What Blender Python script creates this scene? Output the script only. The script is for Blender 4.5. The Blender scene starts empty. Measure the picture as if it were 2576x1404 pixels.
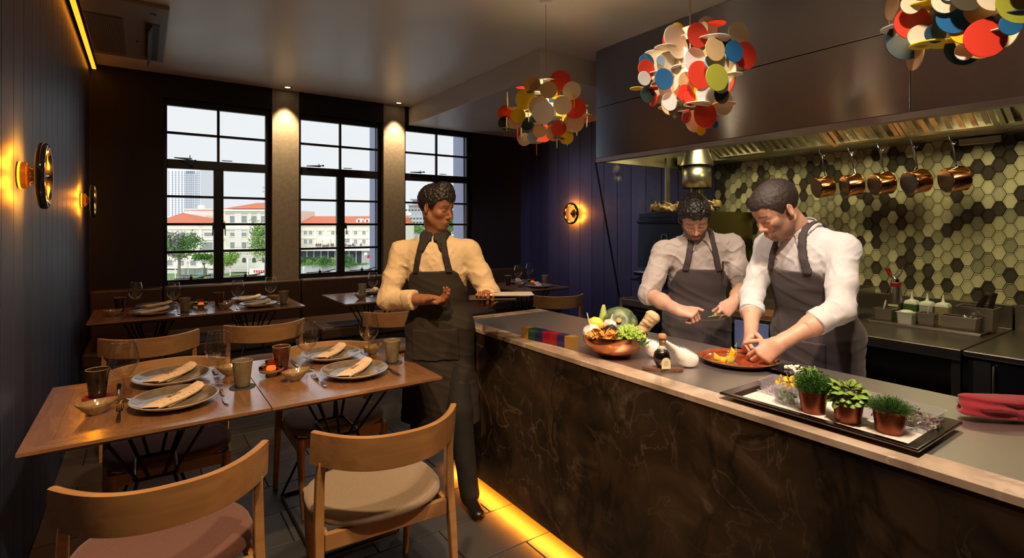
import bpy, bmesh, math, random
import numpy as np
from mathutils import Vector, Matrix, Euler
C = bpy.context.scene
LINK = C.collection.objects.link
PI = math.pi
rad = math.radians
# ---------------------------------------------------------------- camera
YAW = rad(34.87)
cam_d = bpy.data.cameras.new('camera'); cam = bpy.data.objects.new('camera', cam_d); LINK(cam)
cam.location = (0, 0, 1.5); cam.rotation_euler = (PI/2, 0, -YAW)
cam_d.sensor_width = 36; cam_d.lens = 36*1329/2576; cam_d.shift_y = -135/2576; cam_d.clip_start = .02; cam_d.clip_end = 2000
C.camera = cam
# ---------------------------------------------------------------- colour management and world
C.view_settings.view_transform = 'Standard'; C.view_settings.look = 'None'; C.view_settings.gamma = 1
C.view_settings.use_curve_mapping = False; C.view_settings.exposure = 0.0
W = bpy.data.worlds.new('overcast'); C.world = W; W.use_nodes = True
nt = W.node_tree; bg = nt.nodes['Background']
tc = nt.nodes.new('ShaderNodeTexCoord'); nz = nt.nodes.new('ShaderNodeTexNoise'); cr = nt.nodes.new('ShaderNodeValToRGB')
nz.inputs['Scale'].default_value = 2.2; nz.inputs['Detail'].default_value = 3
mp = nt.nodes.new('ShaderNodeMapping'); mp.inputs['Scale'].default_value = (1, 1, 3)
nt.links.new(tc.outputs['Generated'], mp.inputs[0]); nt.links.new(mp.outputs[0], nz.inputs['Vector']); nt.links.new(nz.outputs['Fac'], cr.inputs[0])
cr.color_ramp.elements[0].position = .35; cr.color_ramp.elements[0].color = (.83, .88, .92, 1)
cr.color_ramp.elements[1].position = .7; cr.color_ramp.elements[1].color = (.90, .925, .94, 1)
nt.links.new(cr.outputs[0], bg.inputs[0]); bg.inputs[1].default_value = 1.0
# ---------------------------------------------------------------- lamps of the room (only some have a modelled fixture below)
LAMPS = []
def lamp(kind, loc, power, color, size=.05, target=None, angle=60, blend=.5, size_y=None):
    d = bpy.data.lights.new('lamp_light', kind); d.energy = power; d.color = color
    o = bpy.data.objects.new('lamp_light', d); LINK(o); o.location = loc
    if kind == 'AREA':
        d.size = size
        if size_y: d.shape = 'RECTANGLE'; d.size_y = size_y
    else: d.shadow_soft_size = size
    if kind == 'SPOT': d.spot_size = rad(angle); d.spot_blend = blend
    if target is not None:
        o.rotation_euler = (Vector(target)-Vector(loc)).to_track_quat('-Z', 'Y').to_euler()
    LAMPS.append(o); return o
WARM = (1, .72, .42); AMBER = (1, .29, .012); NEUT = (1, .86, .7)
CEIL = 3.05
# pier downlights by the window wall
lamp('SPOT', (1.325, 6.30, 3.03), 140, (1, .72, .40), .02, (1.335, 6.42, 1.9), 62, .7)
lamp('SPOT', (2.65, 6.30, 3.03), 140, (1, .72, .40), .02, (2.655, 6.42, 1.9), 62, .7)
# ceiling spots above the dining tables and the chefs' counter (lamps inferred from the lit surfaces, no fixtures modelled)
SPOTS = [((.30, 1.0, 3.02), (.35, 2.1, .6), 250, 85, (1, .66, .34)), ((1.0, .4, 3.02), (1.2, 1.7, .4), 150, 90, (1, .66, .36)),
         ((1.5, 1.05, 3.02), (2.45, 1.40, 1.2), 105, 62, (1, .83, .72)), ((1.45, 1.75, 3.02), (2.6, 1.95, 1.2), 72, 60, (1, .83, .72)),
         ((1.25, .35, 3.02), (1.95, .80, .9), 170, 75, (1, .82, .66)), ((.75, 1.7, 3.02), (1.35, 2.75, 1.2), 85, 60, (1, .68, .40)),
         ((.9, 3.6, 3.02), (.5, 5.2, .6), 50, 95, (1, .70, .45)), ((3.0, 4.6, 2.79), (4.0, 4.9, .9), 75, 110, (.78, .72, 1))]  # last one: violet fill lamp added to brighten the far corner table
for p, t, e, a, c in SPOTS: lamp('SPOT', p, e, c, .05, t, a, .7)
# amber strips: the cove along the left wall and the floor line of the counter
lamp('AREA', (-.392, 2.4, 2.99), 6, AMBER, .02, (-.41, 2.4, 0), size_y=8.0); LAMPS[-1].rotation_euler = (0, rad(-12), 0)
lamp('AREA', (1.572, .80, .052), 55, AMBER, .02, size_y=4.2); LAMPS[-1].rotation_euler = (0, rad(-14), 0)
# kitchen hood lights over the range wall
for y in (.35, 1.15, 1.95, 2.75): lamp('AREA', (4.0, y, 2.3), 11.5, (1, .88, .46), .18, (4.35, y, .9), size_y=.55)
# ---------------------------------------------------------------- materials
MATS = {}
def nodes(m): return m.node_tree.nodes, m.node_tree.links
def mat(name, col, rough=.5, metal=0., spec=.5, emit=None, estr=0., trans=0., ior=1.45, coat=0., alpha=1., sheen=0.):
    if name in MATS: return MATS[name]
    m = bpy.data.materials.new(name); m.use_nodes = True; b = m.node_tree.nodes['Principled BSDF']
    b.inputs['Base Color'].default_value = (*col, 1); b.inputs['Roughness'].default_value = rough
    b.inputs['Metallic'].default_value = metal; b.inputs['Specular IOR Level'].default_value = spec
    b.inputs['IOR'].default_value = ior; b.inputs['Transmission Weight'].default_value = trans
    b.inputs['Coat Weight'].default_value = coat; b.inputs['Alpha'].default_value = alpha
    b.inputs['Sheen Weight'].default_value = sheen
    if emit: b.inputs['Emission Color'].default_value = (*emit, 1); b.inputs['Emission Strength'].default_value = estr
    MATS[name] = m; return m
def tex(m, kind='noise', scale=(1, 1, 1), c1=None, c2=None, nscale=5, detail=4, distort=0., lo=.35, hi=.65, bump=0., rlo=None, rhi=None, coord='Object', bdist=.01, c3=None):
    """procedural colour / roughness / relief on a material made by mat()"""
    n, l = nodes(m); b = n['Principled BSDF']
    t = n.new('ShaderNodeTexCoord'); mp = n.new('ShaderNodeMapping'); mp.inputs['Scale'].default_value = scale
    l.new(t.outputs[coord], mp.inputs[0])
    if kind == 'noise':
        x = n.new('ShaderNodeTexNoise'); x.inputs['Scale'].default_value = nscale; x.inputs['Detail'].default_value = detail; x.inputs['Distortion'].default_value = distort; out = x.outputs['Fac']
    elif kind == 'wave':
        x = n.new('ShaderNodeTexWave'); x.inputs['Scale'].default_value = nscale; x.inputs['Detail'].default_value = detail; x.inputs['Distortion'].default_value = distort; out = x.outputs['Fac']
    elif kind == 'voronoi':
        x = n.new('ShaderNodeTexVoronoi'); x.inputs['Scale'].default_value = nscale; out = x.outputs['Distance']
    elif kind == 'musgrave':
        x = n.new('ShaderNodeTexNoise'); x.noise_type = 'RIDGED_MULTIFRACTAL'; x.inputs['Scale'].default_value = nscale; x.inputs['Detail'].default_value = detail; out = x.outputs['Fac']
    l.new(mp.outputs[0], x.inputs['Vector'])
    if c1 is not None:
        r = n.new('ShaderNodeValToRGB'); r.color_ramp.elements[0].position = lo; r.color_ramp.elements[1].position = hi
        r.color_ramp.elements[0].color = (*c1, 1); r.color_ramp.elements[1].color = (*c2, 1)
        if c3 is not None:
            e = r.color_ramp.elements.new(min(.99, hi+.12)); e.color = (*c3, 1)
        l.new(out, r.inputs[0]); l.new(r.outputs[0], b.inputs['Base Color'])
    if rlo is not None:
        q = n.new('ShaderNodeMapRange'); q.inputs['To Min'].default_value = rlo; q.inputs['To Max'].default_value = rhi
        l.new(out, q.inputs['Value']); l.new(q.outputs[0], b.inputs['Roughness'])
    if bump:
        p = n.new('ShaderNodeBump'); p.inputs['Strength'].default_value = bump; p.inputs['Distance'].default_value = bdist
        l.new(out, p.inputs['Height']); l.new(p.outputs[0], b.inputs['Normal'])
    return m
def veins(m, scale, col, amt=.6, width=.02, detail=6, dist=1.5, sc=(1, 1, 1), seed=0.):
    n, l = nodes(m); b = n['Principled BSDF']; src = b.inputs['Base Color'].links[0].from_socket
    t = n.new('ShaderNodeTexCoord'); mp = n.new('ShaderNodeMapping'); mp.inputs['Scale'].default_value = sc; mp.inputs['Location'].default_value = (seed, seed*2, seed)
    x = n.new('ShaderNodeTexNoise'); x.inputs['Scale'].default_value = scale; x.inputs['Detail'].default_value = detail; x.inputs['Distortion'].default_value = dist
    r = n.new('ShaderNodeValToRGB'); e = r.color_ramp.elements; e[0].position = .5-width; e[0].color = (0, 0, 0, 1); e[1].position = .5; e[1].color = (amt, amt, amt, 1); k = e.new(.5+width); k.color = (0, 0, 0, 1)
    x2 = n.new('ShaderNodeTexNoise'); x2.inputs['Scale'].default_value = scale*.45; r2 = n.new('ShaderNodeValToRGB'); r2.color_ramp.elements[0].position = .42; r2.color_ramp.elements[1].position = .62
    mu = n.new('ShaderNodeMath'); mu.operation = 'MULTIPLY'; mx = n.new('ShaderNodeMix'); mx.data_type = 'RGBA'; mx.inputs['B'].default_value = (*col, 1)
    l.new(t.outputs['Object'], mp.inputs[0]); l.new(mp.outputs[0], x.inputs['Vector']); l.new(mp.outputs[0], x2.inputs['Vector']); l.new(x.outputs['Fac'], r.inputs[0]); l.new(x2.outputs['Fac'], r2.inputs[0]); l.new(r.outputs[0], mu.inputs[0]); l.new(r2.outputs[0], mu.inputs[1])
    l.new(mu.outputs[0], mx.inputs['Factor']); l.new(src, mx.inputs['A']); l.new(mx.outputs['Result'], b.inputs['Base Color']); return m
def vcol(m, name='col'):
    n, l = nodes(m); a = n.new('ShaderNodeVertexColor'); a.layer_name = name; l.new(a.outputs[0], n['Principled BSDF'].inputs['Base Color']); return m
def objrand(m, cols, attr='Random'):
    """each piece picks its own shade"""
    n, l = nodes(m); o = n.new('ShaderNodeObjectInfo'); r = n.new('ShaderNodeValToRGB'); r.color_ramp.interpolation = 'CONSTANT'
    e = r.color_ramp.elements
    while len(e) < len(cols): e.new(.5)
    for i, c in enumerate(cols): e[i].position = i/len(cols); e[i].color = (*c, 1)
    l.new(o.outputs[attr], r.inputs[0]); l.new(r.outputs[0], n['Principled BSDF'].inputs['Base Color']); return m
# ---------------------------------------------------------------- objects
def put(name, me, m=None, parent=None, loc=None, smooth=True, angle=35, bevel=0, seg=2):
    if m is not None and not me.materials: me.materials.append(m)
    o = bpy.data.objects.new(name, me); LINK(o)
    if parent is not None: o.parent = parent
    if loc is not None: o.location = loc
    if smooth and len(me.polygons):
        me.polygons.foreach_set('use_smooth', [True]*len(me.polygons))
        if angle < 180:
            try: me.set_sharp_from_angle(angle=rad(angle))
            except Exception: pass
    if bevel:
        b = o.modifiers.new('bevel', 'BEVEL'); b.width = bevel; b.segments = seg; b.limit_method = 'ANGLE'; b.angle_limit = rad(30)
    return o
def tag(o, label, cat, group=None, kind=None):
    o['label'] = label; o['category'] = cat
    if group: o['group'] = group
    if kind: o['kind'] = kind
    return o
def thing(name, label, cat, loc=(0, 0, 0), rz=0, group=None):
    o = bpy.data.objects.new(name, None); LINK(o); o.location = loc; o.rotation_euler = (0, 0, rz); o.empty_display_size = .05
    return tag(o, label, cat, group)
def struct(o): o['kind'] = 'structure'; return o
KIDS = {}
def copy_tree(root, loc=None, rz=None, label=None, group=None, deep=True):
    def rec(o, par):
        c = o.copy(); LINK(c)
        if par is not None: c.parent = par
        if deep or par is None:
            for ch in o.children: rec(ch, c)
        return c
    r = rec(root, None)
    if loc is not None: r.location = loc
    if rz is not None: r.rotation_euler = (0, 0, rz)
    if label: r['label'] = label
    if group: r['group'] = group
    return r
class MB:
    """collects shapes, builds ONE mesh object"""
    def __init__(s): s.v = []; s.f = []
    def add(s, vs, fs, M=None):
        n = len(s.v)
        s.v += [tuple(M @ Vector(v)) for v in vs] if M is not None else [tuple(v) for v in vs]
        s.f += [tuple(i+n for i in f) for f in fs]; return s
    def box(s, x0, x1, y0, y1, z0, z1, M=None):
        return s.add([(x0, y0, z0), (x1, y0, z0), (x1, y1, z0), (x0, y1, z0), (x0, y0, z1), (x1, y0, z1), (x1, y1, z1), (x0, y1, z1)],
                     [(0, 3, 2, 1), (4, 5, 6, 7), (0, 1, 5, 4), (1, 2, 6, 5), (2, 3, 7, 6), (3, 0, 4, 7)], M)
    def prism(s, pts, z0, z1, M=None, top=None):
        n = len(pts); tp = top or pts
        return s.add([(p[0], p[1], z0) for p in pts]+[(p[0], p[1], z1) for p in tp],
                     [tuple(range(n))[::-1], tuple(range(n, 2*n))]+[(i, (i+1) % n, n+(i+1) % n, n+i) for i in range(n)], M)
    def lathe(s, prof, n=24, M=None, cap=True, sx=1, sy=1):
        """profile [(r,z)...] turned round z"""
        vs = []; fs = []; k = len(prof)
        for r, z in prof:
            for i in range(n): a = 2*PI*i/n; vs.append((r*math.cos(a)*sx, r*math.sin(a)*sy, z))
        for j in range(k-1):
            for i in range(n): fs.append((j*n+i, j*n+(i+1) % n, (j+1)*n+(i+1) % n, (j+1)*n+i))
        if cap:
            if prof[0][0] > 1e-6: fs.append(tuple(range(n))[::-1])
            if prof[-1][0] > 1e-6: fs.append(tuple((k-1)*n+i for i in range(n)))
        return s.add(vs, fs, M)
    def tube(s, pts, r, n=8, closed=False, cap=True, M=None, flat=1.):
        pts = [Vector(p) for p in pts]; m = len(pts); rs = r if isinstance(r, (list, tuple)) else [r]*m
        vs = []; fs = []; up = None
        for i, p in enumerate(pts):
            if closed: t = (pts[(i+1) % m]-pts[i-1])
            else: t = pts[min(i+1, m-1)]-pts[max(i-1, 0)]
            t = t.normalized() if t.length > 1e-9 else Vector((0, 0, 1))
            if up is None:
                up = Vector((0, 0, 1)) if abs(t.z) < .9 else Vector((1, 0, 0))
            a = (up-t*up.dot(t))
            if a.length < 1e-6: a = t.orthogonal()
            a.normalize(); b = t.cross(a); up = a
            for k in range(n):
                w = 2*PI*k/n; vs.append(p+(a*math.cos(w)*flat+b*math.sin(w))*rs[i])
        for i in range(m if closed else m-1):
            j = (i+1) % m
            for k in range(n): fs.append((i*n+k, i*n+(k+1) % n, j*n+(k+1) % n, j*n+k))
        if cap and not closed: fs += [tuple(range(n))[::-1], tuple((m-1)*n+k for k in range(n))]
        return s.add(vs, fs, M)
    def ball(s, c, r, n=16, k=10, sc=(1, 1, 1), M=None):
        vs = []; fs = []
        for j in range(k+1):
            ph = PI*j/k
            for i in range(n):
                a = 2*PI*i/n; vs.append((c[0]+r*sc[0]*math.sin(ph)*math.cos(a), c[1]+r*sc[1]*math.sin(ph)*math.sin(a), c[2]-r*sc[2]*math.cos(ph)))
        for j in range(k):
            for i in range(n): fs.append((j*n+i, j*n+(i+1) % n, (j+1)*n+(i+1) % n, (j+1)*n+i))
        return s.add(vs, fs, M)
    def grid(s, nu, nv, fn, M=None, wrap=False):
        vs = [fn(i/(nu-1 if not wrap else nu), j/(nv-1)) for j in range(nv) for i in range(nu)]; fs = []
        for j in range(nv-1):
            for i in range(nu if wrap else nu-1): fs.append((j*nu+i, j*nu+(i+1) % nu, (j+1)*nu+(i+1) % nu, (j+1)*nu+i))
        return s.add(vs, fs, M)
    def mesh(s, name='mesh'):
        me = bpy.data.meshes.new(name); me.from_pydata(s.v, [], s.f); me.update(); me.validate(); return me
    def build(s, name, m=None, parent=None, **k): return put(name, s.mesh(name), m, parent, **k)
def T(x=0, y=0, z=0, rx=0, ry=0, rz=0, s=1):
    return Matrix.Translation((x, y, z)) @ Euler((rx, ry, rz)).to_matrix().to_4x4() @ Matrix.Scale(s, 4)
def solid(o, t, off=-1):
    m = o.modifiers.new('solid', 'SOLIDIFY'); m.thickness = t; m.offset = off; return o
def subd(o, n=1):
    m = o.modifiers.new('sub', 'SUBSURF'); m.levels = n; m.render_levels = n; return o
def text_obj(txt, size, m, parent, M, name='lettering', depth=.0004, bend=None):
    cu = bpy.data.curves.new('text', 'FONT'); cu.body = txt; cu.size = size; cu.align_x = 'CENTER'; cu.align_y = 'CENTER'; cu.extrude = depth
    to = bpy.data.objects.new('t', cu); LINK(to); dg = bpy.context.evaluated_depsgraph_get()
    me = bpy.data.meshes.new_from_object(to.evaluated_get(dg)); bpy.data.objects.remove(to); bpy.data.curves.remove(cu)
    me.transform(M)
    if bend: 
        for v in me.vertices: v.co = bend(v.co)
    me.materials.clear()
    return put(name, me, m, parent, smooth=False)
rnd = random.Random(7)
# ---------------------------------------------------------------- signed distance modelling (bodies, cloth, fruit)
class SDF:
    """smooth union of shapes sampled on a grid, skinned with surface nets"""
    def __init__(s, lo, hi, h):
        s.h = h; s.lo = np.array(lo, float); n = np.ceil((np.array(hi)-s.lo)/h).astype(int)+1; s.n = n
        s.ax = [s.lo[i]+h*np.arange(n[i]) for i in range(3)]
        s.d = np.full(tuple(n), .5, np.float32)
    def region(s, lo, hi):
        i0 = np.clip(np.floor((np.array(lo)-s.lo)/s.h).astype(int), 0, s.n-1); i1 = np.clip(np.ceil((np.array(hi)-s.lo)/s.h).astype(int)+1, 0, s.n)
        sl = tuple(slice(a, b) for a, b in zip(i0, i1))
        P = np.meshgrid(*[s.ax[i][sl[i]] for i in range(3)], indexing='ij'); return sl, P
    def _mix(s, sl, v, k, op):
        d = s.d[sl]
        if op == 'add':
            if k > 0: hh = np.maximum(k-np.abs(d-v), 0)/k; s.d[sl] = np.minimum(d, v)-hh*hh*k*.25
            else: s.d[sl] = np.minimum(d, v)
        elif op == 'sub':
            if k > 0: hh = np.maximum(k-np.abs(d+v), 0)/k; s.d[sl] = np.maximum(d, -v)+hh*hh*k*.25
            else: s.d[sl] = np.maximum(d, -v)
    def cone(s, a, b, ra, rb, k=.02, op='add', flat=None):
        a = np.array(a, float); b = np.array(b, float); m = max(ra, rb)+k+s.h*3
        sl, (X, Y, Z) = s.region(np.minimum(a, b)-m, np.maximum(a, b)+m)
        if X.size == 0: return s
        ab = b-a; L2 = ab@ab+1e-12
        px, py, pz = X-a[0], Y-a[1], Z-a[2]
        t = np.clip((px*ab[0]+py*ab[1]+pz*ab[2])/L2, 0, 1)
        qx, qy, qz = px-t*ab[0], py-t*ab[1], pz-t*ab[2]
        if flat is not None:
            nvec, f = np.array(flat[0], float), flat[1]; nvec /= np.linalg.norm(nvec)
            dn = qx*nvec[0]+qy*nvec[1]+qz*nvec[2]; g = dn*(1/f-1)
            qx, qy, qz = qx+g*nvec[0], qy+g*nvec[1], qz+g*nvec[2]
        v = np.sqrt(qx*qx+qy*qy+qz*qz)-(ra+(rb-ra)*t)
        if flat is not None and flat[1] < 1: v = v*max(flat[1], .5)
        s._mix(sl, v, k, op); return s
    def ell(s, c, r, k=.02, op='add', R=None):
        c = np.array(c, float); r = np.array(r, float); m = r.max()+k+s.h*3
        sl, (X, Y, Z) = s.region(c-m, c+m)
        if X.size == 0: return s
        p = [X-c[0], Y-c[1], Z-c[2]]
        if R is not None:
            Rm = np.array(R); p = [p[0]*Rm[0, i]+p[1]*Rm[1, i]+p[2]*Rm[2, i] for i in range(3)]
        k0 = np.sqrt((p[0]/r[0])**2+(p[1]/r[1])**2+(p[2]/r[2])**2); k1 = np.sqrt((p[0]/r[0]**2)**2+(p[1]/r[1]**2)**2+(p[2]/r[2]**2)**2)+1e-9
        s._mix(sl, np.where(k0 > 1e-6, k0*(k0-1)/k1, -r.min()), k, op); return s
    def chain(s, pts, rs, k=.015, **kw):
        for i in range(len(pts)-1): s.cone(pts[i], pts[i+1], rs[i], rs[i+1], k, **kw)
        return s
    def grids(s): return np.meshgrid(*s.ax, indexing='ij')
    def near(s, w=.03):
        ix = np.nonzero(np.abs(s.d) < w); return ix, s.ax[0][ix[0]], s.ax[1][ix[1]], s.ax[2][ix[2]]
    def copy(s):
        o = SDF.__new__(SDF); o.h = s.h; o.lo = s.lo; o.n = s.n; o.ax = s.ax; o.d = s.d.copy(); return o
    def polys(s):
        d = s.d.copy(); d[0], d[-1], d[:, 0], d[:, -1], d[:, :, 0], d[:, :, -1] = .5, .5, .5, .5, .5, .5
        ins = d < 0; nx, ny, nz = d.shape
        cs = np.zeros((nx-1, ny-1, nz-1, 3), np.float32); cn = np.zeros((nx-1, ny-1, nz-1), np.float32)
        gx, gy, gz = np.meshgrid(np.arange(nx-1), np.arange(ny-1), np.arange(nz-1), indexing='ij')
        corners = [(i, j, k) for i in (0, 1) for j in (0, 1) for k in (0, 1)]
        def sh(o): return (slice(o[0], nx-1+o[0]), slice(o[1], ny-1+o[1]), slice(o[2], nz-1+o[2]))
        for a in corners:
            for ax in range(3):
                if a[ax] == 0:
                    b = list(a); b[ax] = 1; b = tuple(b); A = d[sh(a)]; B = d[sh(b)]
                    m = (A < 0) != (B < 0)
                    if not m.any(): continue
                    t = np.where(m, A/np.where(np.abs(A-B) < 1e-9, 1, A-B), 0)
                    for q in range(3): cs[..., q] += np.where(m, a[q]+(t if q == ax else 0), 0)
                    cn += m
        act = cn > 0; idx = -np.ones(act.shape, np.int64); idx[act] = np.arange(act.sum())
        V = np.stack([gx[act], gy[act], gz[act]], 1)+cs[act]/cn[act][:, None]; V = V*s.h+s.lo
        F = []
        for ax in range(3):
            o = [0, 0, 0]; o[ax] = 1
            A = ins[:nx-o[0], :ny-o[1], :nz-o[2]]; B = ins[o[0]:, o[1]:, o[2]:]
            e = np.argwhere(A != B)
            u, v = [(1, 2), (2, 0), (0, 1)][ax]
            e = e[(e[:, u] > 0) & (e[:, v] > 0)]
            def g(du, dv):
                q = e.copy(); q[:, u] -= du; q[:, v] -= dv; return idx[q[:, 0], q[:, 1], q[:, 2]]
            f = np.stack([g(1, 1), g(0, 1), g(0, 0), g(1, 0)], 1)
            fl = A[tuple(e.T)]; f[~fl] = f[~fl][:, ::-1]
            F.append(f)
        return V, np.concatenate(F)
    def mesh(s, smooth=2, dec=None, colfn=None, M=None):
        V, F = s.polys()
        F = F[(F >= 0).all(1)]
        if smooth:
            E = np.concatenate([F[:, [0, 1]], F[:, [1, 2]], F[:, [2, 3]], F[:, [3, 0]]])
            for it in range(smooth*2):
                acc = np.zeros_like(V); cnt = np.bincount(E.ravel(), minlength=len(V))[:, None]
                for q in range(3): acc[:, q] = np.bincount(E[:, 0], V[E[:, 1], q], len(V))+np.bincount(E[:, 1], V[E[:, 0], q], len(V))
                V = V+((.5 if it % 2 == 0 else -.52))*(acc/np.maximum(cnt, 1)-V)
        me = bpy.data.meshes.new('sdf'); me.vertices.add(len(V)); me.loops.add(F.size); me.polygons.add(len(F))
        me.vertices.foreach_set('co', V.astype(np.float32).ravel()); me.loops.foreach_set('vertex_index', F.astype(np.int32).ravel())
        me.polygons.foreach_set('loop_start', np.arange(0, F.size, 4, dtype=np.int32)); me.polygons.foreach_set('loop_total', np.full(len(F), 4, np.int32))
        me.update(calc_edges=True); me.validate()
        if colfn is not None:
            ca = me.color_attributes.new('col', 'FLOAT_COLOR', 'POINT'); Cc = colfn(V).astype(np.float32)
            ca.data.foreach_set('color', np.concatenate([Cc, np.ones((len(V), 1), np.float32)], 1).ravel())
        if M is not None: me.transform(M)
        return me
def vnoise(X, Y, Z, f=1., seed=0):
    """smooth value noise -1..1"""
    x, y, z = X*f+seed*17.3, Y*f+seed*7.1, Z*f+seed*3.7
    xi, yi, zi = np.floor(x), np.floor(y), np.floor(z); fx, fy, fz = x-xi, y-yi, z-zi
    fx, fy, fz = [t*t*(3-2*t) for t in (fx, fy, fz)]
    def hsh(a, b, c):
        q = np.sin(a*127.1+b*311.7+c*74.7)*43758.5453; return (q-np.floor(q))*2-1
    r = 0
    for i in (0, 1):
        for j in (0, 1):
            for k in (0, 1): r = r+hsh(xi+i, yi+j, zi+k)*(fx if i else 1-fx)*(fy if j else 1-fy)*(fz if k else 1-fz)
    return r
# ================================================================ materials of the room
M_plaster = tex(mat('ceiling plaster', (.70, .65, .61), .30, spec=.5), nscale=3, detail=6, bump=.05, bdist=.02, rlo=.28, rhi=.42)
M_soffit = mat('soffit paint', (.58, .53, .50), .42)
M_dark = tex(mat('charcoal wall paint', (.011, .009, .0085), .75), nscale=60, detail=3, bump=.15, bdist=.003)
M_pier = tex(mat('pier render', (.3, .25, .18), .7), nscale=25, detail=6, bump=.25, bdist=.004, c1=(.27, .22, .16), c2=(.33, .27, .20))
M_plankL = objrand(tex(mat('blue stained planks', (.03, .035, .06), .42), scale=(14, 14, .8), nscale=6, detail=5, bump=.25, bdist=.003, rlo=.38, rhi=.6),
                   [(.024, .037, .086), (.029, .043, .099), (.021, .032, .075), (.033, .048, .110)])
M_gap = mat('dark joint', (.004, .004, .005), .9)
M_slate = objrand(tex(mat('slate floor tile', (.05, .05, .055), .42), nscale=9, detail=8, bump=.35, bdist=.004, rlo=.3, rhi=.55),
                  [(.050, .048, .050), (.060, .058, .062), (.042, .041, .045), (.055, .052, .050)])
M_black = mat('black window steel', (.006, .006, .008), .32)
M_glass = mat('window glass', (1, 1, 1), 0, trans=1, ior=1.01, spec=.5)
n_, l_ = nodes(M_glass)
_o = n_['Material Output']; _tr = n_.new('ShaderNodeBsdfTransparent'); _gl = n_.new('ShaderNodeBsdfGlossy'); _gl.inputs['Roughness'].default_value = .01
_fr = n_.new('ShaderNodeFresnel'); _mx = n_.new('ShaderNodeMixShader'); _fr.inputs['IOR'].default_value = 1.18
l_.new(_fr.outputs[0], _mx.inputs[0]); l_.new(_tr.outputs[0], _mx.inputs[1]); l_.new(_gl.outputs[0], _mx.inputs[2]); l_.new(_mx.outputs[0], _o.inputs[0])
M_led = mat('amber led strip', (1, .5, .1), .5, emit=(1, .30, .012), estr=2.4)
M_ledf = mat('amber led strip at floor', (1, .5, .1), .5, emit=(1, .30, .012), estr=3)
M_white = mat('white enamel', (.75, .73, .70), .4)
for m_ in (M_plaster,): m_.node_tree.nodes['Principled BSDF'].inputs['IOR'].default_value = 1.75
XL, XR, YW, YB = -.43, 4.65, 6.45, -1.6
# ---------------------------------------------------------------- floor with separate slate tiles
fl = struct(MB().box(XL-.2, XR+.2, YB-.2, YW+.2, -.12, -.006).build('floor', M_gap, smooth=False))
tile_m = {}
def floor_tile(x0, x1, y0, y1):
    g = .0025; w = round(x1-x0, 3); d_ = round(y1-y0, 3)
    if (w, d_) not in tile_m:
        q = MB(); a, b = w/2-g, d_/2-g; e = .002
        q.prism([(-a, -b), (a, -b), (a, b), (-a, b)], -.006, -.0015).prism([(-a, -b), (a, -b), (a, b), (-a, b)], -.0015, 0, top=[(-a+e, -b+e), (a-e, -b+e), (a-e, b-e), (-a+e, b-e)])
        tile_m[(w, d_)] = q.mesh('tile')
    o = put('tile', tile_m[(w, d_)], M_slate, fl, ((x0+x1)/2, (y0+y1)/2, 0), smooth=False)
r0 = 2.335-.3155*8
for j in range(-5, 22):
    y0 = r0+j*.3155; y1 = y0+.3155
    if y1 > YW or y0 < -1.4: continue
    off = 1.487+(.3 if (j % 2) else 0)
    x = off-.6*4
    while x < XR:
        a, b = max(x, XL), min(x+.6, XR)
        vis = (y0 < 5.6 and y0 > .3 and b > -.45 and a < 1.8) or (y0 > 3 and a < 4.6)
        if b-a > .03 and (vis or y0 > -1): floor_tile(a, b, y0, y1)
        x += .6
# ---------------------------------------------------------------- ceiling (the left edge stops short of the wall for the cove)
struct(MB().box(-.37, XR+.1, YB, YW, CEIL, CEIL+.12).build('ceiling', M_plaster, smooth=False))
struct(MB().box(XL-.15, -.37, YB, YW, CEIL+.10, CEIL+.2).build('trim_1', M_dark, smooth=False))
struct(MB().box(2.845, XR, 3.65, YW, 2.81, CEIL).build('trim_2', M_soffit, smooth=False, bevel=.004))
q = thing('led_strip', 'amber glowing light strip along the top of the left plank wall', 'light strip', (0, 0, 0))
MB().box(-.405, -.375, YB, YW-.02, CEIL-.055, CEIL-.045).build('diffuser', M_led, q, smooth=False)
MB().box(-.41, -.37, YB, YW-.02, CEIL-.045, CEIL).build('channel', M_dark, q, smooth=False)
# ---------------------------------------------------------------- left plank wall
wl = struct(MB().box(XL-.16, XL-.012, YB, YW+.3, -.1, CEIL+.2).build('wall_left', M_gap, smooth=False))
pk = MB(); pw = .22; pk.prism([(-.012, -pw/2+.0015), (0, -pw/2+.004), (0, pw/2-.004), (-.012, pw/2-.0015)], 0, 3.15); pkm = pk.mesh('plank')
y = 3.11
while y > YB: y -= pw
while y < YW:
    put('plank', pkm, M_plankL, wl, (XL, y+pw/2, 0), smooth=False); y += pw
# ---------------------------------------------------------------- window wall with three openings
WIN = [(.163, 1.191), (1.478, 2.503), (2.79, 3.809)]; WZ0, WZ1 = .87, 2.81
wb = MB(); WT = .14
wb.box(XL-.1, .163, YW, YW+WT, -.1, CEIL+.1).box(3.809, XR+.1, YW, YW+WT, -.1, CEIL+.1)
for a, b in WIN: wb.box(a, b, YW, YW+WT, -.1, WZ0).box(a, b, YW, YW+WT, WZ1, CEIL+.1)
wwin = struct(wb.build('wall_window', M_dark, smooth=False))
for a, b in ((1.191, 1.478), (2.503, 2.79)):
    struct(MB().box(a, b, YW-.002, YW+WT, -.1, CEIL+.1).build('wall_pier', M_pier, smooth=False))
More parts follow.
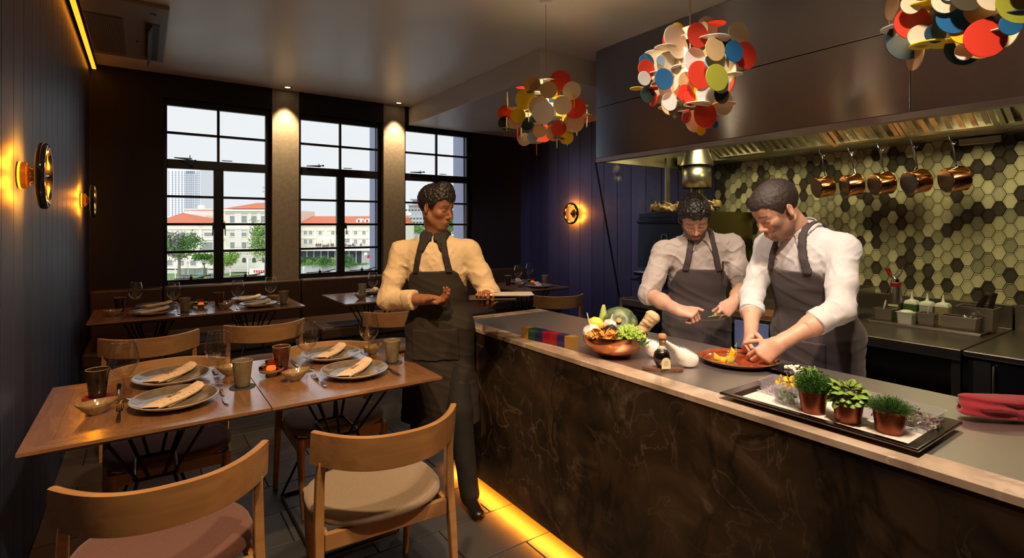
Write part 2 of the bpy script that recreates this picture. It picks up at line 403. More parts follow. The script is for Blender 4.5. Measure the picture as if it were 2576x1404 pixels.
# exterior reveals of the two right windows, reflected lavender light put into the colour
M_fin = mat('outer reveal reflection tint', (.42, .46, .66), .5)
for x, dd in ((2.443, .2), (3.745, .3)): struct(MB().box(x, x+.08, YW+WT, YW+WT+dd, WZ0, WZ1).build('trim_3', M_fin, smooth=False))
def window(n, xa, xb):
    f = MB(); y0, y1 = YW+.05, YW+.10; g0, g1 = xa+.034, xb-.062; c = (g0+g1)/2
    f.box(xa, g0, y0, y1, WZ0, WZ1).box(g1, xb-.03, y0, y1, WZ0, WZ1).box(g0, g1, y0, y1, 2.742, WZ1).box(g0, g1, y0, y1, WZ0, .932)
    f.box(xb-.03, xb, YW+.08, y1, WZ0, WZ1)
    w = struct(f.build('window_%d' % n, M_black, smooth=False, bevel=.003))
    MB().box(g0, g1, y0-.008, y1, 2.092, 2.186).build('transom', M_black, w, smooth=False, bevel=.004)
    MB().box(c-.047, c+.047, y0-.008, y1, .932, 2.092).build('mullion', M_black, w, smooth=False, bevel=.004)
    gy = y0+.018; t = .0125
    MB().box(c-t, c+t, gy, gy+.03, 2.186, 2.742).build('glazing_bar', M_black, w, smooth=False)
    MB().box(g0, g1, gy, gy+.03, 2.464-t, 2.464+t).build('glazing_bar', M_black, w, smooth=False)
    panes = [(g0, c-t, 2.186, 2.464-t), (c+t, g1, 2.186, 2.464-t), (g0, c-t, 2.464+t, 2.742), (c+t, g1, 2.464+t, 2.742)]
    for (a, b) in ((g0, c-.047), (c+.047, g1)):
        zz = [.932+(2.092-.932)*i/4 for i in range(5)]
        for i in (1, 2, 3): MB().box(a, b, gy, gy+.03, zz[i]-t, zz[i]+t).build('glazing_bar', M_black, w, smooth=False)
        for i in range(4): panes.append((a, b, zz[i]+(t if i else 0), zz[i+1]-(t if i < 3 else 0)))
        # stay bar and latch at the sill, hinge handle at the meeting stile
        L = MB(); m_ = (a+b)/2; L.box(m_-.15, m_+.12, y0-.03, y0-.012, .94, .948).box(m_-.012, m_+.012, y0-.034, y0-.004, .93, .962).tube([(m_, y0-.02, .95), (m_, y0-.02, .985)], .004, 6)
        L.tube([(b-.16, y0-.02, .94), (b-.03, y0-.035, .972)], .005, 6)
        L.build('casement_stay', M_black, w)
    for s in (-1, 1):
        L = MB(); hx = c+s*.052; L.box(hx-.008, hx+.008, y0-.03, y0-.006, 1.46, 1.53).tube([(hx, y0-.03, 1.52), (hx+s*.004, y0-.045, 1.50), (hx+s*.008, y0-.04, 1.39)], .005, 6); L.build('handle', M_black, w)
    L = MB(); L.box(g0+.06, g0+.22, y0-.02, y0-.008, 2.196, 2.206); L.tube([(g0+.08, y0-.03, 2.20), (g0+.24, y0-.16 if n == 1 else y0-.05, 2.165 if n == 1 else 2.21)], .006, 6); L.ball((g0+.24, y0-.16 if n == 1 else y0-.05, 2.165 if n == 1 else 2.21), .012); L.tube([(g0+.2, y0-.02, 2.19), (g0+.2, y0-.02, 2.235)], .004, 6)
    L.box(c+.03, c+.13, y0-.02, y0-.008, 2.196, 2.204); L.build('window_stay', M_black, w)
    for (a, b, z0, z1) in panes: MB().box(a, b, gy+.012, gy+.016, z0, z1).build('pane', M_glass, w, smooth=False)
for i, (a, b) in enumerate(WIN): window(i+1, a, b)
# ---------------------------------------------------------------- right wall: planks up to the kitchen, hexagon tiles behind it
wr = struct(MB().box(XR+.012, XR+.16, YB, YW+.2, -.1, CEIL+.1).build('wall_right', M_gap, smooth=False))
M_plankR = objrand(tex(mat('blue stained planks right', (.03, .03, .06), .38), scale=(14, 14, .8), nscale=6, detail=5, bump=.2, bdist=.003, rlo=.3, rhi=.5),
                   [(.050, .048, .105), (.060, .056, .120), (.043, .042, .090), (.066, .062, .130)])
pk = MB(); pk.prism([(0, -pw/2+.004), (.012, -pw/2+.0015), (.012, pw/2-.0015), (0, pw/2-.004)], 0, CEIL); pkm2 = pk.mesh('plank')
y = YW
while y > 3.3:
    put('plank', pkm2, M_plankR, wr, (XR, y-pw/2, 0), smooth=False); y -= pw
yk = y   # start of tiled wall
struct(MB().box(XL-.1, XR+.2, YB-.15, YB, -.1, CEIL+.2).build('wall_entrance', M_dark, smooth=False))
q = thing('led_strip', 'amber light strip above the right plank wall behind the small pendant', 'light strip', (0, 0, 0))
MB().box(4.60, 4.635, 3.5, 4.7, 2.79, 2.80).build('diffuser', M_led, q, smooth=False)
MB().box(4.595, 4.64, 3.5, 4.7, 2.80, 2.81).build('channel', M_dark, q, smooth=False)
# hexagon tiles
HH, HW, HF, HP = .097, .078, .032, .055
M_grout = mat('tile grout', (.03, .026, .018), .8)
struct(MB().box(XR+.004, XR+.012, .2, yk, .8, 2.35).build('wall_tiled_backing', M_grout, wr, smooth=False))
def hexpts(sc, w=HW/2, h=HH/2, f=HF/2): return [(w*1*sc[0], 0), (f*sc[1], h*sc[2]), (-f*sc[1], h*sc[2]), (-w*sc[0], 0), (-f*sc[1], -h*sc[2]), (f*sc[1], -h*sc[2])]
def hexring(ins, x):
    w, h, f = HW/2-ins, HH/2-ins*.82, HF/2-ins*.35
    return [(x, w, 0), (x, f, h), (x, -f, h), (x, -w, 0), (x, -f, -h), (x, f, -h)]
rings = [hexring(.0016, .004), hexring(.0016, -.002), hexring(.0042, -.0062), hexring(.0095, -.0062), hexring(.0125, -.0022)]
hm = MB(); vs = [p for r in rings for p in r]; fs = []
for k in range(len(rings)-1):
    for i in range(6): fs.append((k*6+i, k*6+(i+1) % 6, (k+1)*6+(i+1) % 6, (k+1)*6+i))
fs.append(tuple(range(24, 30))); hm.add(vs, fs)
TCOL = [mat('glazed tile sand', (.40, .37, .23), .16), mat('glazed tile olive', (.24, .225, .14), .16), mat('glazed tile umber', (.055, .045, .032), .14), mat('glazed tile cream', (.50, .46, .30), .18)]
tmesh = []
for m in TCOL:
    me = hm.mesh('tile'); me.materials.append(m); me.flip_normals(); tmesh.append(me)
tiles = []; rr = random.Random(11)
ncol = int((yk-.3)/HP)
for i in range(ncol):
    yy = yk-HP*.6-i*HP
    for j in range(16):
        zz = .93+j*HH+(HH/2 if i % 2 else 0)
        if zz > 2.36: continue
        w = rr.random(); k = 2 if w < .30 else (1 if w < .55 else (0 if w < .85 else 3))
        if zz > 2.15 or (2.3 < yy < 3.5 and zz < 1.4) or zz < .96: vis = 9
        else: vis = yy
        tiles.append((vis, yy, zz, k))
tiles.sort(key=lambda t: t[0])
for (_, yy, zz, k) in tiles[:298]: put('tile', tmesh[k], None, wr, (XR, yy, zz), smooth=False)
for kk in range(4):
    q = MB()
    for (_, yy, zz, k) in tiles[298:]:
        if k == kk: q.add(vs, [f[::-1] for f in fs], T(XR, yy, zz))
    o = q.build('far_tiles', TCOL[kk], wr, smooth=False); o['kind'] = 'stuff'
# ---------------------------------------------------------------- ceiling cassette and downlights
M_acw = mat('air conditioner plastic', (.19, .175, .165), .5); M_acd = mat('air conditioner slot', (.03, .03, .03), .6)
ac = thing('air_conditioner', 'grey ceiling air conditioner cassette with grille and open flap', 'air conditioner', (-.115, 5.2, CEIL))
MB().box(-.25, .265, -.75, .72, -.03, 0).build('panel', M_acw, ac, smooth=False, bevel=.008)
MB().box(-.24, -.015, -.40, .62, -.033, -.030).build('grille_backing', M_acd, ac, smooth=False)
for i in range(19): MB().box(-.238+i*.0118, -.233+i*.0118, -.39, .61, -.038, -.032).build('louvre', M_acw, ac, smooth=False)
MB().box(.125, .215, -.38, .66, -.034, -.030).build('air_slot', M_acd, ac, smooth=False)
MB().box(-.003, .003, -.36, .64, -.05, .05, T(.16, 0, -.055, ry=rad(22))).build('flap', mat('flap plastic', (.10, .09, .085), .35), ac, smooth=False)
MB().box(.11, .12, -.38, .66, -.036, -.03).build('slot_edge', M_acw, ac, smooth=False)
MB().box(.06, .08, .13, .17, -.032, -.029).build('sensor', M_acd, ac, smooth=False)
MB().box(.15, .19, -.62, -.58, -.032, -.029).build('display_window', M_acd, ac, smooth=False)
M_chrome = mat('chrome', (.7, .7, .7), .12, 1)
M_lampon = mat('lit lamp face', (1, .9, .7), .5, emit=(1, .8, .5), estr=9)
for lx, lab in ((1.325, 'recessed ceiling downlight above the left window pier'), (2.65, 'recessed ceiling downlight above the right window pier')):
    d_ = thing('downlight', lab, 'downlight', (lx, 6.31, CEIL), group='pier downlights')
    MB().lathe([(.03, -.002), (.045, -.006), (.052, -.002), (.052, .0)], 24, cap=False).build('trim_ring', M_chrome, d_)
    MB().lathe([(0, -.0005), (.03, -.0005)], 24, cap=False).build('lamp_face', M_lampon, d_)
# ---------------------------------------------------------------- round wall sconces
M_ring = mat('black glazed ring', (.012, .010, .012), .08, spec=.7)
M_amb = mat('amber glass', (1, .45, .05), .1, emit=(1, .30, .015), estr=1.6)
def sconce(loc, rz, label):
    s = thing('wall_sconce', label, 'wall lamp', loc, rz, 'round wall sconces')      # local +x points away from the wall
    MB().lathe([(.001, 0), (.052, 0), (.056, .004), (.056, .03), (.05, .036), (.036, .040), (.03, .05)], 32, T(ry=PI/2)).build('base', mat('bronze base', (.25, .12, .03), .25, .6), s)
    MB().lathe([(.052, .003), (.0565, .004), (.0575, .008), (.0565, .012)], 32, T(ry=PI/2), cap=False).build('glow_ring', M_amb, s)
    MB().lathe([(.030, .045), (.026, .06), (.014, .070), (0, .072)], 20, T(ry=PI/2)).build('cap', mat('bronze neck', (.02, .014, .012), .2, .3), s)
    pts = [(.082, .125*math.cos(a), .125*math.sin(a)) for a in [2*PI*i/56 for i in range(56)]]
    MB().tube(pts, .017, 14, closed=True, flat=1.0).build('ring', M_ring, s)
    MB().tube([(.07, 0, 0), (.085, .04, .004), (.084, .118, .012)], [.02, .008, .006], 10).build('arm', M_ring, s)
    return s
SC = [((XL, 2.98, 1.71), 0, 'black ring wall sconce nearest the viewer on the left plank wall'),
      ((XL, 5.63, 1.71), 0, 'black ring wall sconce near the far corner of the left plank wall'),
      ((XR, 5.21, 1.655), PI, 'black ring wall sconce on the right plank wall above the far table')]
s0 = sconce(*SC[0])
for l, r, lab in SC[1:]: copy_tree(s0, l, r, lab)
for (l, r, lab) in SC:
    s = 1 if r == 0 else -1
    for k in range(8): a = PI/8+k*PI/4; dy, dz = .105*math.cos(a), .105*math.sin(a); lamp('SPOT', (l[0]+s*.085, l[1]+dy, l[2]+dz), 11, AMBER, .03, (l[0], l[1]+dy*1.5, l[2]+dz*1.7), 160, .8)
# ================================================================ furniture
M_oak = tex(mat('oiled oak', (.3, .16, .07), .38, coat=.15), scale=(1, 9, 9), nscale=3.2, detail=8, distort=.6, c1=(.30, .155, .060), c2=(.40, .22, .095), lo=.3, hi=.7, bump=.12, bdist=.002)
M_oakx = tex(mat('table oak', (.3, .16, .07), .27, coat=.9), scale=(9, 1, 9), nscale=4.5, detail=9, distort=.8, c1=(.19, .085, .037), c2=(.28, .135, .062), lo=.3, hi=.7, bump=.10, bdist=.0015, rlo=.2, rhi=.34)
M_oaky = tex(mat('table oak border', (.3, .16, .07), .27, coat=.9), scale=(1, 9, 9), nscale=4.5, detail=9, distort=.8, c1=(.21, .100, .045), c2=(.30, .155, .072), lo=.3, hi=.7, bump=.10, bdist=.0015, rlo=.2, rhi=.34)
M_mauve = tex(mat('mauve wool', (.20, .085, .075), .9, sheen=.3), nscale=280, detail=3, bump=.3, bdist=.001, c1=(.13, .058, .052), c2=(.18, .083, .074))
M_beige = tex(mat('beige wool', (.36, .28, .20), .9, sheen=.3), nscale=280, detail=3, bump=.3, bdist=.001, c1=(.23, .17, .12), c2=(.31, .24, .175))
M_wire = mat('black steel wire', (.012, .012, .014), .28, .4)
M_leather = tex(mat('brown leather', (.10, .045, .022), .42), nscale=55, detail=5, bump=.2, bdist=.003, c1=(.050, .026, .016), c2=(.072, .038, .022), rlo=.34, rhi=.5)
for m in (M_oakx, M_oaky): m.node_tree.nodes['Principled BSDF'].inputs['Coat Roughness'].default_value = .17; m.node_tree.nodes['Principled BSDF'].inputs['Coat IOR'].default_value = 2.1
def chair(kind, label):
    c = thing('dining_chair', label, 'chair', group='oak dining chairs')
    sm = M_mauve if kind == 'mauve' else M_beige
    # curved back band
    def band(u, v):
        a = v*4 % 4
        x = -.272+.544*u; q = abs(x/.272); y = -.345+.178*q**2.5; nx = -2.5*.178/.272*q**1.5*(1 if x > 0 else -1); L = math.hypot(nx, 1); n_ = (nx/L, 1/L)
        th = .012; low = .648+.006*q; hi = .778
        cs = [(-th, low+.004), (-th-.001, .71), (-th, hi-.003), (-th*.4, hi), (th*.4, hi), (th, hi-.003), (th+.001, .71), (th, low+.004), (th*.4, low), (-th*.4, low)]
        d, z = cs[int(round(v*9))]
        y2 = y-(z-.70)*.16
        return (x+n_[0]*d, y2+n_[1]*d, z)
    m = MB(); nu = 33
    vs = [band(i/(nu-1), j/9) for i in range(nu) for j in range(10)]
    fs = [(i*10+j, i*10+(j+1) % 10, (i+1)*10+(j+1) % 10, (i+1)*10+j) for i in range(nu-1) for j in range(10)]
    fs += [tuple(range(10))[::-1], tuple((nu-1)*10+j for j in range(10))]
    m.add(vs, fs); m.build('backrest', M_oak, c, angle=50)
    # upholstered seat
    def outl(ins):
        o = []
        for i in range(40):
            a = 2*PI*i/40; w = .262-ins; d = .235-ins; e = 2/2.7
            x = w*math.copysign(abs(math.cos(a))**e, math.cos(a)); y = d*math.copysign(abs(math.sin(a))**e, math.sin(a))
            if y < 0: x *= 1-.10*(y/d)**2
            o.append((x, y+.0))
        return o
    m = MB(); lv = [(.03, .410), (.008, .413), (0, .424), (.001, .436), (.008, .446), (.03, .4515), (.08, .453)]; vs = []; fs = []
    for ins, z in lv: vs += [(x, y, z-.012*max(0, 1-(x*x+y*y)/.05)*(z > .449)) for x, y in outl(ins)]
    for k in range(len(lv)-1): fs += [(k*40+i, k*40+(i+1) % 40, (k+1)*40+(i+1) % 40, (k+1)*40+i) for i in range(40)]
    fs += [tuple(range(40))[::-1]]; n0 = len(vs); vs.append((0, 0, .440)); b = (len(lv)-1)*40
    fs += [(b+i, b+(i+1) % 40, n0) for i in range(40)]
    m.add(vs, fs).build('seat', sm, c, angle=60)
    for s in (-1, 1):
        q = MB()   # rear leg: square section, kinked at the seat
        P = [(s*.262, -.225, 0, .015), (s*.255, -.19, .36, .019), (s*.253, -.175, .44, .020), (s*.250, -.178, .60, .018), (s*.246, -.196, .67, .016)]
        vs = [];
        for x, y, z, r in P: vs += [(x-r*.8, y-r, z), (x+r*.8, y-r, z), (x+r*.8, y+r, z), (x-r*.8, y+r, z)]
        fs = [(3, 2, 1, 0), (16, 17, 18, 19)]
        for k in range(4): fs += [(k*4+i, k*4+(i+1) % 4, (k+1)*4+(i+1) % 4, (k+1)*4+i) for i in range(4)]
        q.add(vs, fs).build('leg', M_oak, c, bevel=.004, smooth=True)
        MB().tube([(s*.205, .19, 0), (s*.215, .185, .2), (s*.22, .18, .41)], [.012, .017, .020], 14).build('leg', M_oak, c)
        MB().box(s*.232-.010, s*.232+.010, -.18, .19, .355, .408).build('side_rail', M_oak, c, bevel=.003, smooth=False)
    MB().box(-.235, .235, -.195, -.172, .345, .405).build('rear_rail', M_oak, c, bevel=.003, smooth=False)
    MB().box(-.21, .21, .172, .192, .355, .408).build('front_rail', M_oak, c, bevel=.003, smooth=False)
    return c
chM = chair('mauve', 'oak chair with mauve seat in the lower left foreground, back to the viewer')
chB = chair('beige', 'oak chair with beige seat in the foreground beside the counter')
chM.location = (.06, 2.11, 0); chB.location = (.77, 2.09, 0)
chM.rotation_euler.z = rad(1); chB.rotation_euler.z = rad(-3)
for src, x, y, rz, lab in [(chM, .105, 3.07, PI, 'oak chair with mauve seat tucked behind the left half of the front table'),
        (chB, .875, 3.01, PI, 'oak chair with beige seat tucked behind the right half of the front table'),
        (chM, .035, 4.46, .02, 'oak chair left of two in front of the rear long table'),
        (chM, .755, 4.50, -.02, 'oak chair right of two in front of the rear long table, mauve seat'),
        (chM, 1.78, 4.50, 0, 'oak chair with mauve seat in front of the table behind the waiter'),
        (chB, 3.62, 4.43, rad(-17), 'pale oak chair in front of the corner table by the right plank wall')]:
    copy_tree(src, (x, y, 0), rz, lab)
def table(x0, x1, y0, y1, label):
    cx, cy = (x0+x1)/2, (y0+y1)/2; w, d = (x1-x0)/2, (y1-y0)/2
    t = thing('dining_table', label, 'table', (cx, cy, 0), group='square oak dining tables')
    b = .085; z0, z1 = .716, .75; u = .042
    def board(p):   # p: outer a,b inner a,b ; underside undercut
        (ax, ay), (bx, by), (ix, iy), (jx, jy) = p
        k = 1-u/w; k2 = 1-u/d
        vs = [(ax, ay, z1), (bx, by, z1), (ix, iy, z1), (jx, jy, z1), (ax, ay, z1-.012), (bx, by, z1-.012), (ax*k, ay*k2, z0), (bx*k, by*k2, z0), (ix, iy, z0), (jx, jy, z0)]
        return MB().add(vs, [(0, 1, 2, 3), (0, 4, 5, 1), (4, 6, 7, 5), (6, 9, 8, 7), (9, 3, 2, 8), (0, 3, 9, 6, 4), (1, 5, 7, 8, 2)])
    g = .0006; o = [(-w, -d), (w, -d), (w, d), (-w, d)]; i_ = [(-w+b, -d+b), (w-b, -d+b), (w-b, d-b), (-w+b, d-b)]
    for k in range(4):
        q = board((o[k], o[(k+1) % 4], i_[(k+1) % 4], i_[k]))
        q.build('border_board', M_oaky if k % 2 == 0 else M_oakx, t, smooth=False)
    MB().box(-w+b+g, w-b-g, -d+b+g, d-b-g, z0, z1-.0004).build('centre_panel', M_oakx, t, smooth=False)
    # hourglass wire base
    f = [(-.20, -.34), (.20, -.34), (.20, .34), (-.20, .34)]; m_ = [(-.075, -.13), (.075, -.13), (.075, .13), (-.075, .13)]; tp = [(-.17, -.30), (.17, -.30), (.17, .30), (-.17, .30)]
    def ring(pts, z, r):
        P = []
        for k in range(4):
            a, b_, c_ = Vector(pts[k-1]), Vector(pts[k]), Vector(pts[(k+1) % 4]); rr_ = .02
            for s_ in (0, .5, 1):
                p = b_+(a-b_).normalized()*rr_*(1-s_)**2+(c_-b_).normalized()*rr_*s_**2; P.append((p.x, p.y, z))
        return MB().tube(P, r, 8, closed=True)
    ring(f, .008, .008).build('floor_ring', M_wire, t); ring(m_, .455, .007).build('waist_ring', M_wire, t); ring(tp, .708, .007).build('top_ring', M_wire, t)
    for k in range(4):
        s_ = 1 if k in (1, 2) else -1
        MB().tube([(f[k][0], f[k][1], .008), (m_[k][0]-s_*.012, m_[k][1], .455), (tp[k][0], tp[k][1], .708)], .007, 8).build('rod', M_wire, t)
        MB().tube([(m_[k][0]-s_*.05, m_[k][1], .455), (tp[k][0]-s_*.075, tp[k][1], .708)], .007, 8).build('rod', M_wire, t)
    return t
TB = [(-.345, .430, 2.345, 3.215, 'oak table nearest the viewer, left half against the plank wall'), (.434, 1.213, 2.345, 3.215, 'oak table nearest the viewer, right half ending by the waiter'),
      (-.36, .438, 5.15, 5.97, 'oak table at the bench under the first window, left half by the plank wall'), (.442, 1.235, 5.15, 5.97, 'oak table at the bench under the first window, right half'),
      (1.57, 2.35, 5.03, 5.85, 'oak table at the bench partly hidden behind the waiter'), (3.50, 4.26, 4.87, 5.75, 'oak table in the far corner below the right wall sconce')]
for a in TB: table(*a)
# ---------------------------------------------------------------- leather bench under the windows
bn = thing('bench_seat', 'long brown leather bench with upright back under the windows', 'bench', (2.1, 5.95, 0))
xs = [-.42, .155, 1.47, 2.80, 3.98, 4.63]
for i in range(5):
    a, b = xs[i]+.003-2.1, xs[i+1]-.003-2.1
    MB().box(a, b, .34, .485, .44, .885).build('backrest_cushion', M_leather, bn, bevel=.022, seg=4)
    MB().box(a, b, -.46, .36, .33, .455).build('seat_cushion', M_leather, bn, bevel=.028, seg=4)
MB().box(-2.52, 2.53, -.40, .485, .0, .33).build('base', M_dark, bn, smooth=False)
# ---------------------------------------------------------------- chefs' counter
M_marble = tex(mat('brown marble panel', (.05, .035, .025), .2), scale=(1, 1, 1.4), nscale=2.6, detail=12, distort=.9, c1=(.016, .012, .009), c2=(.052, .032, .018), c3=(.085, .056, .036), lo=.38, hi=.60, rlo=.14, rhi=.34)
veins(M_marble, 2.2, (.20, .145, .10), .55, .012, 9, .8, (1, 1, 1.2)); veins(M_marble, 6.5, (.16, .11, .075), .5, .016, 9, .6, (1, 1.2, .8), 3); veins(M_marble, 5, (.006, .005, .004), .8, .05, 8, .5, (1, 1, .5), 7)
M_border = tex(mat('light-tinted marble border', (.3, .26, .21), .18), nscale=3.5, detail=12, distort=.6, c1=(.27, .20, .145), c2=(.52, .41, .32), c3=(.60, .50, .41), lo=.38, hi=.58, rlo=.12, rhi=.25)  # brown marble, the brightness of its lit top put into the colour
veins(M_border, 7, (.72, .62, .52), .8, .012, 9, .8); veins(M_border, 4, (.16, .115, .085), .7, .03, 9, .8, (1, 1, 1), 5)
def steel(name, col, rough=.26, stretch=(1, 60, 1), bump=0, aniso=0.):
    m = tex(mat(name, col, rough, 1), scale=stretch, nscale=9, detail=5, rlo=rough*.96, rhi=rough*1.05, bump=bump, bdist=.0006)
    if aniso:
        n, l = nodes(m); b = n['Principled BSDF']; b.inputs['Anisotropic'].default_value = aniso; b.inputs['Anisotropic Rotation'].default_value = 0
        t = n.new('ShaderNodeCombineXYZ'); t.inputs[2].default_value = 1; l.new(t.outputs[0], b.inputs['Tangent'])
    return m
M_steel = steel('brushed steel', (.46, .43, .39), .28)
M_steeld = steel('dark worn steel worktop', (.56, .52, .51), .40, (60, 1, 1), 0)
ic = thing('chef_counter', 'long brown marble counter with stone edge tinted as lit and steel top', 'counter', (1.93, 1.2, 0))
X0, X1, Y0, Y1 = 1.56-1.93, 2.30-1.93, -1.4-1.2, 2.96-1.2
MB().box(X0+.004, X0+.03, Y0, Y1-.004, .06, .888).build('front_panel', M_marble, ic, smooth=False)
MB().box(X0+.03, X1, Y1-.03, Y1-.004, .06, .888).build('end_panel', M_marble, ic, smooth=False)
MB().box(X0+.14, X1-.03, Y0, Y1-.12, 0, .885).build('carcass', M_dark, ic, smooth=False)
q = MB(); b = .10
q.prism([(X0, Y0), (X0+b, Y0), (X0+b, Y1-b), (X1, Y1-b), (X1, Y1), (X0, Y1)], .888, .910); q.build('stone_border', M_border, ic, smooth=False, bevel=.0015)
MB().box(X0+b+.0015, X1, Y0, Y1-b-.0015, .888, .9092).build('steel_top', M_steeld, ic, smooth=False, bevel=.001)
q = thing('led_strip', 'amber light strip glowing under the front edge of the marble counter', 'light strip', (1.60, 1.2, 0))
MB().box(.005, .022, Y0, Y1-.02, .035, .05).build('diffuser', M_ledf, q, smooth=False)
MB().box(-.005, .03, Y0, Y1-.02, .05, .06).build('channel', M_dark, q, smooth=False)
# ---------------------------------------------------------------- kitchen range wall
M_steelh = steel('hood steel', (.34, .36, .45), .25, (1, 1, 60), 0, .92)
M_steellit = steel('steel in warm light', (.50, .46, .36), .36, (1, 60, 1))  # lit copy of the steel, warm hood light mixed into its colour
M_bluesteel = steel('blued dark steel', (.06, .07, .10), .32, (60, 1, 1))
M_blk = mat('black enamel', (.010, .010, .012), .22)
hd = thing('extractor_hood', 'big brushed steel kitchen extractor hood of riveted panels', 'extractor hood', (3.3, 1.0, 0))
hy0, hy1 = -1.4-1, 3.43-1; sz = 2.541
def hp(y0, y1, z0, z1): MB().box(0, .02, y0+.002, y1-.002, z0+.002, z1-.002).build('front_panel', M_steelh, hd, smooth=False, bevel=.002)
hp(.08, hy1, 2.095, sz); hp(hy0, .08, 2.095, sz); hp(-.9, hy1, sz, CEIL); hp(hy0, -.9, sz, CEIL)
MB().box(.02, 1.345, hy1-.02, hy1, 2.09, CEIL).build('end_panel', M_steellit, hd, smooth=False)
MB().box(.012, .03, hy0, hy1-.02, 2.10, CEIL).build('inner_skin', M_blk, hd, smooth=False)
q = MB(); q.prism([(0, 2.060), (.07, 2.060), (.07, 2.082), (.055, 2.082), (.055, 2.070), (.008, 2.070), (.008, 2.095), (0, 2.095)], -hy1, -hy0, Matrix(((1, 0, 0, 0), (0, 0, -1, 0), (0, 1, 0, 0), (0, 0, 0, 1)))); q.build('drip_gutter', mat('gutter aluminium', (.40, .39, .46), .42, .8), hd, smooth=False)
MB().box(.02, 1.345, hy1-.06, hy1, 2.060, 2.09).build('end_gutter', M_steellit, hd, smooth=False)
MB().box(1.05, 1.345, hy0, hy1-.06, 2.098, 2.185).build('rear_gutter', M_steellit, hd, smooth=False, bevel=.004)
MB().box(.03, 1.345, hy0, hy1-.02, 2.62, 2.64).build('inner_roof', M_steel, hd, smooth=False)
fy = hy1-.55
while fy > hy0+.2:
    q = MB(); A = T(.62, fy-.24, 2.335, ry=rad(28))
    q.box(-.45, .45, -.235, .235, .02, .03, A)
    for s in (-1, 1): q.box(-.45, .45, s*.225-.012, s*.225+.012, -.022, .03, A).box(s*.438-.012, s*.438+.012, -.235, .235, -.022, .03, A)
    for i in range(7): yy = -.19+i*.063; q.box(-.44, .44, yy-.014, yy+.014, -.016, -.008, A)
    q.build('grease_filter', M_steellit, hd, smooth=False); fy -= .485
MB().box(.50, .62, .2, .9, 2.50, 2.56).build('light_box', M_steel, hd, smooth=False)
# back worktop, cabinets
wk = thing('steel_worktop', 'stainless steel kitchen worktop with upstand below the tiled wall', 'worktop', (3.6, 2.1, 0))
MB().box(0, 1.03, .95-2.1, 3.40-2.1, .772, .83).build('top', M_steel, wk, smooth=False, bevel=.004)
MB().box(.99, 1.045, .95-2.1, 3.40-2.1, .83, .985).build('upstand', M_steel, wk, smooth=False, bevel=.003)
MB().box(.03, .07, .96-2.1, 1.0-2.1, 0, .772).build('leg', M_steel, wk, smooth=False)
MB().box(.06, 1.0, .96-2.1, 2.2-2.1, .28, .31).build('shelf', M_steeld, wk, smooth=False)
MB().box(.95, 1.0, .96-2.1, 3.3-2.1, 0, .77).build('back_panel', M_blk, wk, smooth=False)
cb_ = thing('steel_cabinet', 'blue tinted steel cabinet with framed door under the charcoal oven', 'cabinet', (3.62, 2.8, 0))
MB().box(.02, .9, -.55, .50, .04, .77).build('body', M_bluesteel, cb_, smooth=False)
for y0 in (-.54, -.01):
    d_ = MB().box(0, .02, y0, y0+.5, .08, .74).build('door', M_bluesteel, cb_, smooth=False, bevel=.004)
    MB().box(-.006, 0, y0+.04, y0+.46, .12, .70).build('door_panel', M_bluesteel, d_, smooth=False, bevel=.004)
MB().box(3.60, 4.62, 3.402, 3.425, 0, .832).build('stone_end_panel', M_border, None, smooth=False)
tag(bpy.data.objects['stone_end_panel'], 'grey stone slab closing the end of the kitchen worktop under the glass screen', 'panel')
gs = thing('glass_screen', 'clear glass screen with slanted dark edge at the end of the kitchen line', 'screen', (3.3, 3.434, .84))
MXZ = Matrix(((1, 0, 0, 0), (0, 0, 1, 0), (0, 1, 0, 0), (0, 0, 0, 1)))
MB().prism([(.30, 0), (1.34, 0), (1.34, 1.22), (0, 1.22)], -.005, .005, MXZ).build('glass', M_glass, gs, smooth=False)
MB().tube([(.30, 0, 0), (0, 0, 1.22)], .008, 6).build('edge_trim', M_blk, gs)
# cooking range on the right
rg = thing('cooking_range', 'black fronted cooking range with red pilot lights at the right edge', 'range', (3.62, .3, 0))
MB().box(.0, 1.0, -1.0, .625, .10, .80).build('body', M_blk, rg, smooth=False, bevel=.004)
MB().box(-.02, 1.022, -1.02, .64, .80, .83).build('hob_top', M_steel, rg, smooth=False, bevel=.004)
MB().box(.985, 1.022, -1.02, .64, .83, .985).build('upstand', M_steel, rg, smooth=False)
q = MB(); 
for a in ((.15, .85, .38, .40), (.15, .85, -.50, -.48), (.15, .17, -.50, .40), (.83, .85, -.50, .40)): q.box(*a, .83, .845)
q.build('griddle_rim', M_steel, rg, smooth=False, bevel=.003)
MB().box(.17, .83, -.48, .38, .83, .836).build('griddle_plate', M_steeld, rg, smooth=False)
MB().box(-.012, 0, .53, .60, .10, .78).build('side_trim', M_steel, rg, smooth=False)
MB().tube([(-.02, .515, .77), (-.035, .513, .70), (-.035, .515, .3), (-.02, .515, .2)], .006, 8).build('door_handle', M_steel, rg)
for k, y in enumerate((.30, .07, -.16)):
    kn = MB().lathe([(.034, 0), (.034, .012), (.026, .016), (.022, .034), (0, .036)], 20, T(0, y, .60, ry=-PI/2)).build('knob', M_blk, rg)
    MB().lathe([(0, 0), (.009, 0), (.009, .008), (0, .011)], 12, T(0, y, .70, ry=-PI/2)).build('pilot_light', mat('red pilot lamp', (.6, .02, .02), .2, emit=(1, .03, .02), estr=.6), rg)
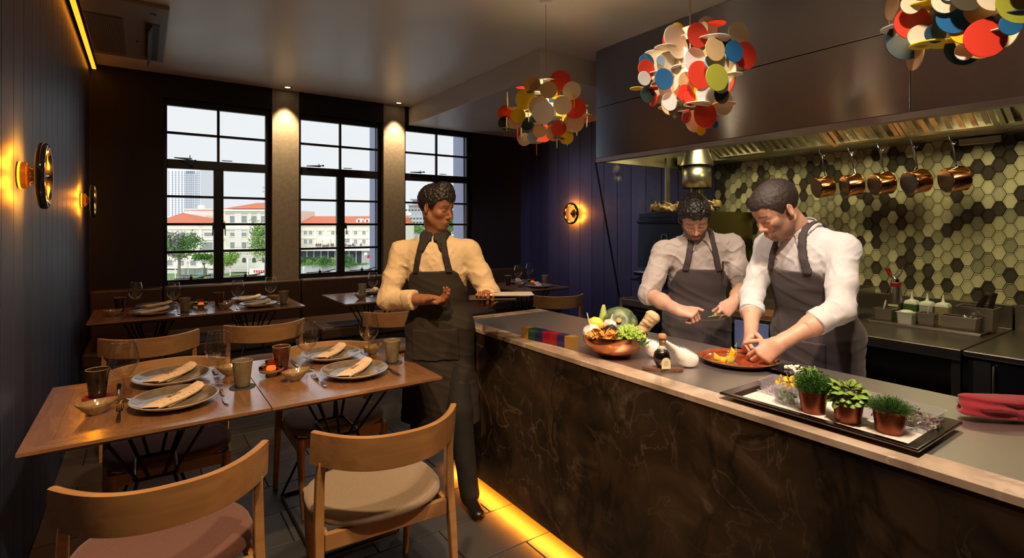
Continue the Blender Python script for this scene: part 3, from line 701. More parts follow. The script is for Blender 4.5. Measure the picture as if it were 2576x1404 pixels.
# charcoal oven with its chimney
ov = thing('charcoal_oven', 'dark charcoal oven with drop-down door on the kitchen worktop', 'oven', (3.75, 3.04, .83))
MB().box(.02, .82, -.31, .31, .10, .785).build('body', M_bluesteel, ov, smooth=False, bevel=.006)
M_olive = steel('steel tinted by golden reflection', (.20, .17, .075), .3, (1, 1, 20))  # plain steel, the golden reflection is put into its colour
MB().box(.02, .84, -.322, -.312, .0, .79).build('side_panel', M_olive, ov, smooth=False)
for x, y in ((.06, -.27), (.06, .27), (.78, -.27), (.78, .27)): MB().box(x-.02, x+.02, y-.02, y+.02, 0, .10).build('leg', M_bluesteel, ov, smooth=False)
dr = MB().prism([(.018, .23), (-.045, .23), (-.03, .29), (-.012, .735), (.018, .745)], -.26, .29, Matrix(((1, 0, 0, 0), (0, 0, 1, 0), (0, 1, 0, 0), (0, 0, 0, 1)))).build('door', M_bluesteel, ov, smooth=False, bevel=.006)
MB().tube([(-.04, -.24, .70), (-.04, .27, .70)], .013, 10).build('door_handle', M_bluesteel, dr)
MB().tube([(-.045, -.26, .235), (-.045, .30, .235)], .022, 10).build('door_hinge', M_blk, dr)
MB().tube([(-.028+.0, .02*math.cos(a)*1.6-.02, .56+.02*math.sin(a)*1.6) for a in [2*PI*i/20 for i in range(20)]], .004, 6, closed=True).build('thermometer', M_steel, dr)
MB().box(-.07, .03, -.30, .33, .165, .18).build('shelf_lip', M_bluesteel, ov, smooth=False)
for i in range(8): MB().box(-.06+.004, .82, -.29+i*.08, -.285+i*.08, .183, .19).build('grate_bar', M_blk, ov, smooth=False)
ch_ = thing('chimney_cowl', 'steel cone and cylinder cowl hanging over the charcoal oven', 'chimney', (4.15, 3.0, 1.84))
MB().lathe([(.128, 0), (.128, .20)], 40, cap=False).build('cylinder', M_steellit, ch_); solid(bpy.data.objects['cylinder'], .004)
MB().lathe([(.150, .205), (.150, .215), (.085, .40), (.085, .62)], 40, cap=False).build('cone', M_steellit, ch_)
MB().lathe([(.060, -.20), (.060, .02)], 24, cap=True).build('flue', M_olive, ch_)
MB().lathe([(.075, -.21), (.075, -.19), (.06, -.185)], 24).build('flue_collar', M_blk, ch_)
MB().box(-.2, -.15, .18, .20, -.2, .28).build('bracket', M_steellit, ch_, smooth=False)
# ================================================================ pendant lamps of coloured discs
DC = {'c': (.76, .64, .44), 'w': (.84, .80, .72), 'b': (.55, .38, .17), 'p': (.72, .46, .24), 'r': (.68, .045, .02), 'y': (.78, .56, .02), 'u': (.015, .12, .28), 'k': (.018, .018, .018),
      'g': (.025, .06, .045), 't': (.012, .045, .075), 'm': (.36, .52, .45), 'o': (.36, .37, .04), 'n': (.012, .03, .13), 'd': (.07, .06, .03), 'l': (.35, .52, .60)}
for k in DC: mat('painted disc '+k, DC[k], .45)
M_bulb = mat('opal glass bulb', (1, .9, .7), .4, emit=(1, .78, .38), estr=10)
M_cord = mat('pale cable', (.5, .42, .34), .6)
disc_cache = {}
def disc_mesh(r, c):
    r = round(r/.004)*.004
    if (r, c) not in disc_cache:
        q = MB(); q.lathe([(r-.0006, -.0021), (r, -.0015), (r, .0015), (r-.0006, .0021)], 28); me = q.mesh('disc'); me.materials.append(MATS['painted disc '+c]); disc_cache[(r, c)] = me
    return disc_cache[(r, c)]
LA = """608 685 83 F r;375 712 70 F b;490 680 85 H w;523 683 57 H d;290 728 52 H r;512 790 70 F b;700 785 75 F c;325 850 85 F y;605 822 55 H y;405 797 70 H g;165 815 72 E b;437 920 83 F c;622 925 76 F c;150 930 72 F r;725 922 88 F r;533 885 76 H w;240 905 66 H b;360 950 40 H c;265 985 60 F y;335 1045 54 F t;440 1113 56 F p;310 1162 56 F c;595 1090 62 F r;660 1150 60 F y;583 1163 60 H t;155 1055 55 H o;720 1035 85 F p;810 960 60 H c;840 985 55 H r;412 1205 87 E r;582 1165 75 E c;658 1040 83 E b;460 1020 75 E k;835 980 75 E c;160 1020 60 E c;815 880 28 H c;440 1045 55 H c;390 1187 70 H c;380 1155 45 F l;240 1030 60 F p;700 1100 35 H w;385 765 36 E y;497 650 42 E w;515 845 26 E k;470 985 90 F w;350 990 50 E w;618 1010 60 E c;250 1110 60 E r;285 1090 60 E c;690 1075 45 E k;560 1120 70 F p;145 1010 60 F g;720 870 60 E y;530 1000 95 H w;470 760 80 E c"""
LB = """1617 267 70 F y;1545 330 90 G r;1740 265 95 H w;1870 270 100 F c;1935 238 88 H r;1600 400 105 F c;1783 413 96 F r;1905 430 135 H w;2125 350 104 F c;1425 465 88 H w;1520 460 90 H c;1625 470 95 F c;2015 440 68 G k;2075 537 86 F u;2175 535 112 F r;1965 470 100 F k;1352 545 73 F u;1355 618 77 F r;1537 600 106 F c;1655 625 85 H w;1765 590 108 F w;1255 728 57 H y;1800 715 112 F r;1512 745 86 F u;1365 815 76 F g;1415 760 60 H r;1935 755 106 F o;1968 780 88 F m;1695 750 82 F b;2070 705 76 H c;1960 620 90 F c;1975 870 74 F k;1545 790 102 F p;1552 905 76 F w;1780 932 106 H c;1850 862 90 F w;1720 890 60 F r;1848 1005 114 F r;1760 1035 90 F c;1815 1110 46 F y;1600 960 66 F d;1655 968 48 H c;1680 850 70 F r;1440 645 66 H c;1340 700 62 F w;1920 540 90 F b;1700 380 56 H w;1880 600 90 G w;2030 680 95 G c;1590 640 90 G b;1650 545 90 G w;1480 580 40 F l;1880 625 50 F l;1820 310 80 G c;1740 850 90 G y;1930 1070 30 F u;1410 850 60 G r;1690 1000 60 G r;1580 700 110 G c"""
LCC = """985 110 105 F r;1040 205 72 F c;1085 260 100 H y;1130 105 80 G k;1140 215 58 F t;1262 160 96 F u;1350 60 100 F d;1320 235 86 F y;1445 310 116 F r;1320 350 56 F w;1570 190 118 H n;1650 130 132 F o;1540 268 72 H c;1590 260 60 F u;1440 62 62 H c;1210 65 76 F c;1130 22 72 H w;1050 25 72 H y;1240 15 62 F l;1500 70 100 F c;1420 130 90 F p;1640 40 60 F r;985 20 60 F c;1300 -120 110 F r;1500 -160 110 F c;1180 -140 95 F u;1620 -110 100 F y;1390 -220 100 F w;1050 -90 90 F k;1750 20 95 F g;1390 -310 110 H w;1700 -60 100 H c;1110 -40 80 G o;1560 -20 80 G w;1440 210 80 G b;1300 100 90 G w;1600 -240 90 F b;1220 -260 90 H r;1800 150 80 F c;1780 -150 85 F u"""
def pendant(loc, D, sx, spec, cx, cy, kx, rz, label, turn, cord):
    """discs slotted together; kx,kz turn drawing units into metres around the lamp's own centre"""
    p = thing('pendant_lamp', label, 'pendant lamp', loc, rz, 'coloured disc pendant lamps')
    R = random.Random(int(cx)); ct = sx; items = []
    for it in spec.split(';'):
        a = it.split(); x = (float(a[0])-cx)*kx*ct; z = -(float(a[1])-cy)*kx; r = float(a[2])*kx; items.append((x, z, r, a[3], a[4]))
    for i, (x, z, r, k, c) in enumerate(items):
        rad_ = math.sqrt(max(.0, .27**2-x*x-(z)**2*1.4)); fr = {'F': .75, 'H': .55, 'E': .6, 'G': .35}[k]
        y = -rad_*fr*R.uniform(.6, 1.1)
        o = put('disc', disc_mesh(r, c), None, p, (x, y, z), smooth=False)
        o.rotation_euler = {'F': (PI/2, 0, rad(turn)), 'G': (PI/2, 0, rad(turn+90)), 'E': (PI/2, 0, PI/2), 'H': (0, 0, 0)}[k]
    for i in range(26):     # far side of the same cluster
        a = R.uniform(.15, PI-.15); e = R.uniform(-.9, .9); rr_ = R.uniform(.16, .25)
        x, y, z = rr_*math.cos(a)*math.cos(e), rr_*math.sin(a)*math.cos(e), rr_*.85*math.sin(e)
        o = put('disc', disc_mesh(R.uniform(.045, .08), R.choice('cccwwwbpryyruktg')), None, p, (x, y, z), smooth=False)
        o.rotation_euler = [(PI/2, 0, rad(turn)), (PI/2, 0, rad(turn+90)), (0, 0, 0)][i % 3]
    MB().ball((0, 0, .01), .055, 20, 14, (1, 1, 1.15)).lathe([(.022, .06), (.022, .13)], 16).build('bulb', M_bulb, p)
    MB().tube([(0, 0, .12), (0, 0, CEIL-loc[2]-.03)], .0028, 6).build('cord', M_cord, p)
    MB().lathe([(.0, -.055), (.03, -.05), (.048, -.025), (.052, 0)], 24, T(z=CEIL-loc[2])).build('ceiling_rose', M_white, p)
    return p
def azi(x, y): return math.atan2(y, x)-PI/2
PEND = [((2.23, 2.80, 2.26), LA, 490, 930, .0008, 1.0, 0, 'pendant lamp of coloured discs nearest the windows, over the far end of the counter'),
        ((2.27, 1.68, 2.256), LB, 1722, 655, .000605, .93, 38, 'pendant lamp of coloured discs in the middle, before the hood'),
        ((2.27, .56, 2.256), LCC, 1390, -20, .000528, .755, 30, 'pendant lamp of coloured discs cut off by the top right corner')]
for loc, sp, cx, cy, k, ct, tn, lab in PEND:
    pendant(loc, 0, ct, sp, cx, cy, k, azi(loc[0], loc[1]), lab, tn, 0)
    lamp('POINT', (loc[0], loc[1], loc[2]+.01), 48 if loc[1] > 2 else 34, (1, .70, .38), .06)
# ================================================================ tableware
M_plate = tex(mat('stoneware plate', (.17, .14, .10), .16, coat=.3), nscale=30, detail=5, c1=(.13, .105, .075), c2=(.19, .155, .115), rlo=.12, rhi=.22)
M_rim = mat('bare clay rim', (.50, .42, .33), .3)
M_napkin = mat('napkin paper', (.72, .55, .38), .85)
M_ink = mat('brown print', (.10, .05, .03), .9); M_inkr = mat('red print', (.45, .05, .02), .9)
M_cutl = mat('polished cutlery', (.52, .42, .36), .13, 1)
M_cupd = tex(mat('dark glaze', (.02, .012, .008), .14, coat=.4), nscale=18, c1=(.012, .008, .006), c2=(.045, .022, .010)); M_cupg = tex(mat('olive glaze', (.10, .085, .05), .18, coat=.3), nscale=20, c1=(.13, .105, .065), c2=(.19, .155, .10)); M_cupr = tex(mat('oxblood glaze', (.07, .018, .010), .15, coat=.4), nscale=18, c1=(.045, .014, .009), c2=(.09, .03, .015)); M_cupp = mat('pale green glaze', (.30, .30, .24), .2)
M_bowl = tex(mat('ochre glaze', (.30, .20, .09), .14, coat=.3), nscale=40, c1=(.24, .16, .07), c2=(.34, .235, .12))
M_coast = mat('crimson felt coaster', (.20, .008, .025), .8); M_coastg = mat('grey coaster', (.035, .035, .04), .6)
M_wglass = mat('wine glass', (1, 1, 1), 0)
n_, l_ = nodes(M_wglass); _tr = n_.new('ShaderNodeBsdfTransparent'); _tr.inputs[0].default_value = (.93, .92, .90, 1); _gl = n_.new('ShaderNodeBsdfGlossy'); _gl.inputs['Roughness'].default_value = .015
_lw = n_.new('ShaderNodeLayerWeight'); _pw = n_.new('ShaderNodeMath'); _pw.operation = 'POWER'; _pw.inputs[1].default_value = 2.2; _lw.inputs[0].default_value = .5; _fr = n_.new('ShaderNodeMath'); _fr.operation = 'MULTIPLY_ADD'; _fr.inputs[1].default_value = .85; _fr.inputs[2].default_value = .10; l_.new(_lw.outputs['Facing'], _pw.inputs[0]); l_.new(_pw.outputs[0], _fr.inputs[0]); _mx = n_.new('ShaderNodeMixShader')
l_.new(_fr.outputs[0], _mx.inputs[0]); l_.new(_tr.outputs[0], _mx.inputs[1]); l_.new(_gl.outputs[0], _mx.inputs[2]); l_.new(_mx.outputs[0], n_['Material Output'].inputs[0])
def make_plate():
    p = thing('dinner_plate', '', 'plate', group='large stoneware plates')
    MB().lathe([(.0, .002), (.085, .0), (.09, .004), (.13, .014), (.158, .027), (.161, .030)], 56, cap=False, sy=1.07).build('base', M_rim, p)
    MB().lathe([(.161, .030), (.1605, .0325), (.157, .0325), (.15, .030), (.128, .019), (.10, .0135), (0, .012)], 56, cap=False, sy=1.07).build('well', M_plate, p)
    MB().lathe([(.1605, .0300), (.1618, .0318), (.1600, .0334), (.1585, .0328)], 56, cap=False, sy=1.07).build('rim', M_rim, p)
    return p
def make_napkin(txt=True):
    n = thing('paper_napkin', '', 'napkin', group='rolled printed napkins'); L = .30
    def f(u, v):
        x = (v-.5)*L; a = 2*PI*u; w = .036*(1-.25*max(0, v-.8)/.2); h = .013
        cx, cy = math.cos(a), math.sin(a)
        y = w*math.copysign(abs(cx)**.8, cx); z = h*math.copysign(abs(cy)**.9, cy)
        lift = .016*max(0, (v-.82)/.18)**1.5+.004*max(0, (.12-v)/.12); flat = 1-.75*max(0, (.14-v)/.14)-.55*max(0, (v-.80)/.2)
        y += .004*math.sin(v*9)+.012*max(0, v-.8)*(1 if cx > 0 else -1)
        return (x+(.018*cx if v > .97 else (-.014*cx if v < .03 else 0)), y, .015+z*max(.18, flat)+lift)
    MB().grid(24, 28, f, wrap=True).build('paper', M_napkin, n, angle=60); o = bpy.data.objects['paper'] if 'paper' in bpy.data.objects else None
    R = random.Random(5); a = MB(); b = MB()
    for k in range(22):
        v = .10+.80*(k+R.uniform(-.2, .2))/22; s = [-1, 0, 1][k % 3]; ang = PI/2+s*.85+R.uniform(-.1, .1)
        if s == 0 and .28 < v < .66 and txt: continue
        p = Vector(f(ang/(2*PI), v)); q = Vector(f((ang+.01)/(2*PI), v)); t = (q-p).normalized(); nn = Vector((1, 0, 0)).cross(t); nn = nn if nn.z > 0 else -nn
        p += nn*.0006; l = .0055; w_ = .0018; d1 = (Vector((1, 0, 0))*.35+t*.9).normalized(); d2 = nn.cross(d1)
        (a if R.random() < .5 else b).add([p-d1*l, p+d2*w_, p+d1*l, p-d2*w_], [(0, 1, 2, 3)])
    a.build('dark_print', M_ink, n, smooth=False); b.build('red_print', M_inkr, n, smooth=False)
    if txt: text_obj('BRACI', .026, M_ink, n, T(-.015, 0, .0300), depth=.0002)
    MB().box(-.08, .02, -.030, .045, .001, .004).build('folded_edge', M_napkin, n, smooth=False)
    return n
def make_glass():
    g = thing('wine_glass', '', 'glass', group='wine glasses')
    MB().lathe([(.0, .0065), (.006, .006), (.025, .003), (.040, .0008), (.041, .0018), (.025, .0045), (.009, .0085)], 40, cap=False).build('foot', M_wglass, g)
    MB().lathe([(.009, .0085), (.0048, .020), (.0038, .05), (.0040, .085), (.006, .097)], 16, cap=False).build('stem', M_wglass, g)
    pr = [(.0, .097), (.012, .100), (.030, .112), (.046, .133), (.0535, .158), (.0545, .175), (.0515, .200), (.046, .226), (.0415, .248)]
    MB().lathe(pr, 40, cap=False).build('bowl', M_wglass, g); MB().tube([(.0416*math.cos(a), .0416*math.sin(a), .248) for a in [2*PI*i/40 for i in range(40)]], .0009, 6, closed=True).build('rim', mat('rim highlight', (.75, .75, .78), .06, 1), g)  # bright metal ring added to draw the highlight along the rim
    return g
def make_cup(m, cm):
    c = thing('ceramic_beaker', '', 'cup', group='ceramic beakers')
    MB().lathe([(0, .003), (.030, .003), (.032, .006), (.036, .05), (.0435, .115), (.0445, .120), (.0435, .1215), (.0418, .118), (.033, .05), (.029, .010), (0, .009)], 36, cap=False).build('body', m, c)
    MB().lathe([(.0438, .1185), (.0450, .1205), (.0435, .1222), (.0420, .1200)], 36, cap=False).build('lip', mat('worn lip', (.30, .24, .18), .25), c)
    return c
def make_coaster(m): return MB().lathe([(0, 0), (.0545, 0), (.0555, .0015), (.0545, .003), (0, .003)], 40).build('coaster', m)
def make_bowl():
    b = thing('small_dish', '', 'dish', group='leaf shaped ochre dishes')
    def f(u, v):
        a = 2*PI*u; t = [0, .34, .40, .62, .86, 1.0, .985, .93, .70, .42, 0][int(round(v*10))]; z = [.001, .0, .003, .016, .034, .046, .0485, .044, .022, .010, .008][int(round(v*10))]
        x = .070*t*math.cos(a); y = .046*t*math.copysign(abs(math.sin(a))**1.25, math.sin(a))
        return (x*(1+.08*max(0, math.cos(a))**6*t), y, z+.006*t*abs(math.cos(a))**5)
    MB().grid(36, 11, f, wrap=True).build('body', M_bowl, b, angle=80)
    return b
def make_fork():
    f = thing('fork', '', 'fork', group='forks')
    q = MB()
    def strip(pts, th=.0016):
        for (p, wl), (p2, w2) in zip(pts[:-1], pts[1:]):
            q.add([(p[0], p[1]-wl, p[2]), (p[0], p[1]+wl, p[2]), (p2[0], p2[1]+w2, p2[2]), (p2[0], p2[1]-w2, p2[2]), (p[0], p[1]-wl, p[2]+th), (p[0], p[1]+wl, p[2]+th), (p2[0], p2[1]+w2, p2[2]+th), (p2[0], p2[1]-w2, p2[2]+th)],
                  [(0, 1, 2, 3), (4, 7, 6, 5), (0, 4, 5, 1), (3, 2, 6, 7), (0, 3, 7, 4), (1, 5, 6, 2)])
    strip([((-.12, 0, .003), .006), ((-.10, 0, .004), .008), ((-.05, 0, .009), .0055), ((.0, 0, .012), .0032), ((.022, 0, .009), .0045), ((.034, 0, .004), .011), ((.052, 0, .002), .0125)], .002); q.build('handle', M_cutl, f, angle=50)
    q = MB()
    for k in range(4):
        y = -.0105+k*.007; strip([((.052, y, .002), .002), ((.075, y, .001), .0018), ((.095, y, .004), .0014), ((.104, y, .008), .0008)], .0015)
    q.build('tines', M_cutl, f, angle=50)
    return f
def make_knife():
    f = thing('table_knife', '', 'knife', group='table knives')
    MB().tube([(-.115, 0, .006), (-.11, 0, .006), (-.06, 0, .007), (-.01, 0, .006)], [.004, .0075, .0062, .0045], 10, flat=.6).build('handle', M_cutl, f)
    MB().prism([(-.012, -.004), (.0, -.009), (.06, -.011), (.10, -.007), (.115, .004), (.10, .007), (-.012, .006)], .004, .0058).build('blade', M_cutl, f, smooth=False)
    return f
protos = {}
def place(kind, x, y, z, rz, label, *a):
    if kind not in protos:
        protos[kind] = {'plate': make_plate, 'napkin': make_napkin, 'glass': make_glass, 'bowl': make_bowl, 'fork': make_fork, 'knife': make_knife,
            'cupd': lambda: make_cup(M_cupd, 0), 'cupg': lambda: make_cup(M_cupg, 0), 'cupr': lambda: make_cup(M_cupr, 0), 'cupp': lambda: make_cup(M_cupp, 0),
            'cor': lambda: tag(make_coaster(M_coast), '', 'coaster', 'round coasters'), 'cog': lambda: tag(make_coaster(M_coastg), '', 'coaster', 'round coasters')}[kind]()
        o = protos[kind]; o.location = (x, y, z); o.rotation_euler = (0, 0, rz); o['label'] = label; return o
    return copy_tree(protos[kind], (x, y, z), rz, label)
def setting(px_, py_, nz, nrot, kx, fx, where, side, dn=0):
    """plate with rolled napkin, knife and fork"""
    place('plate', px_, py_, .75, 0, 'large grey stoneware plate, '+where)
    place('napkin', px_+.005, py_-.01*side, .7645, nrot, 'rolled fleck printed napkin on the plate, '+where)
    place('fork', fx[0], fx[1], .75, fx[2], 'fork lying beside the plate, '+where)
    place('knife', kx[0], kx[1], .75, kx[2], 'table knife lying beside the plate, '+where)
h = PI/2
setting(.108, 2.635, 0, rad(50), (.285, 2.60, h+PI), (-.08, 2.62, h), 'front table, left seat on the viewer side', 1)
setting(.870, 2.635, 0, rad(47), (1.045, 2.58, h+PI), (.69, 2.62, h), 'front table, right seat on the viewer side', 1)
setting(.112, 3.015+.015, 0, rad(52), (-.095, 2.99, h), (.295, 3.02, -h), 'front table, left seat on the window side', -1)
setting(.872, 3.04, 0, rad(50), (.667, 2.99, h), (1.065, 3.06, -h), 'front table, right seat on the window side', -1)
for (x, y, lab) in [(-.07, 2.80, 'wine glass at the left end of the front table, nearest the plank wall'), (.286, 2.835, 'wine glass beside the olive beaker in the middle of the front table'),
                    (.69, 2.845, 'wine glass behind the fork on the right half of the front table'), (1.04, 2.90, 'wine glass at the right end of the front table'),
                    (-.06, 5.70, 'leftmost wine glass on the bench table'), (.215, 5.50, 'second wine glass from the left on the bench table'), (.70, 5.36, 'third wine glass from the left on the bench table'), (1.005, 5.52, 'rightmost wine glass on the bench table'),
                    (1.99, 5.43, 'wine glass on the table behind the waiter'), (3.87, 5.42, 'left wine glass on the far corner table'), (4.16, 5.57, 'right wine glass on the far corner table')]:
    place('glass', x, y, .75, 0, lab)
for (k, co, x, y, lab) in [('cupd', 'cor', -.165, 2.92, 'front table, left end'), ('cupg', 'cog', .375, 2.725, 'middle of the front table beside the joint'), ('cupr', 'cor', .585, 2.93, 'front table behind the tealight'), ('cupg', 'cog', 1.11, 2.735, 'right end of the front table'),
                           ('cupd', 'cor', -.17, 5.70, 'left end of the bench table'), ('cupg', 'cog', .29, 5.35, 'bench table left of the tealight'), ('cupr', 'cog', .575, 5.60, 'bench table right of the tealight'), ('cupg', 'cog', 1.09, 5.36, 'right end of the bench table'),
                           ('cupp', 'cog', 1.92, 5.56, 'table behind the waiter'), ('cupd', 'cor', 3.72, 5.43, 'left side of the far corner table'), ('cupg', 'cog', 4.13, 5.20, 'right side of the far corner table')]:
    col = {'cupd': 'near black', 'cupg': 'olive grey', 'cupr': 'oxblood brown', 'cupp': 'pale green'}[k]
    place(co, x, y, .75, 0, ('crimson' if co == 'cor' else 'grey')+' round coaster under the beaker, '+lab)
    place(k, x, y, .7532, rnd.random(), col+' ceramic beaker, '+lab)
for (x, y, r, lab) in [(-.155, 2.665, .35, 'front table, left end by the fork'), (.600, 2.69, .3, 'front table before the tealight'), (1.09, 2.985, .4, 'right rear corner of the front table'), (.355, 2.975, .2, 'front table behind the olive beaker'),
                       (-.215, 5.47, .2, 'left end of the bench table'), (.61, 5.38, .2, 'bench table beside the tealight'), (1.07, 5.71, .1, 'right rear side of the bench table'), (.345, 5.64, .1, 'bench table behind the olive beaker'),
                       (1.81, 5.29, .2, 'table behind the waiter'), (3.74, 5.20, .3, 'front left of the far corner table'), (4.13, 5.50, .1, 'rear of the far corner table')]:
    place('bowl', x, y, .75, r, 'small leaf shaped ochre dish, '+lab)
for (x, y, w) in [(.065, 5.40, 'bench table, left seat on the room side'), (.875, 5.37, 'bench table, right seat on the room side'), (.10, 5.78, 'bench table, left seat on the bench side'), (.86, 5.79, 'bench table, right seat on the bench side'),
                  (2.08, 5.66, 'table behind the waiter'), (3.93, 5.08, 'far corner table, room side'), (3.99, 5.57, 'far corner table, bench side')]:
    place('plate', x, y, .75, 0, 'large grey stoneware plate, '+w); place('napkin', x, y, .7645, rad(42)+(x > 2)*.3, 'rolled cream napkin on the plate, '+w)
    s = -1 if 'bench side' in w else 1
    place('fork', x-.185*s, y, .75, h*s, 'fork lying beside the plate, '+w); place('knife', x+.18*s, y-.05*s, .75, h*s+PI, 'table knife lying beside the plate, '+w)
# tealight holders
M_amberg = mat('amber lamp glass', (.55, .14, .02), .05); n_, l_ = nodes(M_amberg)
_tr = n_.new('ShaderNodeBsdfTransparent'); _tr.inputs[0].default_value = (.85, .42, .22, 1); _gl = n_.new('ShaderNodeBsdfGlossy'); _gl.inputs['Roughness'].default_value = .03; _fr = n_.new('ShaderNodeFresnel'); _mx = n_.new('ShaderNodeMixShader')
l_.new(_fr.outputs[0], _mx.inputs[0]); l_.new(_tr.outputs[0], _mx.inputs[1]); l_.new(_gl.outputs[0], _mx.inputs[2]); l_.new(_mx.outputs[0], n_['Material Output'].inputs[0])
tl = thing('tealight_holder', 'amber glass tealight on a small wooden foot, front table', 'candle holder', (.52, 2.845, .75), group='amber tealight holders')
MB().lathe([(0, 0), (.026, 0), (.024, .010), (.030, .016), (.052, .024), (.058, .034), (.054, .036), (.030, .028), (0, .027)], 36, cap=False).build('wooden_dish', mat('turned wood', (.30, .19, .10), .4), tl)
MB().lathe([(.0, .0285), (.04, .030), (.056, .040), (.056, .048), (.045, .056), (.028, .060), (.026, .072), (.030, .076), (.027, .077), (.023, .072), (.024, .058)], 36, cap=False).build('glass', M_amberg, tl)
MB().lathe([(0, .031), (.021, .031), (.023, .036), (.022, .046), (.018, .049), (0, .047)], 24).build('candle', mat('lit wax', (1, .5, .2), .5, emit=(1, .42, .12), estr=.8), tl)
copy_tree(tl, (.425, 5.55, .75), 0, 'amber glass tealight on a small wooden foot, bench table'); copy_tree(tl, (4.03, 5.33, .75), 0, 'amber glass tealight on the far corner table')
# ================================================================ on the chefs' counter
ZC = .9092
M_copper = tex(mat('hammered copper', (.62, .27, .13), .22, 1), 'voronoi', nscale=55, bump=.12, bdist=.002)
M_cop2 = mat('polished copper', (.70, .30, .13), .16, 1); M_tin = mat('dark pan base', (.16, .14, .13), .38, 1)
def acryl(name, c):
    m = mat(name, c, .06, trans=.55, ior=1.45); return m
cc = [('ochre', (.55, .33, .06)), ('dark green', (.02, .10, .05)), ('navy blue', (.015, .03, .12)), ('crimson', (.35, .01, .03)), ('red', (.42, .02, .03)), ('violet blue', (.05, .03, .13)), ('amber', (.50, .28, .07))]
dv = Vector((.045, -.352, 0)).normalized(); ang = math.atan2(dv.y, dv.x)
for i, (n, c) in enumerate(cc):
    p = Vector((1.652, 2.222, ZC))+dv*(i*.0502+.0)
    o = MB().box(-.0248, .0248, -.025, .025, 0, .058).build('acrylic_block', acryl('acrylic '+n, c), None, loc=p, smooth=False, bevel=.0012); o.rotation_euler.z = ang
    tag(o, n+' translucent block in the row of coloured blocks on the counter', 'block', 'row of coloured blocks')
M_porc = mat('white porcelain', (.78, .74, .68), .12, coat=.4)
# copper bowl with vegetables
BX, BY = 1.755, 1.705
cbw = thing('copper_bowl', 'hammered copper bowl heaped with vegetables on the counter', 'bowl', (BX, BY, ZC))
MB().lathe([(0, .004), (.05, .0), (.075, .006), (.115, .032), (.140, .066), (.147, .100), (.1465, .1025), (.1445, .1015), (.137, .066), (.112, .036), (.07, .012), (0, .010)], 64, cap=False).build('shell', M_copper, cbw)
BZ = ZC+.085
VR = Vector((.8205, -.5717, 0)); VF = Vector((.5717, .8205, 0))
def bp(r, f, z): q = VR*r+VF*f; return (BX+q.x, BY+q.y, ZC+z)   # r: to the viewer's right, f: away from the viewer
# pumpkin
def pump(u, v):
    a = 2*PI*u; ph = PI*v; r = .088*(1-.03*abs(math.cos(a*5))**6*math.sin(ph)); rr_ = math.sin(ph)**.9*r
    return (rr_*math.cos(a), rr_*math.sin(a), -.068*math.cos(ph)*(1-.25*math.sin(ph)**4*0)-.012*math.exp(-(rr_/.03)**2)*(1 if v > .5 else -1))
M_pump = tex(mat('green squash skin', (.05, .09, .03), .4), scale=(1, 1, .4), nscale=26, detail=6, c1=(.035, .065, .028), c2=(.13, .17, .06), c3=(.25, .28, .14), lo=.42, hi=.62, bump=.1, bdist=.002)
pk_ = thing('squash', 'round dark green squash in the copper bowl', 'squash', bp(.035, .065, .125))
MB().grid(60, 24, pump, wrap=True).build('fruit', M_pump, pk_); pk_.rotation_euler = (rad(62), 0, YAW*-1+rad(-12))
MB().lathe([(.013, .050), (.010, .062), (.012, .072), (0, .074)], 10).build('stem', mat('corky stem', (.45, .28, .12), .8), pk_)
lm = tag(MB().lathe([(0, -.042), (.006, -.040), (.012, -.033), (.026, -.020), (.031, 0), (.026, .022), (.012, .034), (.007, .040), (0, .042)], 24).build('lemon', tex(mat('lemon skin', (.85, .58, .06), .4), nscale=160, bump=.15, bdist=.001), loc=bp(-.075, .045, .135)), 'yellow lemon at the back left of the copper bowl', 'lemon'); lm.rotation_euler = (0, rad(70), 2.2)
def bulb(name, lab, r, c, loc, rot, stem):
    o = thing(name, lab, 'garlic' if name == 'garlic_bulb' else 'onion', loc); o.rotation_euler = rot
    def f(u, v):
        a = 2*PI*u; t = v; rr_ = r*(max(0, math.sin(PI*min(1, t*1.05)))**.7)*(1-.08*abs(math.cos(a*4))) if t < .7 else r*.72*max(0, 1-(t-.7)/.3)**1.6+.004
        return (rr_*math.cos(a), rr_*math.sin(a), r*2.1*t-r*.9)
    MB().grid(32, 18, f, wrap=True).build('skin', c, o); MB().tube([(0, 0, r*1.15), (.002, .004, r*1.5), (.012, .01, r*stem)], [.005, .003, .0025], 6).build('stalk', c, o)
M_garl = tex(mat('garlic skin', (.70, .50, .42), .5), scale=(1, 1, .2), nscale=30, c1=(.62, .40, .36), c2=(.80, .66, .56), bump=.1, bdist=.001); M_on = tex(mat('white onion skin', (.7, .66, .6), .35), scale=(1, 1, .2), nscale=24, c1=(.60, .56, .55), c2=(.82, .78, .72))
bulb('white_onion', 'white onion with dry stalk at the left rim of the copper bowl', .043, M_on, bp(-.105, -.02, .105), (0, rad(-25), .4), 2.3)
bulb('garlic_bulb', 'pinkish garlic bulb behind the dark truffle in the copper bowl', .032, M_garl, bp(-.022, -.005, .135), (rad(20), 0, 0), 1.6)
gl_ = MB(); gl_.grid(7, 14, lambda u, v: ((u-.5)*.032*math.sin(PI*(.12+.86*v))**.8, .006*math.cos((u-.5)*3)+.012*v*v, v*.115-.02))
o = gl_.build('chard_leaf', tex(mat('leaf blade', (.30, .42, .08), .45), scale=(1, 1, .3), nscale=30, c1=(.20, .33, .05), c2=(.62, .66, .30)), loc=bp(-.045, .05, .125)); solid(o, .004); o.rotation_euler = (0, rad(5), -YAW); tag(o, 'upright green leaf at the back of the copper bowl', 'leaf')
tr_ = SDF((-.04, -.04, -.04), (.04, .04, .04), .0025); tr_.ell((0, 0, 0), (.026, .023, .022), 0); X_, Y_, Z_ = tr_.grids(); tr_.d += .004*vnoise(X_, Y_, Z_, 90)
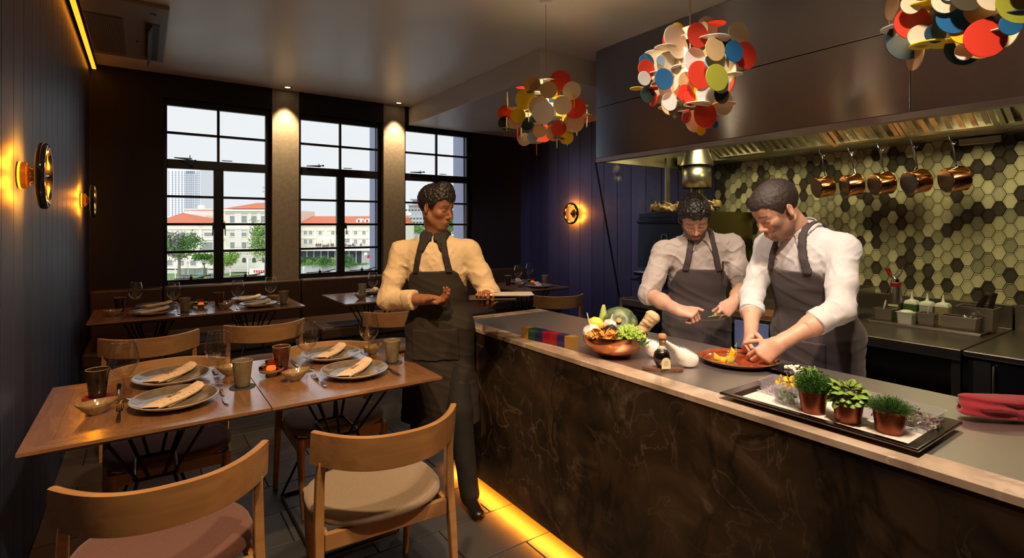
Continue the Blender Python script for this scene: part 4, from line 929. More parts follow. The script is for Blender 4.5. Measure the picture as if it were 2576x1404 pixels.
tag(put('truffle', tr_.mesh(1), tex(mat('truffle skin', (.016, .010, .008), .55), 'voronoi', nscale=120, bump=.5, bdist=.002), loc=bp(-.028, -.055, .128)), 'dark knobbly truffle on top of the mushrooms', 'truffle')
# romanesco: spirals of little cones
rm = thing('romanesco', 'bright green romanesco at the front of the copper bowl', 'romanesco', bp(.055, -.06, .075))
q = MB(); q2 = MB()
def fl_cone(c, d, h_, r_, lvl):
    d = Vector(d).normalized(); t = d.orthogonal().normalized(); b_ = d.cross(t)
    for k in range(13 if lvl == 0 else 1):
        if lvl == 0:
            s = k/13; a = k*2.4; pos = Vector(c)+d*h_*(s*.95)+(t*math.cos(a)+b_*math.sin(a))*r_*(1-s)*.95; dd = d*.8+(t*math.cos(a)+b_*math.sin(a))*.8*(1-s); fl_cone(pos, dd, h_*.42*(1-.5*s), r_*.42*(1-.45*s), 1)
    n = 7; vs = [Vector(c)+(t*math.cos(2*PI*i/n)+b_*math.sin(2*PI*i/n))*r_ for i in range(n)]+[Vector(c)+d*h_*.55+(t*math.cos(2*PI*i/n)+b_*math.sin(2*PI*i/n))*r_*.55 for i in range(n)]+[Vector(c)+d*h_]
    q.add(vs, [(i, (i+1) % n, n+(i+1) % n, n+i) for i in range(n)]+[(n+i, n+(i+1) % n, 2*n) for i in range(n)])
for k in range(52):
    s = k/52; ph = s*1.75; a = k*2.39996; dd = Vector((math.sin(ph)*math.cos(a), math.sin(ph)*math.sin(a), math.cos(ph))); fl_cone(dd*.050*(1+.15*math.cos(ph)), dd, .030*(.6+.5*s), .014*(.55+.6*s), 0)
q.ball((0, 0, 0), .052, 16, 10); q.build('florets', tex(mat('romanesco green', (.30, .46, .06), .55), nscale=60, c1=(.24, .40, .05), c2=(.48, .62, .14)), rm, angle=60); rm.rotation_euler = (rad(-18), rad(6), -YAW)
for k in range(5):
    a = -2.6+k*.55; q2 = MB(); q2.grid(5, 8, lambda u, v: (.05*v*math.cos(a)+.028*(u-.5)*math.sin(PI*v)*-math.sin(a)+.045*math.cos(a), .05*v*math.sin(a)+.028*(u-.5)*math.sin(PI*v)*math.cos(a)+.045*math.sin(a), -.025+.035*v)); solid(q2.build('leaf', mat('romanesco leaf', (.05, .14, .04), .5), rm), .002)
# root
hr = SDF((-.04, -.04, -.10), (.04, .04, .10), .003); hr.cone((0, 0, -.08), (0, 0, .06), .020, .031, 0); hr.ell((0, 0, .068), (.034, .032, .022), .01); X_, Y_, Z_ = hr.grids(); hr.d += .0016*vnoise(X_, Y_, Z_*1.5, 60)
hr = put('horseradish_root', hr.mesh(1), tex(mat('root bark', (.42, .28, .14), .8), scale=(1, 1, 5), nscale=14, detail=8, c1=(.16, .09, .04), c2=(.60, .43, .24), lo=.38, hi=.56, bump=.3, bdist=.002), loc=bp(.130, -.012, .125)); hr.rotation_euler = Euler((0, rad(38), -YAW)); tag(hr, 'thick pale root leaning out of the right side of the copper bowl', 'root')
M_chan = tex(mat('chanterelle', (.62, .28, .05), .6), nscale=60, c1=(.45, .17, .025), c2=(.75, .40, .10))
def mush(u, v):
    a = 2*PI*u; R_ = [.004, .0045, .005, .007, .013, .021, .023, .018, .010, .002][int(round(v*9))]; z = [-.03, -.02, -.008, .002, .010, .016, .018, .014, .010, .009][int(round(v*9))]
    R_ *= 1+.12*math.sin(3*a)*(v > .4)
    return (R_*math.cos(a), R_*math.sin(a), z+.003*math.sin(2*a)*(v > .4))
mm = MB().grid(18, 10, mush, wrap=True).mesh('mushroom'); R = random.Random(3); mlab = 'small orange chanterelle in the heap at the front left of the copper bowl'
for k in range(34):
    r_, f_ = (R.uniform(-.125, .005), R.uniform(-.105, .0)) if k < 29 else (R.uniform(.095, .125), R.uniform(-.06, -.03))
    o = put('mushroom', mm, M_chan, None, bp(r_, f_, .092+R.uniform(0, .035)*(1-abs(f_+.05)*8)+.0)); o.rotation_euler = (R.uniform(-1.5, 1.5), R.uniform(-1.5, 1.5), R.uniform(0, 6)); o.scale = (.78,)*3 if k < 29 else (.45, .45, .45)
    tag(o, mlab if k < 29 else 'tiny orange chanterelle beside the pale root in the copper bowl', 'mushroom', 'chanterelles in the copper bowl' if k < 29 else 'tiny chanterelles by the root')
# sauce boats
def make_boat():
    b = SDF((-.085, -.05, -.005), (.075, .05, .13), .0018); b.ell((.018, 0, .037), (.046, .036, .036), 0, R=Euler((0, rad(12), 0)).to_matrix()); b.cone((.0, 0, .055), (-.062, 0, .102), .027, .009, .03)
    i = SDF((-.085, -.05, -.005), (.075, .05, .13), .0018); i.ell((.018, 0, .043), (.038, .0285, .030), 0, R=Euler((0, rad(12), 0)).to_matrix()); i.cone((.0, 0, .062), (-.070, 0, .116), .0205, .0055, .03)
    X_, Y_, Z_ = b.grids(); cut = (Z_-.084)*.86+(X_-(-.02))*.50   # slanted rim
    op = np.maximum(-i.d, 0*i.d-9); b.d = np.maximum(b.d, np.maximum(-i.d, -9)); b.d = np.maximum(b.d, cut*.9-.010)
    b.d = np.maximum(b.d, .0-(Z_-.001))
    return b
bt = put('sauce_boat', make_boat().mesh(2), M_porc, loc=(1.845, 1.40, ZC)); bt.rotation_euler.z = -YAW+rad(-8); tag(bt, 'white porcelain sauce boat right of the vinegar bottle', 'sauce boat', 'white sauce boats')
copy_tree(bt, (1.86, 1.575, ZC), -YAW+rad(-12), 'white porcelain sauce boat behind the vinegar bottle')
# vinegar bottle on oval board
ow = MB().lathe([(0, 0), (.92, 0), (1, .35), (.97, 1), (0, .85)], 48, cap=False).mesh('oval_board'); ow.transform(Matrix.Diagonal((.082, .030, .012, 1))); ob = put('oval_board', ow, tex(mat('walnut', (.12, .05, .03), .45), scale=(1, 8, 1), nscale=30, c1=(.09, .036, .02), c2=(.16, .075, .045)), loc=(1.735, 1.415, ZC)); ob.rotation_euler.z = -YAW+rad(-9); tag(ob, 'small oval walnut board under the vinegar bottle', 'board')
vb = thing('vinegar_bottle', 'round dark vinegar bottle with cream label and wooden stopper', 'bottle', (1.735, 1.418, ZC+.0115), -YAW+rad(8))
M_vin = mat('dark vinegar glass', (.006, .003, .003), .04, coat=1); 
MB().lathe([(.0, .0), (.018, .0), (.024, .008), (.033, .026), (.0355, .045), (.031, .062), (.024, .070)], 36, cap=False).build('body', M_vin, vb)
MB().lathe([(.024, .070), (.016, .080), (.0115, .09), (.0112, .118)], 30, cap=False).build('neck', M_wglass, vb); MB().box(-.0165, .0165, -.0165, .0165, 0, .02).build('base', M_vin, vb, smooth=False, bevel=.003)
MB().lathe([(.0121, .090), (.0121, .115)], 24, cap=False).build('neck_label', mat('brown label', (.20, .12, .06), .6), vb); MB().box(-.004, .004, -.0128, -.012, .104, .112).build('seal', mat('orange seal', (.7, .3, .05), .5), vb, smooth=False)
MB().lathe([(.012, .117), (.0165, .121), (.0172, .128), (.014, .136), (.0, .139)], 28).build('stopper', mat('turned beech', (.55, .27, .13), .5), vb)
lb = MB().prism([(-.019, 0), (.019, 0), (.019, .026)]+[(.019*math.cos(a), .026+.019*math.sin(a)) for a in [PI*i/12 for i in range(1, 12)]]+[(-.019, .026)], -.0374, -.0366, Matrix(((1, 0, 0, 0), (0, 0, 1, 0), (0, 1, 0, .003), (0, 0, 0, 1)))).build('label', mat('cream label', (.62, .55, .34), .7), vb, smooth=False)
q = MB()
for k, w in enumerate((.006, .010, .012, .009)): q.box(-w, w, -.0378, -.0375, .034-k*.006, .0348-k*.006)
q.build('label_print', M_ink, lb, smooth=False)
# red plate with squash wedge, hands above
rp = thing('red_plate', 'large red glazed plate with dark rim under the chef\'s hands', 'plate', (2.10, 1.31, ZC))
MB().lathe([(0, 0), (.10, 0), (.135, .006), (.160, .020), (.161, .022)], 64, cap=False).build('underside', mat('black stoneware', (.008, .008, .012), .25), rp)
MB().lathe([(.161, .022), (.160, .0235), (.156, .022), (.148, .014), (.144, .0105), (0, .010)], 64, cap=False).build('well', tex(mat('red glaze', (.32, .05, .018), .12, coat=.5), nscale=14, detail=6, c1=(.26, .035, .014), c2=(.40, .085, .02)), rp)
MB().lathe([(.1605, .0215), (.1622, .023), (.160, .0245), (.158, .023)], 64, cap=False).build('rim', mat('bronze rim', (.30, .16, .07), .2, .5), rp)
sw = SDF((-.06, -.06, -.02), (.06, .06, .09), .002)
pts = [(-.045, 0, .040), (-.036, 0, .018), (-.008, 0, .006), (.022, 0, .014), (.034, 0, .040), (.026, 0, .066)]; sw.chain(pts, [.003, .011, .014, .015, .013, .002], .01)
sq_ = put('squash_wedge', sw.mesh(1), tex(mat('roast squash', (.80, .40, .02), .35), nscale=60, c1=(.70, .30, .01), c2=(.88, .52, .04)), loc=(2.035, 1.33, ZC+.006)); sq_.rotation_euler.z = -YAW+rad(-5); tag(sq_, 'curved wedge of yellow roast squash on the red plate', 'squash wedge')
M_sprout = mat('pea shoot green', (.22, .42, .10), .5)
ps = MB(); ps.tube([(-.02, -.05, .012), (.0, -.03, .016), (.022, -.022, .02), (.035, -.018, .045), (.036, -.010, .075), (.040, -.01, .09)], .0016, 6); ps.tube([(-.07, -.012, .016), (-.05, -.02, .013), (-.02, -.03, .016)], .0014, 6); ps.tube([(0, -.03, .016), (.02, -.045, .011)], .0013, 6); ps.tube([(-.01, -.04, .014), (-.012, -.03, .04)], .0012, 6)
for c, a, s in (((-.012, -.03, .045), .3, 1), ((-.005, -.028, .05), 1.4, 1), ((.036, -.012, .07), 2, 1), ((.03, -.015, .05), .5, .9), ((-.05, -.02, .018), 1, .8), ((.015, -.04, .014), 2.5, .7), ((-.065, -.012, .02), 2.2, .6)):
    ps.add([(c[0]+s*x*math.cos(a)-s*y*math.sin(a), c[1]+.4*s*y, c[2]+s*x*math.sin(a)+s*y*math.cos(a)) for x, y in ((0, 0), (.006, .005), (.013, 0), (.006, -.005))], [(0, 1, 2, 3)])
o = ps.build('pea_shoot', M_sprout, loc=(2.03, 1.32, ZC+.004)); o.rotation_euler.z = -YAW; tag(o, 'curling green pea shoot draped over the squash wedge', 'pea shoot'); solid(o, .0006)
bk = thing('black_plate', 'small black square plate with white shavings beside the red plate', 'plate', (2.12, 1.083, ZC), -YAW+rad(20))
MB().prism([(.05*sx_, .05*sy_) for sx_, sy_ in ((-1, -1), (1, -1), (1, 1), (-1, 1))], 0, .004).prism([(-.05, -.05), (.05, -.05), (.05, .05), (-.05, .05)], .004, .018, top=[(-.08, -.07), (.08, -.07), (.08, .07), (-.08, .07)]).build('body', mat('black glaze', (.006, .006, .007), .12), bk, bevel=.004)
MB().prism([(-.074, -.064), (.074, -.064), (.074, .064), (-.074, .064)], .0182, .0186).build('well', MATS['black glaze'], bk, smooth=False)
q = MB(); R = random.Random(2)
for k in range(16):
    cx_, cy_ = R.uniform(-.045, .02), R.uniform(-.035, .025); a = R.uniform(-.5, .5); l = R.uniform(.02, .032); pts = [(cx_+l*(t/5-.5)*math.cos(a), cy_+l*(t/5-.5)*math.sin(a)+.004*math.sin(t*2.2+k), .020+.004*math.sin(t*1.7+k)+.0012*k*.5) for t in range(6)]; q.tube(pts, [.001, .004, .0055, .005, .004, .001], 5, flat=.3)
tag(q.build('white_shavings', mat('white shavings', (.80, .72, .58), .6), loc=bk.location), 'torn white mushroom shavings on the small black plate', 'shavings', kind='stuff')
# steel tray, paper, herb pots, boxes
ty = thing('steel_tray', 'long dark steel tray holding herb pots at the right end of the counter', 'tray', (1.775, .79, ZC))
M_trays = mat('dark tray steel', (.17, .14, .12), .22, 1)
o_ = [(-.168, -.282), (.168, -.282), (.168, .282), (-.168, .282)]; i_ = [(-.138, -.250), (.138, -.250), (.138, .250), (-.138, .250)]; k_ = [(-.130, -.242), (.130, -.242), (.130, .242), (-.130, .242)]
vs = [(x, y, .016) for x, y in o_]+[(x, y, .022) for x, y in o_]+[(x*.99, y*.99, .0245) for x, y in o_]+[(x, y, .0215) for x, y in i_]+[(x, y, .006) for x, y in k_]+[(x*.9, y*.9, .0) for x, y in k_]
fs = [(a*4+j, a*4+(j+1) % 4, (a+1)*4+(j+1) % 4, (a+1)*4+j) for a in range(4) for j in range(4)]+[(16, 17, 18, 19)]
o = MB().add(vs, fs).build('pan', M_trays, ty, bevel=.004, seg=3); solid(o, .0015)
MB().box(-.12, .12, -.235, .235, -.0, .003, T(z=.0045)).build('foot', M_trays, ty, smooth=False)
MB().box(-.128, .128, -.238, .238, .0085, .0095, T(rz=rad(.6))).build('paper_liner', mat('parchment', (.72, .68, .62), .8), ty, smooth=False)
M_pot = tex(mat('copper herb pot', (.22, .06, .03), .36, 1), nscale=14, detail=6, c1=(.16, .042, .022), c2=(.34, .105, .05), rlo=.28, rhi=.48)
def pot(loc, lab):
    p = thing('herb_pot', lab, 'herb pot', loc, group='copper herb pots')
    MB().lathe([(0, 0), (.031, 0), (.033, .002), (.0415, .068), (.0415, .0695), (.0400, .0695), (.038, .060), (0, .058)], 40, cap=False).build('pot', M_pot, p); MB().tube([(.0415*math.cos(a), .0415*math.sin(a), .069) for a in [2*PI*i/40 for i in range(40)]], .0011, 6, closed=True).build('rim', mat('dark rim', (.02, .015, .012), .3), p)
    return p
PP = [(1.712, .815), (1.714, .716), (1.722, .613)]; ZP = ZC+.0098
p1 = pot((PP[0][0], PP[0][1], ZP), 'left copper pot of tall feathery cress on the tray'); p2 = pot((PP[1][0], PP[1][1], ZP), 'middle copper pot of round red-veined leaves on the tray'); p3 = pot((PP[2][0], PP[2][1], ZP), 'right copper pot of fine dark-tipped chives on the tray')
M_cr = [mat('cress green a', (.055, .17, .025), .5), mat('cress green b', (.12, .27, .05), .5), mat('cress green c', (.03, .11, .02), .5)]
def hair(par, n, hmin, hmax, seed, curl, lean, leaf=True, tips=False):
    R = random.Random(seed); Q = [MB(), MB(), MB()]; tp_ = MB()
    for k in range(n):
        a = R.uniform(0, 2*PI); r0_ = .037*math.sqrt(R.random()); x, y = r0_*math.cos(a), r0_*math.sin(a); hh = R.uniform(hmin, hmax)*(1-.35*(r0_/.037)**2); dx, dy = (x*lean+R.uniform(-.012, .012)), (y*lean+R.uniform(-.012, .012)); w = .00055
        P = [Vector((x+dx*t*t+curl*.004*math.sin(t*5+k), y+dy*t*t+curl*.004*math.cos(t*4+k), .055+hh*t-.012*lean*t*t*(r0_/.037))) for t in (0, .35, .7, 1)]
        q = Q[k % 3]; b_ = Vector((math.cos(a+1.57+k), math.sin(a+1.57+k), 0))*w; vs = []
        for i, p in enumerate(P): vs += [p-b_*(1-.15*i), p+b_*(1-.15*i)]
        q.add(vs, [(0, 1, 3, 2), (2, 3, 5, 4), (4, 5, 7, 6)])
        if leaf and R.random() < .8:
            e = P[3]; s = R.uniform(.002, .0048); u = Vector((R.uniform(-1, 1), R.uniform(-1, 1), R.uniform(-.3, .8))).normalized()*s; w2 = u.cross(Vector((.3, .5, 1))).normalized()*s*.45; q.add([e, e+u*.5+w2, e+u, e+u*.5-w2], [(0, 1, 2, 3)])
            m2 = P[2]; q.add([m2, m2+w2*1.6+u*.2, m2+w2*2.4+u*.6, m2+w2+u*.7], [(0, 1, 2, 3)])
        if tips and R.random() < .22: tp_.ball(tuple(P[3]), .0010, 5, 4)
    for i, q in enumerate(Q): o = q.build('cress', M_cr[i], par, smooth=False); o['kind'] = 'stuff'
    if tips: o = tp_.build('seed_husks', mat('seed husk', (.02, .015, .012), .6), par); o['kind'] = 'stuff'
hair(p1, 2600, .035, .078, 1, 1, .55); hair(p3, 3000, .022, .048, 4, .6, .6, leaf=False, tips=True)
q = MB(); R = random.Random(9)
for k in range(9):
    a = R.uniform(0, 6.28); pts = [(.02*math.cos(a)+.02*t*math.cos(a*2), .02*math.sin(a)+.012*t, .11+.03*t-.012*t*t) for t in (0, .4, .8, 1.2, 1.6)]; q.tube(pts, .0009, 5)
    for t in pts[2:]: q.ball(t, .0045, 6, 4, (1, .5, .8))
o = q.build('shoot_tips', mat('pale shoots', (.20, .38, .08), .5), p1); o['kind'] = 'stuff'
M_leafv = tex(mat('red veined leaf', (.18, .36, .05), .42), scale=(1, 1, 1), nscale=3, c1=(.16, .33, .04), c2=(.27, .45, .09)); M_vein = mat('dark red vein', (.14, .02, .02), .5)
lfm = MB(); lfm.grid(7, 8, lambda u, v: ((u-.5)*.024*math.sin(PI*(.03+.94*v))**.7, v*.030, .004*math.cos((u-.5)*5)*math.sin(PI*v)-.008*v*v)); lfv = lfm.mesh('leaf'); lfv.materials.append(M_leafv)
vn = MB()
vn.tube([(0, .002, .0045), (0, .012, .0048), (0, .024, .0005)], [.0010, .0007, .0003], 4)
for s in (-1, 1):
    for t in (.008, .014): vn.tube([(0, t, .0049), (s*.006, t+.006, .0040)], [.0006, .0003], 4)
vnm = vn.mesh('vein'); vnm.materials.append(M_vein)
R = random.Random(21)
for k in range(70):
    ph = 1.35*math.sqrt(k/70); a = k*2.4; rr_ = .012+.036*math.sin(ph); x, y, z = rr_*math.cos(a), rr_*math.sin(a), .060+.042*math.cos(ph)
    o = put('leaf', lfv, None, p2, (x*.8, y*.8, z)); o.rotation_euler = (rad(60)-ph*1.1+R.uniform(-.3, .3), R.uniform(-.3, .3), a-PI/2); s = R.uniform(.75, 1.15); o.scale = (s, s, s)
    v_ = put('vein', vnm, None, o)
M_box = mat('clear plastic', (1, 1, 1), 0); n_, l_ = nodes(M_box); _tr = n_.new('ShaderNodeBsdfTransparent'); _tr.inputs[0].default_value = (.90, .90, .92, 1); _gl = n_.new('ShaderNodeBsdfPrincipled'); _gl.inputs['Base Color'].default_value = (.7, .7, .75, 1); _gl.inputs['Roughness'].default_value = .12; _mx = n_.new('ShaderNodeMixShader'); _mx.inputs[0].default_value = .20
l_.new(_tr.outputs[0], _mx.inputs[1]); l_.new(_gl.outputs[0], _mx.inputs[2]); l_.new(_mx.outputs[0], n_['Material Output'].inputs[0])
def pbox(loc, w, d_, hh, rz, lab):
    b_ = thing('plastic_box', lab, 'plastic box', loc, rz, 'clear plastic boxes'); q = MB()
    lv = [(.88, 0), (.92, .003), (1, hh), (1.035, hh), (1.035, hh+.0015), (.985, hh+.0015), (.90, .004)]; vs = []
    def rr4(s):
        o = []
        for sx_, sy_, a0 in ((1, 1, 0), (-1, 1, 90), (-1, -1, 180), (1, -1, 270)):
            for t in (0, 30, 60, 90): a = rad(a0+t); c_ = .012; o.append((sx_*(w/2*s-c_)+c_*math.cos(a), sy_*(d_/2*s-c_)+c_*math.sin(a)))
        return o
    for s, z in lv: vs += [(x, y, z) for x, y in rr4(s)]
    q.add(vs, [(a*16+j, a*16+(j+1) % 16, (a+1)*16+(j+1) % 16, (a+1)*16+j) for a in range(len(lv)-1) for j in range(16)]+[tuple(range(16))[::-1]]); q.build('box', M_box, b_)
    return b_
pbox((1.815, .965, ZP), .12, .115, .042, rad(4), 'clear plastic box of yellow and violet petals at the left of the tray')
pbox((1.722, .902, ZP), .07, .06, .050, rad(0), 'clear plastic tub of green leaves beside the left herb pot')
pbox((1.832, .640, ZP), .115, .22, .052, rad(-2), 'long clear plastic box of mixed leaves behind the right herb pots')
def petals(name, lab, cat, cols, c, spr, n, sz_, z0, z1, seed, rz=0):
    R = random.Random(seed); t_ = thing(name, lab, cat, (c[0], c[1], ZP), rz); Q = [MB() for _ in cols]
    for k in range(n):
        p = Vector((R.gauss(0, spr[0]), R.gauss(0, spr[1]), R.uniform(z0, z1))); p.x = max(-spr[0]*2, min(spr[0]*2, p.x)); p.y = max(-spr[1]*2, min(spr[1]*2, p.y)); E = Euler((R.uniform(-1.2, 1.2), R.uniform(-1.2, 1.2), R.uniform(0, 6))).to_matrix(); s = sz_*R.uniform(.6, 1.2)
        Q[k % len(cols)].add([p+E @ Vector(v) for v in ((0, 0, 0), (s*.5, s*.35, s*.15), (s*1.1, s*.2, s*.1), (s*1.1, -s*.2, s*.1), (s*.5, -s*.35, s*.15))], [(0, 1, 2, 3, 4)])
    for q, c_ in zip(Q, cols): o = q.build('petals', c_, t_, smooth=False); o['kind'] = 'stuff'
petals('yellow_petals', 'heap of yellow flower petals in the plastic box', 'petals', [mat('yellow petal', (.85, .52, .01), .5)], (1.83, .955), (.016, .018), 90, .016, .018, .045, 1)
petals('violet_flowers', 'small violet flowers at the bottom of the petal box', 'flowers', [mat('violet petal', (.33, .20, .42), .5), mat('pale petal', (.6, .55, .6), .5)], (1.80, .965), (.022, .024), 160, .009, .004, .018, 2)
petals('green_leaves', 'loose green leaves in the small plastic tub', 'leaves', [mat('tub leaf', (.12, .24, .08), .5)], (1.722, .902), (.012, .011), 90, .014, .006, .035, 3)
petals('mixed_leaves', 'red and green salad leaves in the long plastic box', 'leaves', [mat('salad green', (.13, .22, .05), .5), mat('salad red', (.16, .015, .03), .5), mat('salad pale', (.30, .32, .16), .5)], (1.832, .610), (.019, .040), 420, .011, .005, .038, 4)
# red cloth
cl = SDF((-.17, -.12, -.01), (.17, .12, .10), .004)
for k in range(3): cl.cone((-.13, -.01+.0*k, .022+.018*k), (.15, .02, .020+.016*k), .022, .024, .004, flat=((0, 0, 1), .5))
cl.cone((-.10, .0, .045), (.14, .01, .05), .045, .04, .02, flat=((0, 0, 1), .6)); X_, Y_, Z_ = cl.grids(); cl.d += .006*vnoise(X_*.5, Y_, Z_*2, 30)+.003*np.sin(Z_*260+X_*12)*(X_ < -.02); cl.d = np.maximum(cl.d, .003-Z_)
o = put('kitchen_cloth', cl.mesh(1), tex(mat('crimson cloth', (.23, .008, .018), .9, sheen=.3), nscale=300, bump=.25, bdist=.001), loc=(2.16, .44, ZC-.002)); o.rotation_euler.z = -YAW+rad(-12); tag(o, 'folded crimson kitchen cloth at the right edge of the counter', 'cloth')
# ================================================================ on the kitchen worktop
ZK = .83
def hull(w, d_, hh, z, m, par, name='pan', taper=.88, lip=.008):
    vs = []
    for s, zz in ((taper, 0), (1, hh), (1, hh)): pass
    a, b_ = w/2, d_/2; L = [(a*taper, b_*taper, z), (a, b_, z+hh), (a+lip, b_+lip, z+hh), (a+lip, b_+lip, z+hh+.002), (a-.002, b_-.002, z+hh+.002), (a*taper-.003, b_*taper-.003, z+.003)]
    for x, y, zz in L: vs += [(-x, -y, zz), (x, -y, zz), (x, y, zz), (-x, y, zz)]
    fs = [(k*4+j, k*4+(j+1) % 4, (k+1)*4+(j+1) % 4, (k+1)*4+j) for k in range(5) for j in range(4)]+[(3, 2, 1, 0), (20, 21, 22, 23)]
    return MB().add(vs, fs).build(name, m, par, smooth=False, bevel=.003)
o = thing('oven_tray', 'shallow steel tray carrying small pans on the kitchen worktop', 'tray', (4.27, 1.295, ZK)); hull(.30, .61, .018, .0, M_steel, o, taper=.97)
o = thing('gastro_container', 'tall steel container beside the chef on the kitchen worktop', 'container', (4.25, 1.80, ZK), group='steel containers'); hull(.28, .30, .22, 0, M_steel, o, taper=.96)
GP = [((4.185, 1.51), .09, .10, .095, 'small steel pan at the left of the worktop tray with a white spoon'), ((4.195, 1.275), .09, .09, .095, 'small steel pan in the middle of the worktop tray with a white spoon'), ((4.20, 1.11), .10, .18, .095, 'wide steel pan at the right of the worktop tray'), ((4.345, 1.06), .13, .18, .15, 'deep steel pan holding knives at the back of the worktop tray')]
for (p, w, d_, hh, lab) in GP: o = thing('small_pan', lab, 'pan', (p[0], p[1], ZK+.004), group='steel pans on the worktop tray'); hull(w, d_, hh, 0, M_steel, o)
o = thing('plastic_tub', 'white plastic tub with crumpled film on the worktop tray', 'tub', (4.19, 1.392, ZK+.004)); hull(.08, .085, .085, 0, mat('milky plastic', (.55, .53, .48), .35), o, 'tub', .85); MB().ball((0, 0, .088), .04, 12, 6, (1, 1, .35)).build('film', M_porc, o)
for (x, y, lab) in ((4.175, 1.52, 'left'), (4.19, 1.275, 'right')):
    q = MB(); q.tube([(0, 0, -.09), (0, 0, -.02), (-.006, 0, .03), (-.008, 0, .055)], [.005, .007, .012, .006], 10, flat=.35); o = q.build('white_spoon', M_porc, loc=(x, y, ZK+.105)); o.rotation_euler = (0, rad(-8), rad(80)); tag(o, 'white spoon handle standing in the %s small steel pan' % lab, 'spoon', 'white spoons')
for k, (y, m, n) in enumerate(((1.412, (.05, .12, .02), 'green sauce'), (1.325, (.36, .38, .30), 'pale liquid'), (1.238, (.30, .25, .12), 'amber liquid'))):
    o = thing('squeeze_bottle', 'square squeeze bottle of %s with white nozzle' % n, 'bottle', (4.345, y, ZK+.004), group='squeeze bottles')
    MB().box(-.035, .035, -.037, .037, 0, .125).build('body', mat('bottle '+n, m, .25), o, smooth=False, bevel=.008, seg=3)
    MB().lathe([(.050, .125), (.050, .138), (.040, .150), (.014, .156), (.006, .175), (.003, .208)], 4, T(rz=PI/4)).build('cap', mat('milky cap', (.72, .72, .62), .4), o)
sp = thing('cream_whipper', 'steel cream whipper with red collar and red charger holder', 'cream whipper', (4.335, 1.505, ZK+.004))
MB().lathe([(0, 0), (.043, 0), (.044, .01), (.044, .15), (.036, .20), (.030, .24)], 32).build('flask', M_steel, sp); MB().lathe([(.031, .238), (.033, .243), (.033, .262), (.028, .268)], 32).build('collar', mat('red plastic', (.30, .012, .010), .35), sp)
MB().lathe([(.028, .268), (.026, .285), (.012, .292)], 24).build('head', M_chrome, sp); MB().tube([(0, 0, .28), (.0, .028, .315), (0, .045, .35)], [.012, .012, .014], 14).build('charger_neck', M_chrome, sp); MB().tube([(0, .028, .308), (0, .052, .362)], [.0145, .0145], 14).build('charger_holder', MATS['red plastic'], sp); MB().tube([(0, 0, .285), (0, -.03, .33), (0, -.045, .375)], [.008, .006, .004], 10).build('lever', M_chrome, sp); MB().box(-.0445, -.043, -.03, .03, .10, .115).build('tape_label', MATS['cream label'], sp, smooth=False)
M_bh = mat('black handle', (.012, .011, .010), .35); M_wh = mat('rosewood handle', (.12, .04, .015), .4)
for k, (x, y, ln, lean, m, lab) in enumerate(((4.33, 1.11, .21, .42, M_bh, 'wide black handled knife leaning left in the deep pan'), (4.345, 1.10, .22, .40, M_wh, 'rosewood handled knife in the deep pan'), (4.34, 1.03, .21, .24, M_bh, 'black handled knife at the right of the deep pan'))):
    o = thing('kitchen_knife', lab, 'knife', (x, y, ZK+.03), group='knives in the deep pan'); MB().box(-.008, .008, -.013, .013, .07, .07+ln*.75).build('handle', m, o, smooth=False, bevel=.004); MB().box(-.0012, .0012, -.018, .018, 0, .07).build('blade', M_chrome, o, smooth=False); o.rotation_euler = (lean, 0, 0)
q = MB()
for k in range(5): q.tube([(.0, -.02+.009*k, 0), (0, -.028+.013*k, .06), (0, -.02+.011*k, .085), (0, 0, .09)], .0012, 5)
tag(q.build('whisk', M_chrome, loc=(4.33, 1.055, ZK+.10)), 'wire whisk between the knives in the deep pan', 'whisk')
q = MB(); R = random.Random(6)
for k in range(18): q.tube([(R.uniform(-.02, .02), R.uniform(-.04, .03), .0), (R.uniform(-.02, .02), R.uniform(-.04, .03), .02)], .004, 6)
tag(q.build('small_utensils', M_chrome, loc=(4.21, 1.07, ZK+.085)), 'jumble of small steel utensils in the wide pan', 'utensils', kind='stuff')
o = MB().box(-.14, .14, -.22, .22, 0, .03).build('cutting_board', tex(mat('board wood', (.22, .08, .035), .5), scale=(1, 8, 1), nscale=20, c1=(.17, .055, .025), c2=(.27, .11, .05)), loc=(3.76, 2.12, ZK), smooth=False, bevel=.004); tag(o, 'reddish wooden cutting board on the worktop between the chefs', 'cutting board')
o = MB().box(-.004, .004, -.13, .13, 0, .20).build('blue_packet', mat('pale blue packet', (.22, .30, .62), .4), loc=(3.594, 2.14, .60), smooth=False, bevel=.002)
tag(o, 'pale blue packet hanging on the worktop edge between the chefs', 'packet'); text_obj('C', .07, mat('packet print', (.30, .03, .08), .5), o, Matrix(((0, 0, -1, -.0052), (1, 0, 0, 0), (0, 1, 0, .14), (0, 0, 0, 1))) @ T(rz=0) @ Matrix.Diagonal((-1, 1, 1, 1)))
o = MB().box(-.02, .03, -.10, .12, 0, .045).build('wall_fitting', M_steellit, loc=(4.60, 1.10, 2.045), smooth=False, bevel=.003); tag(o, 'small steel fitting on the tiled wall by the rightmost pan', 'wall fitting')
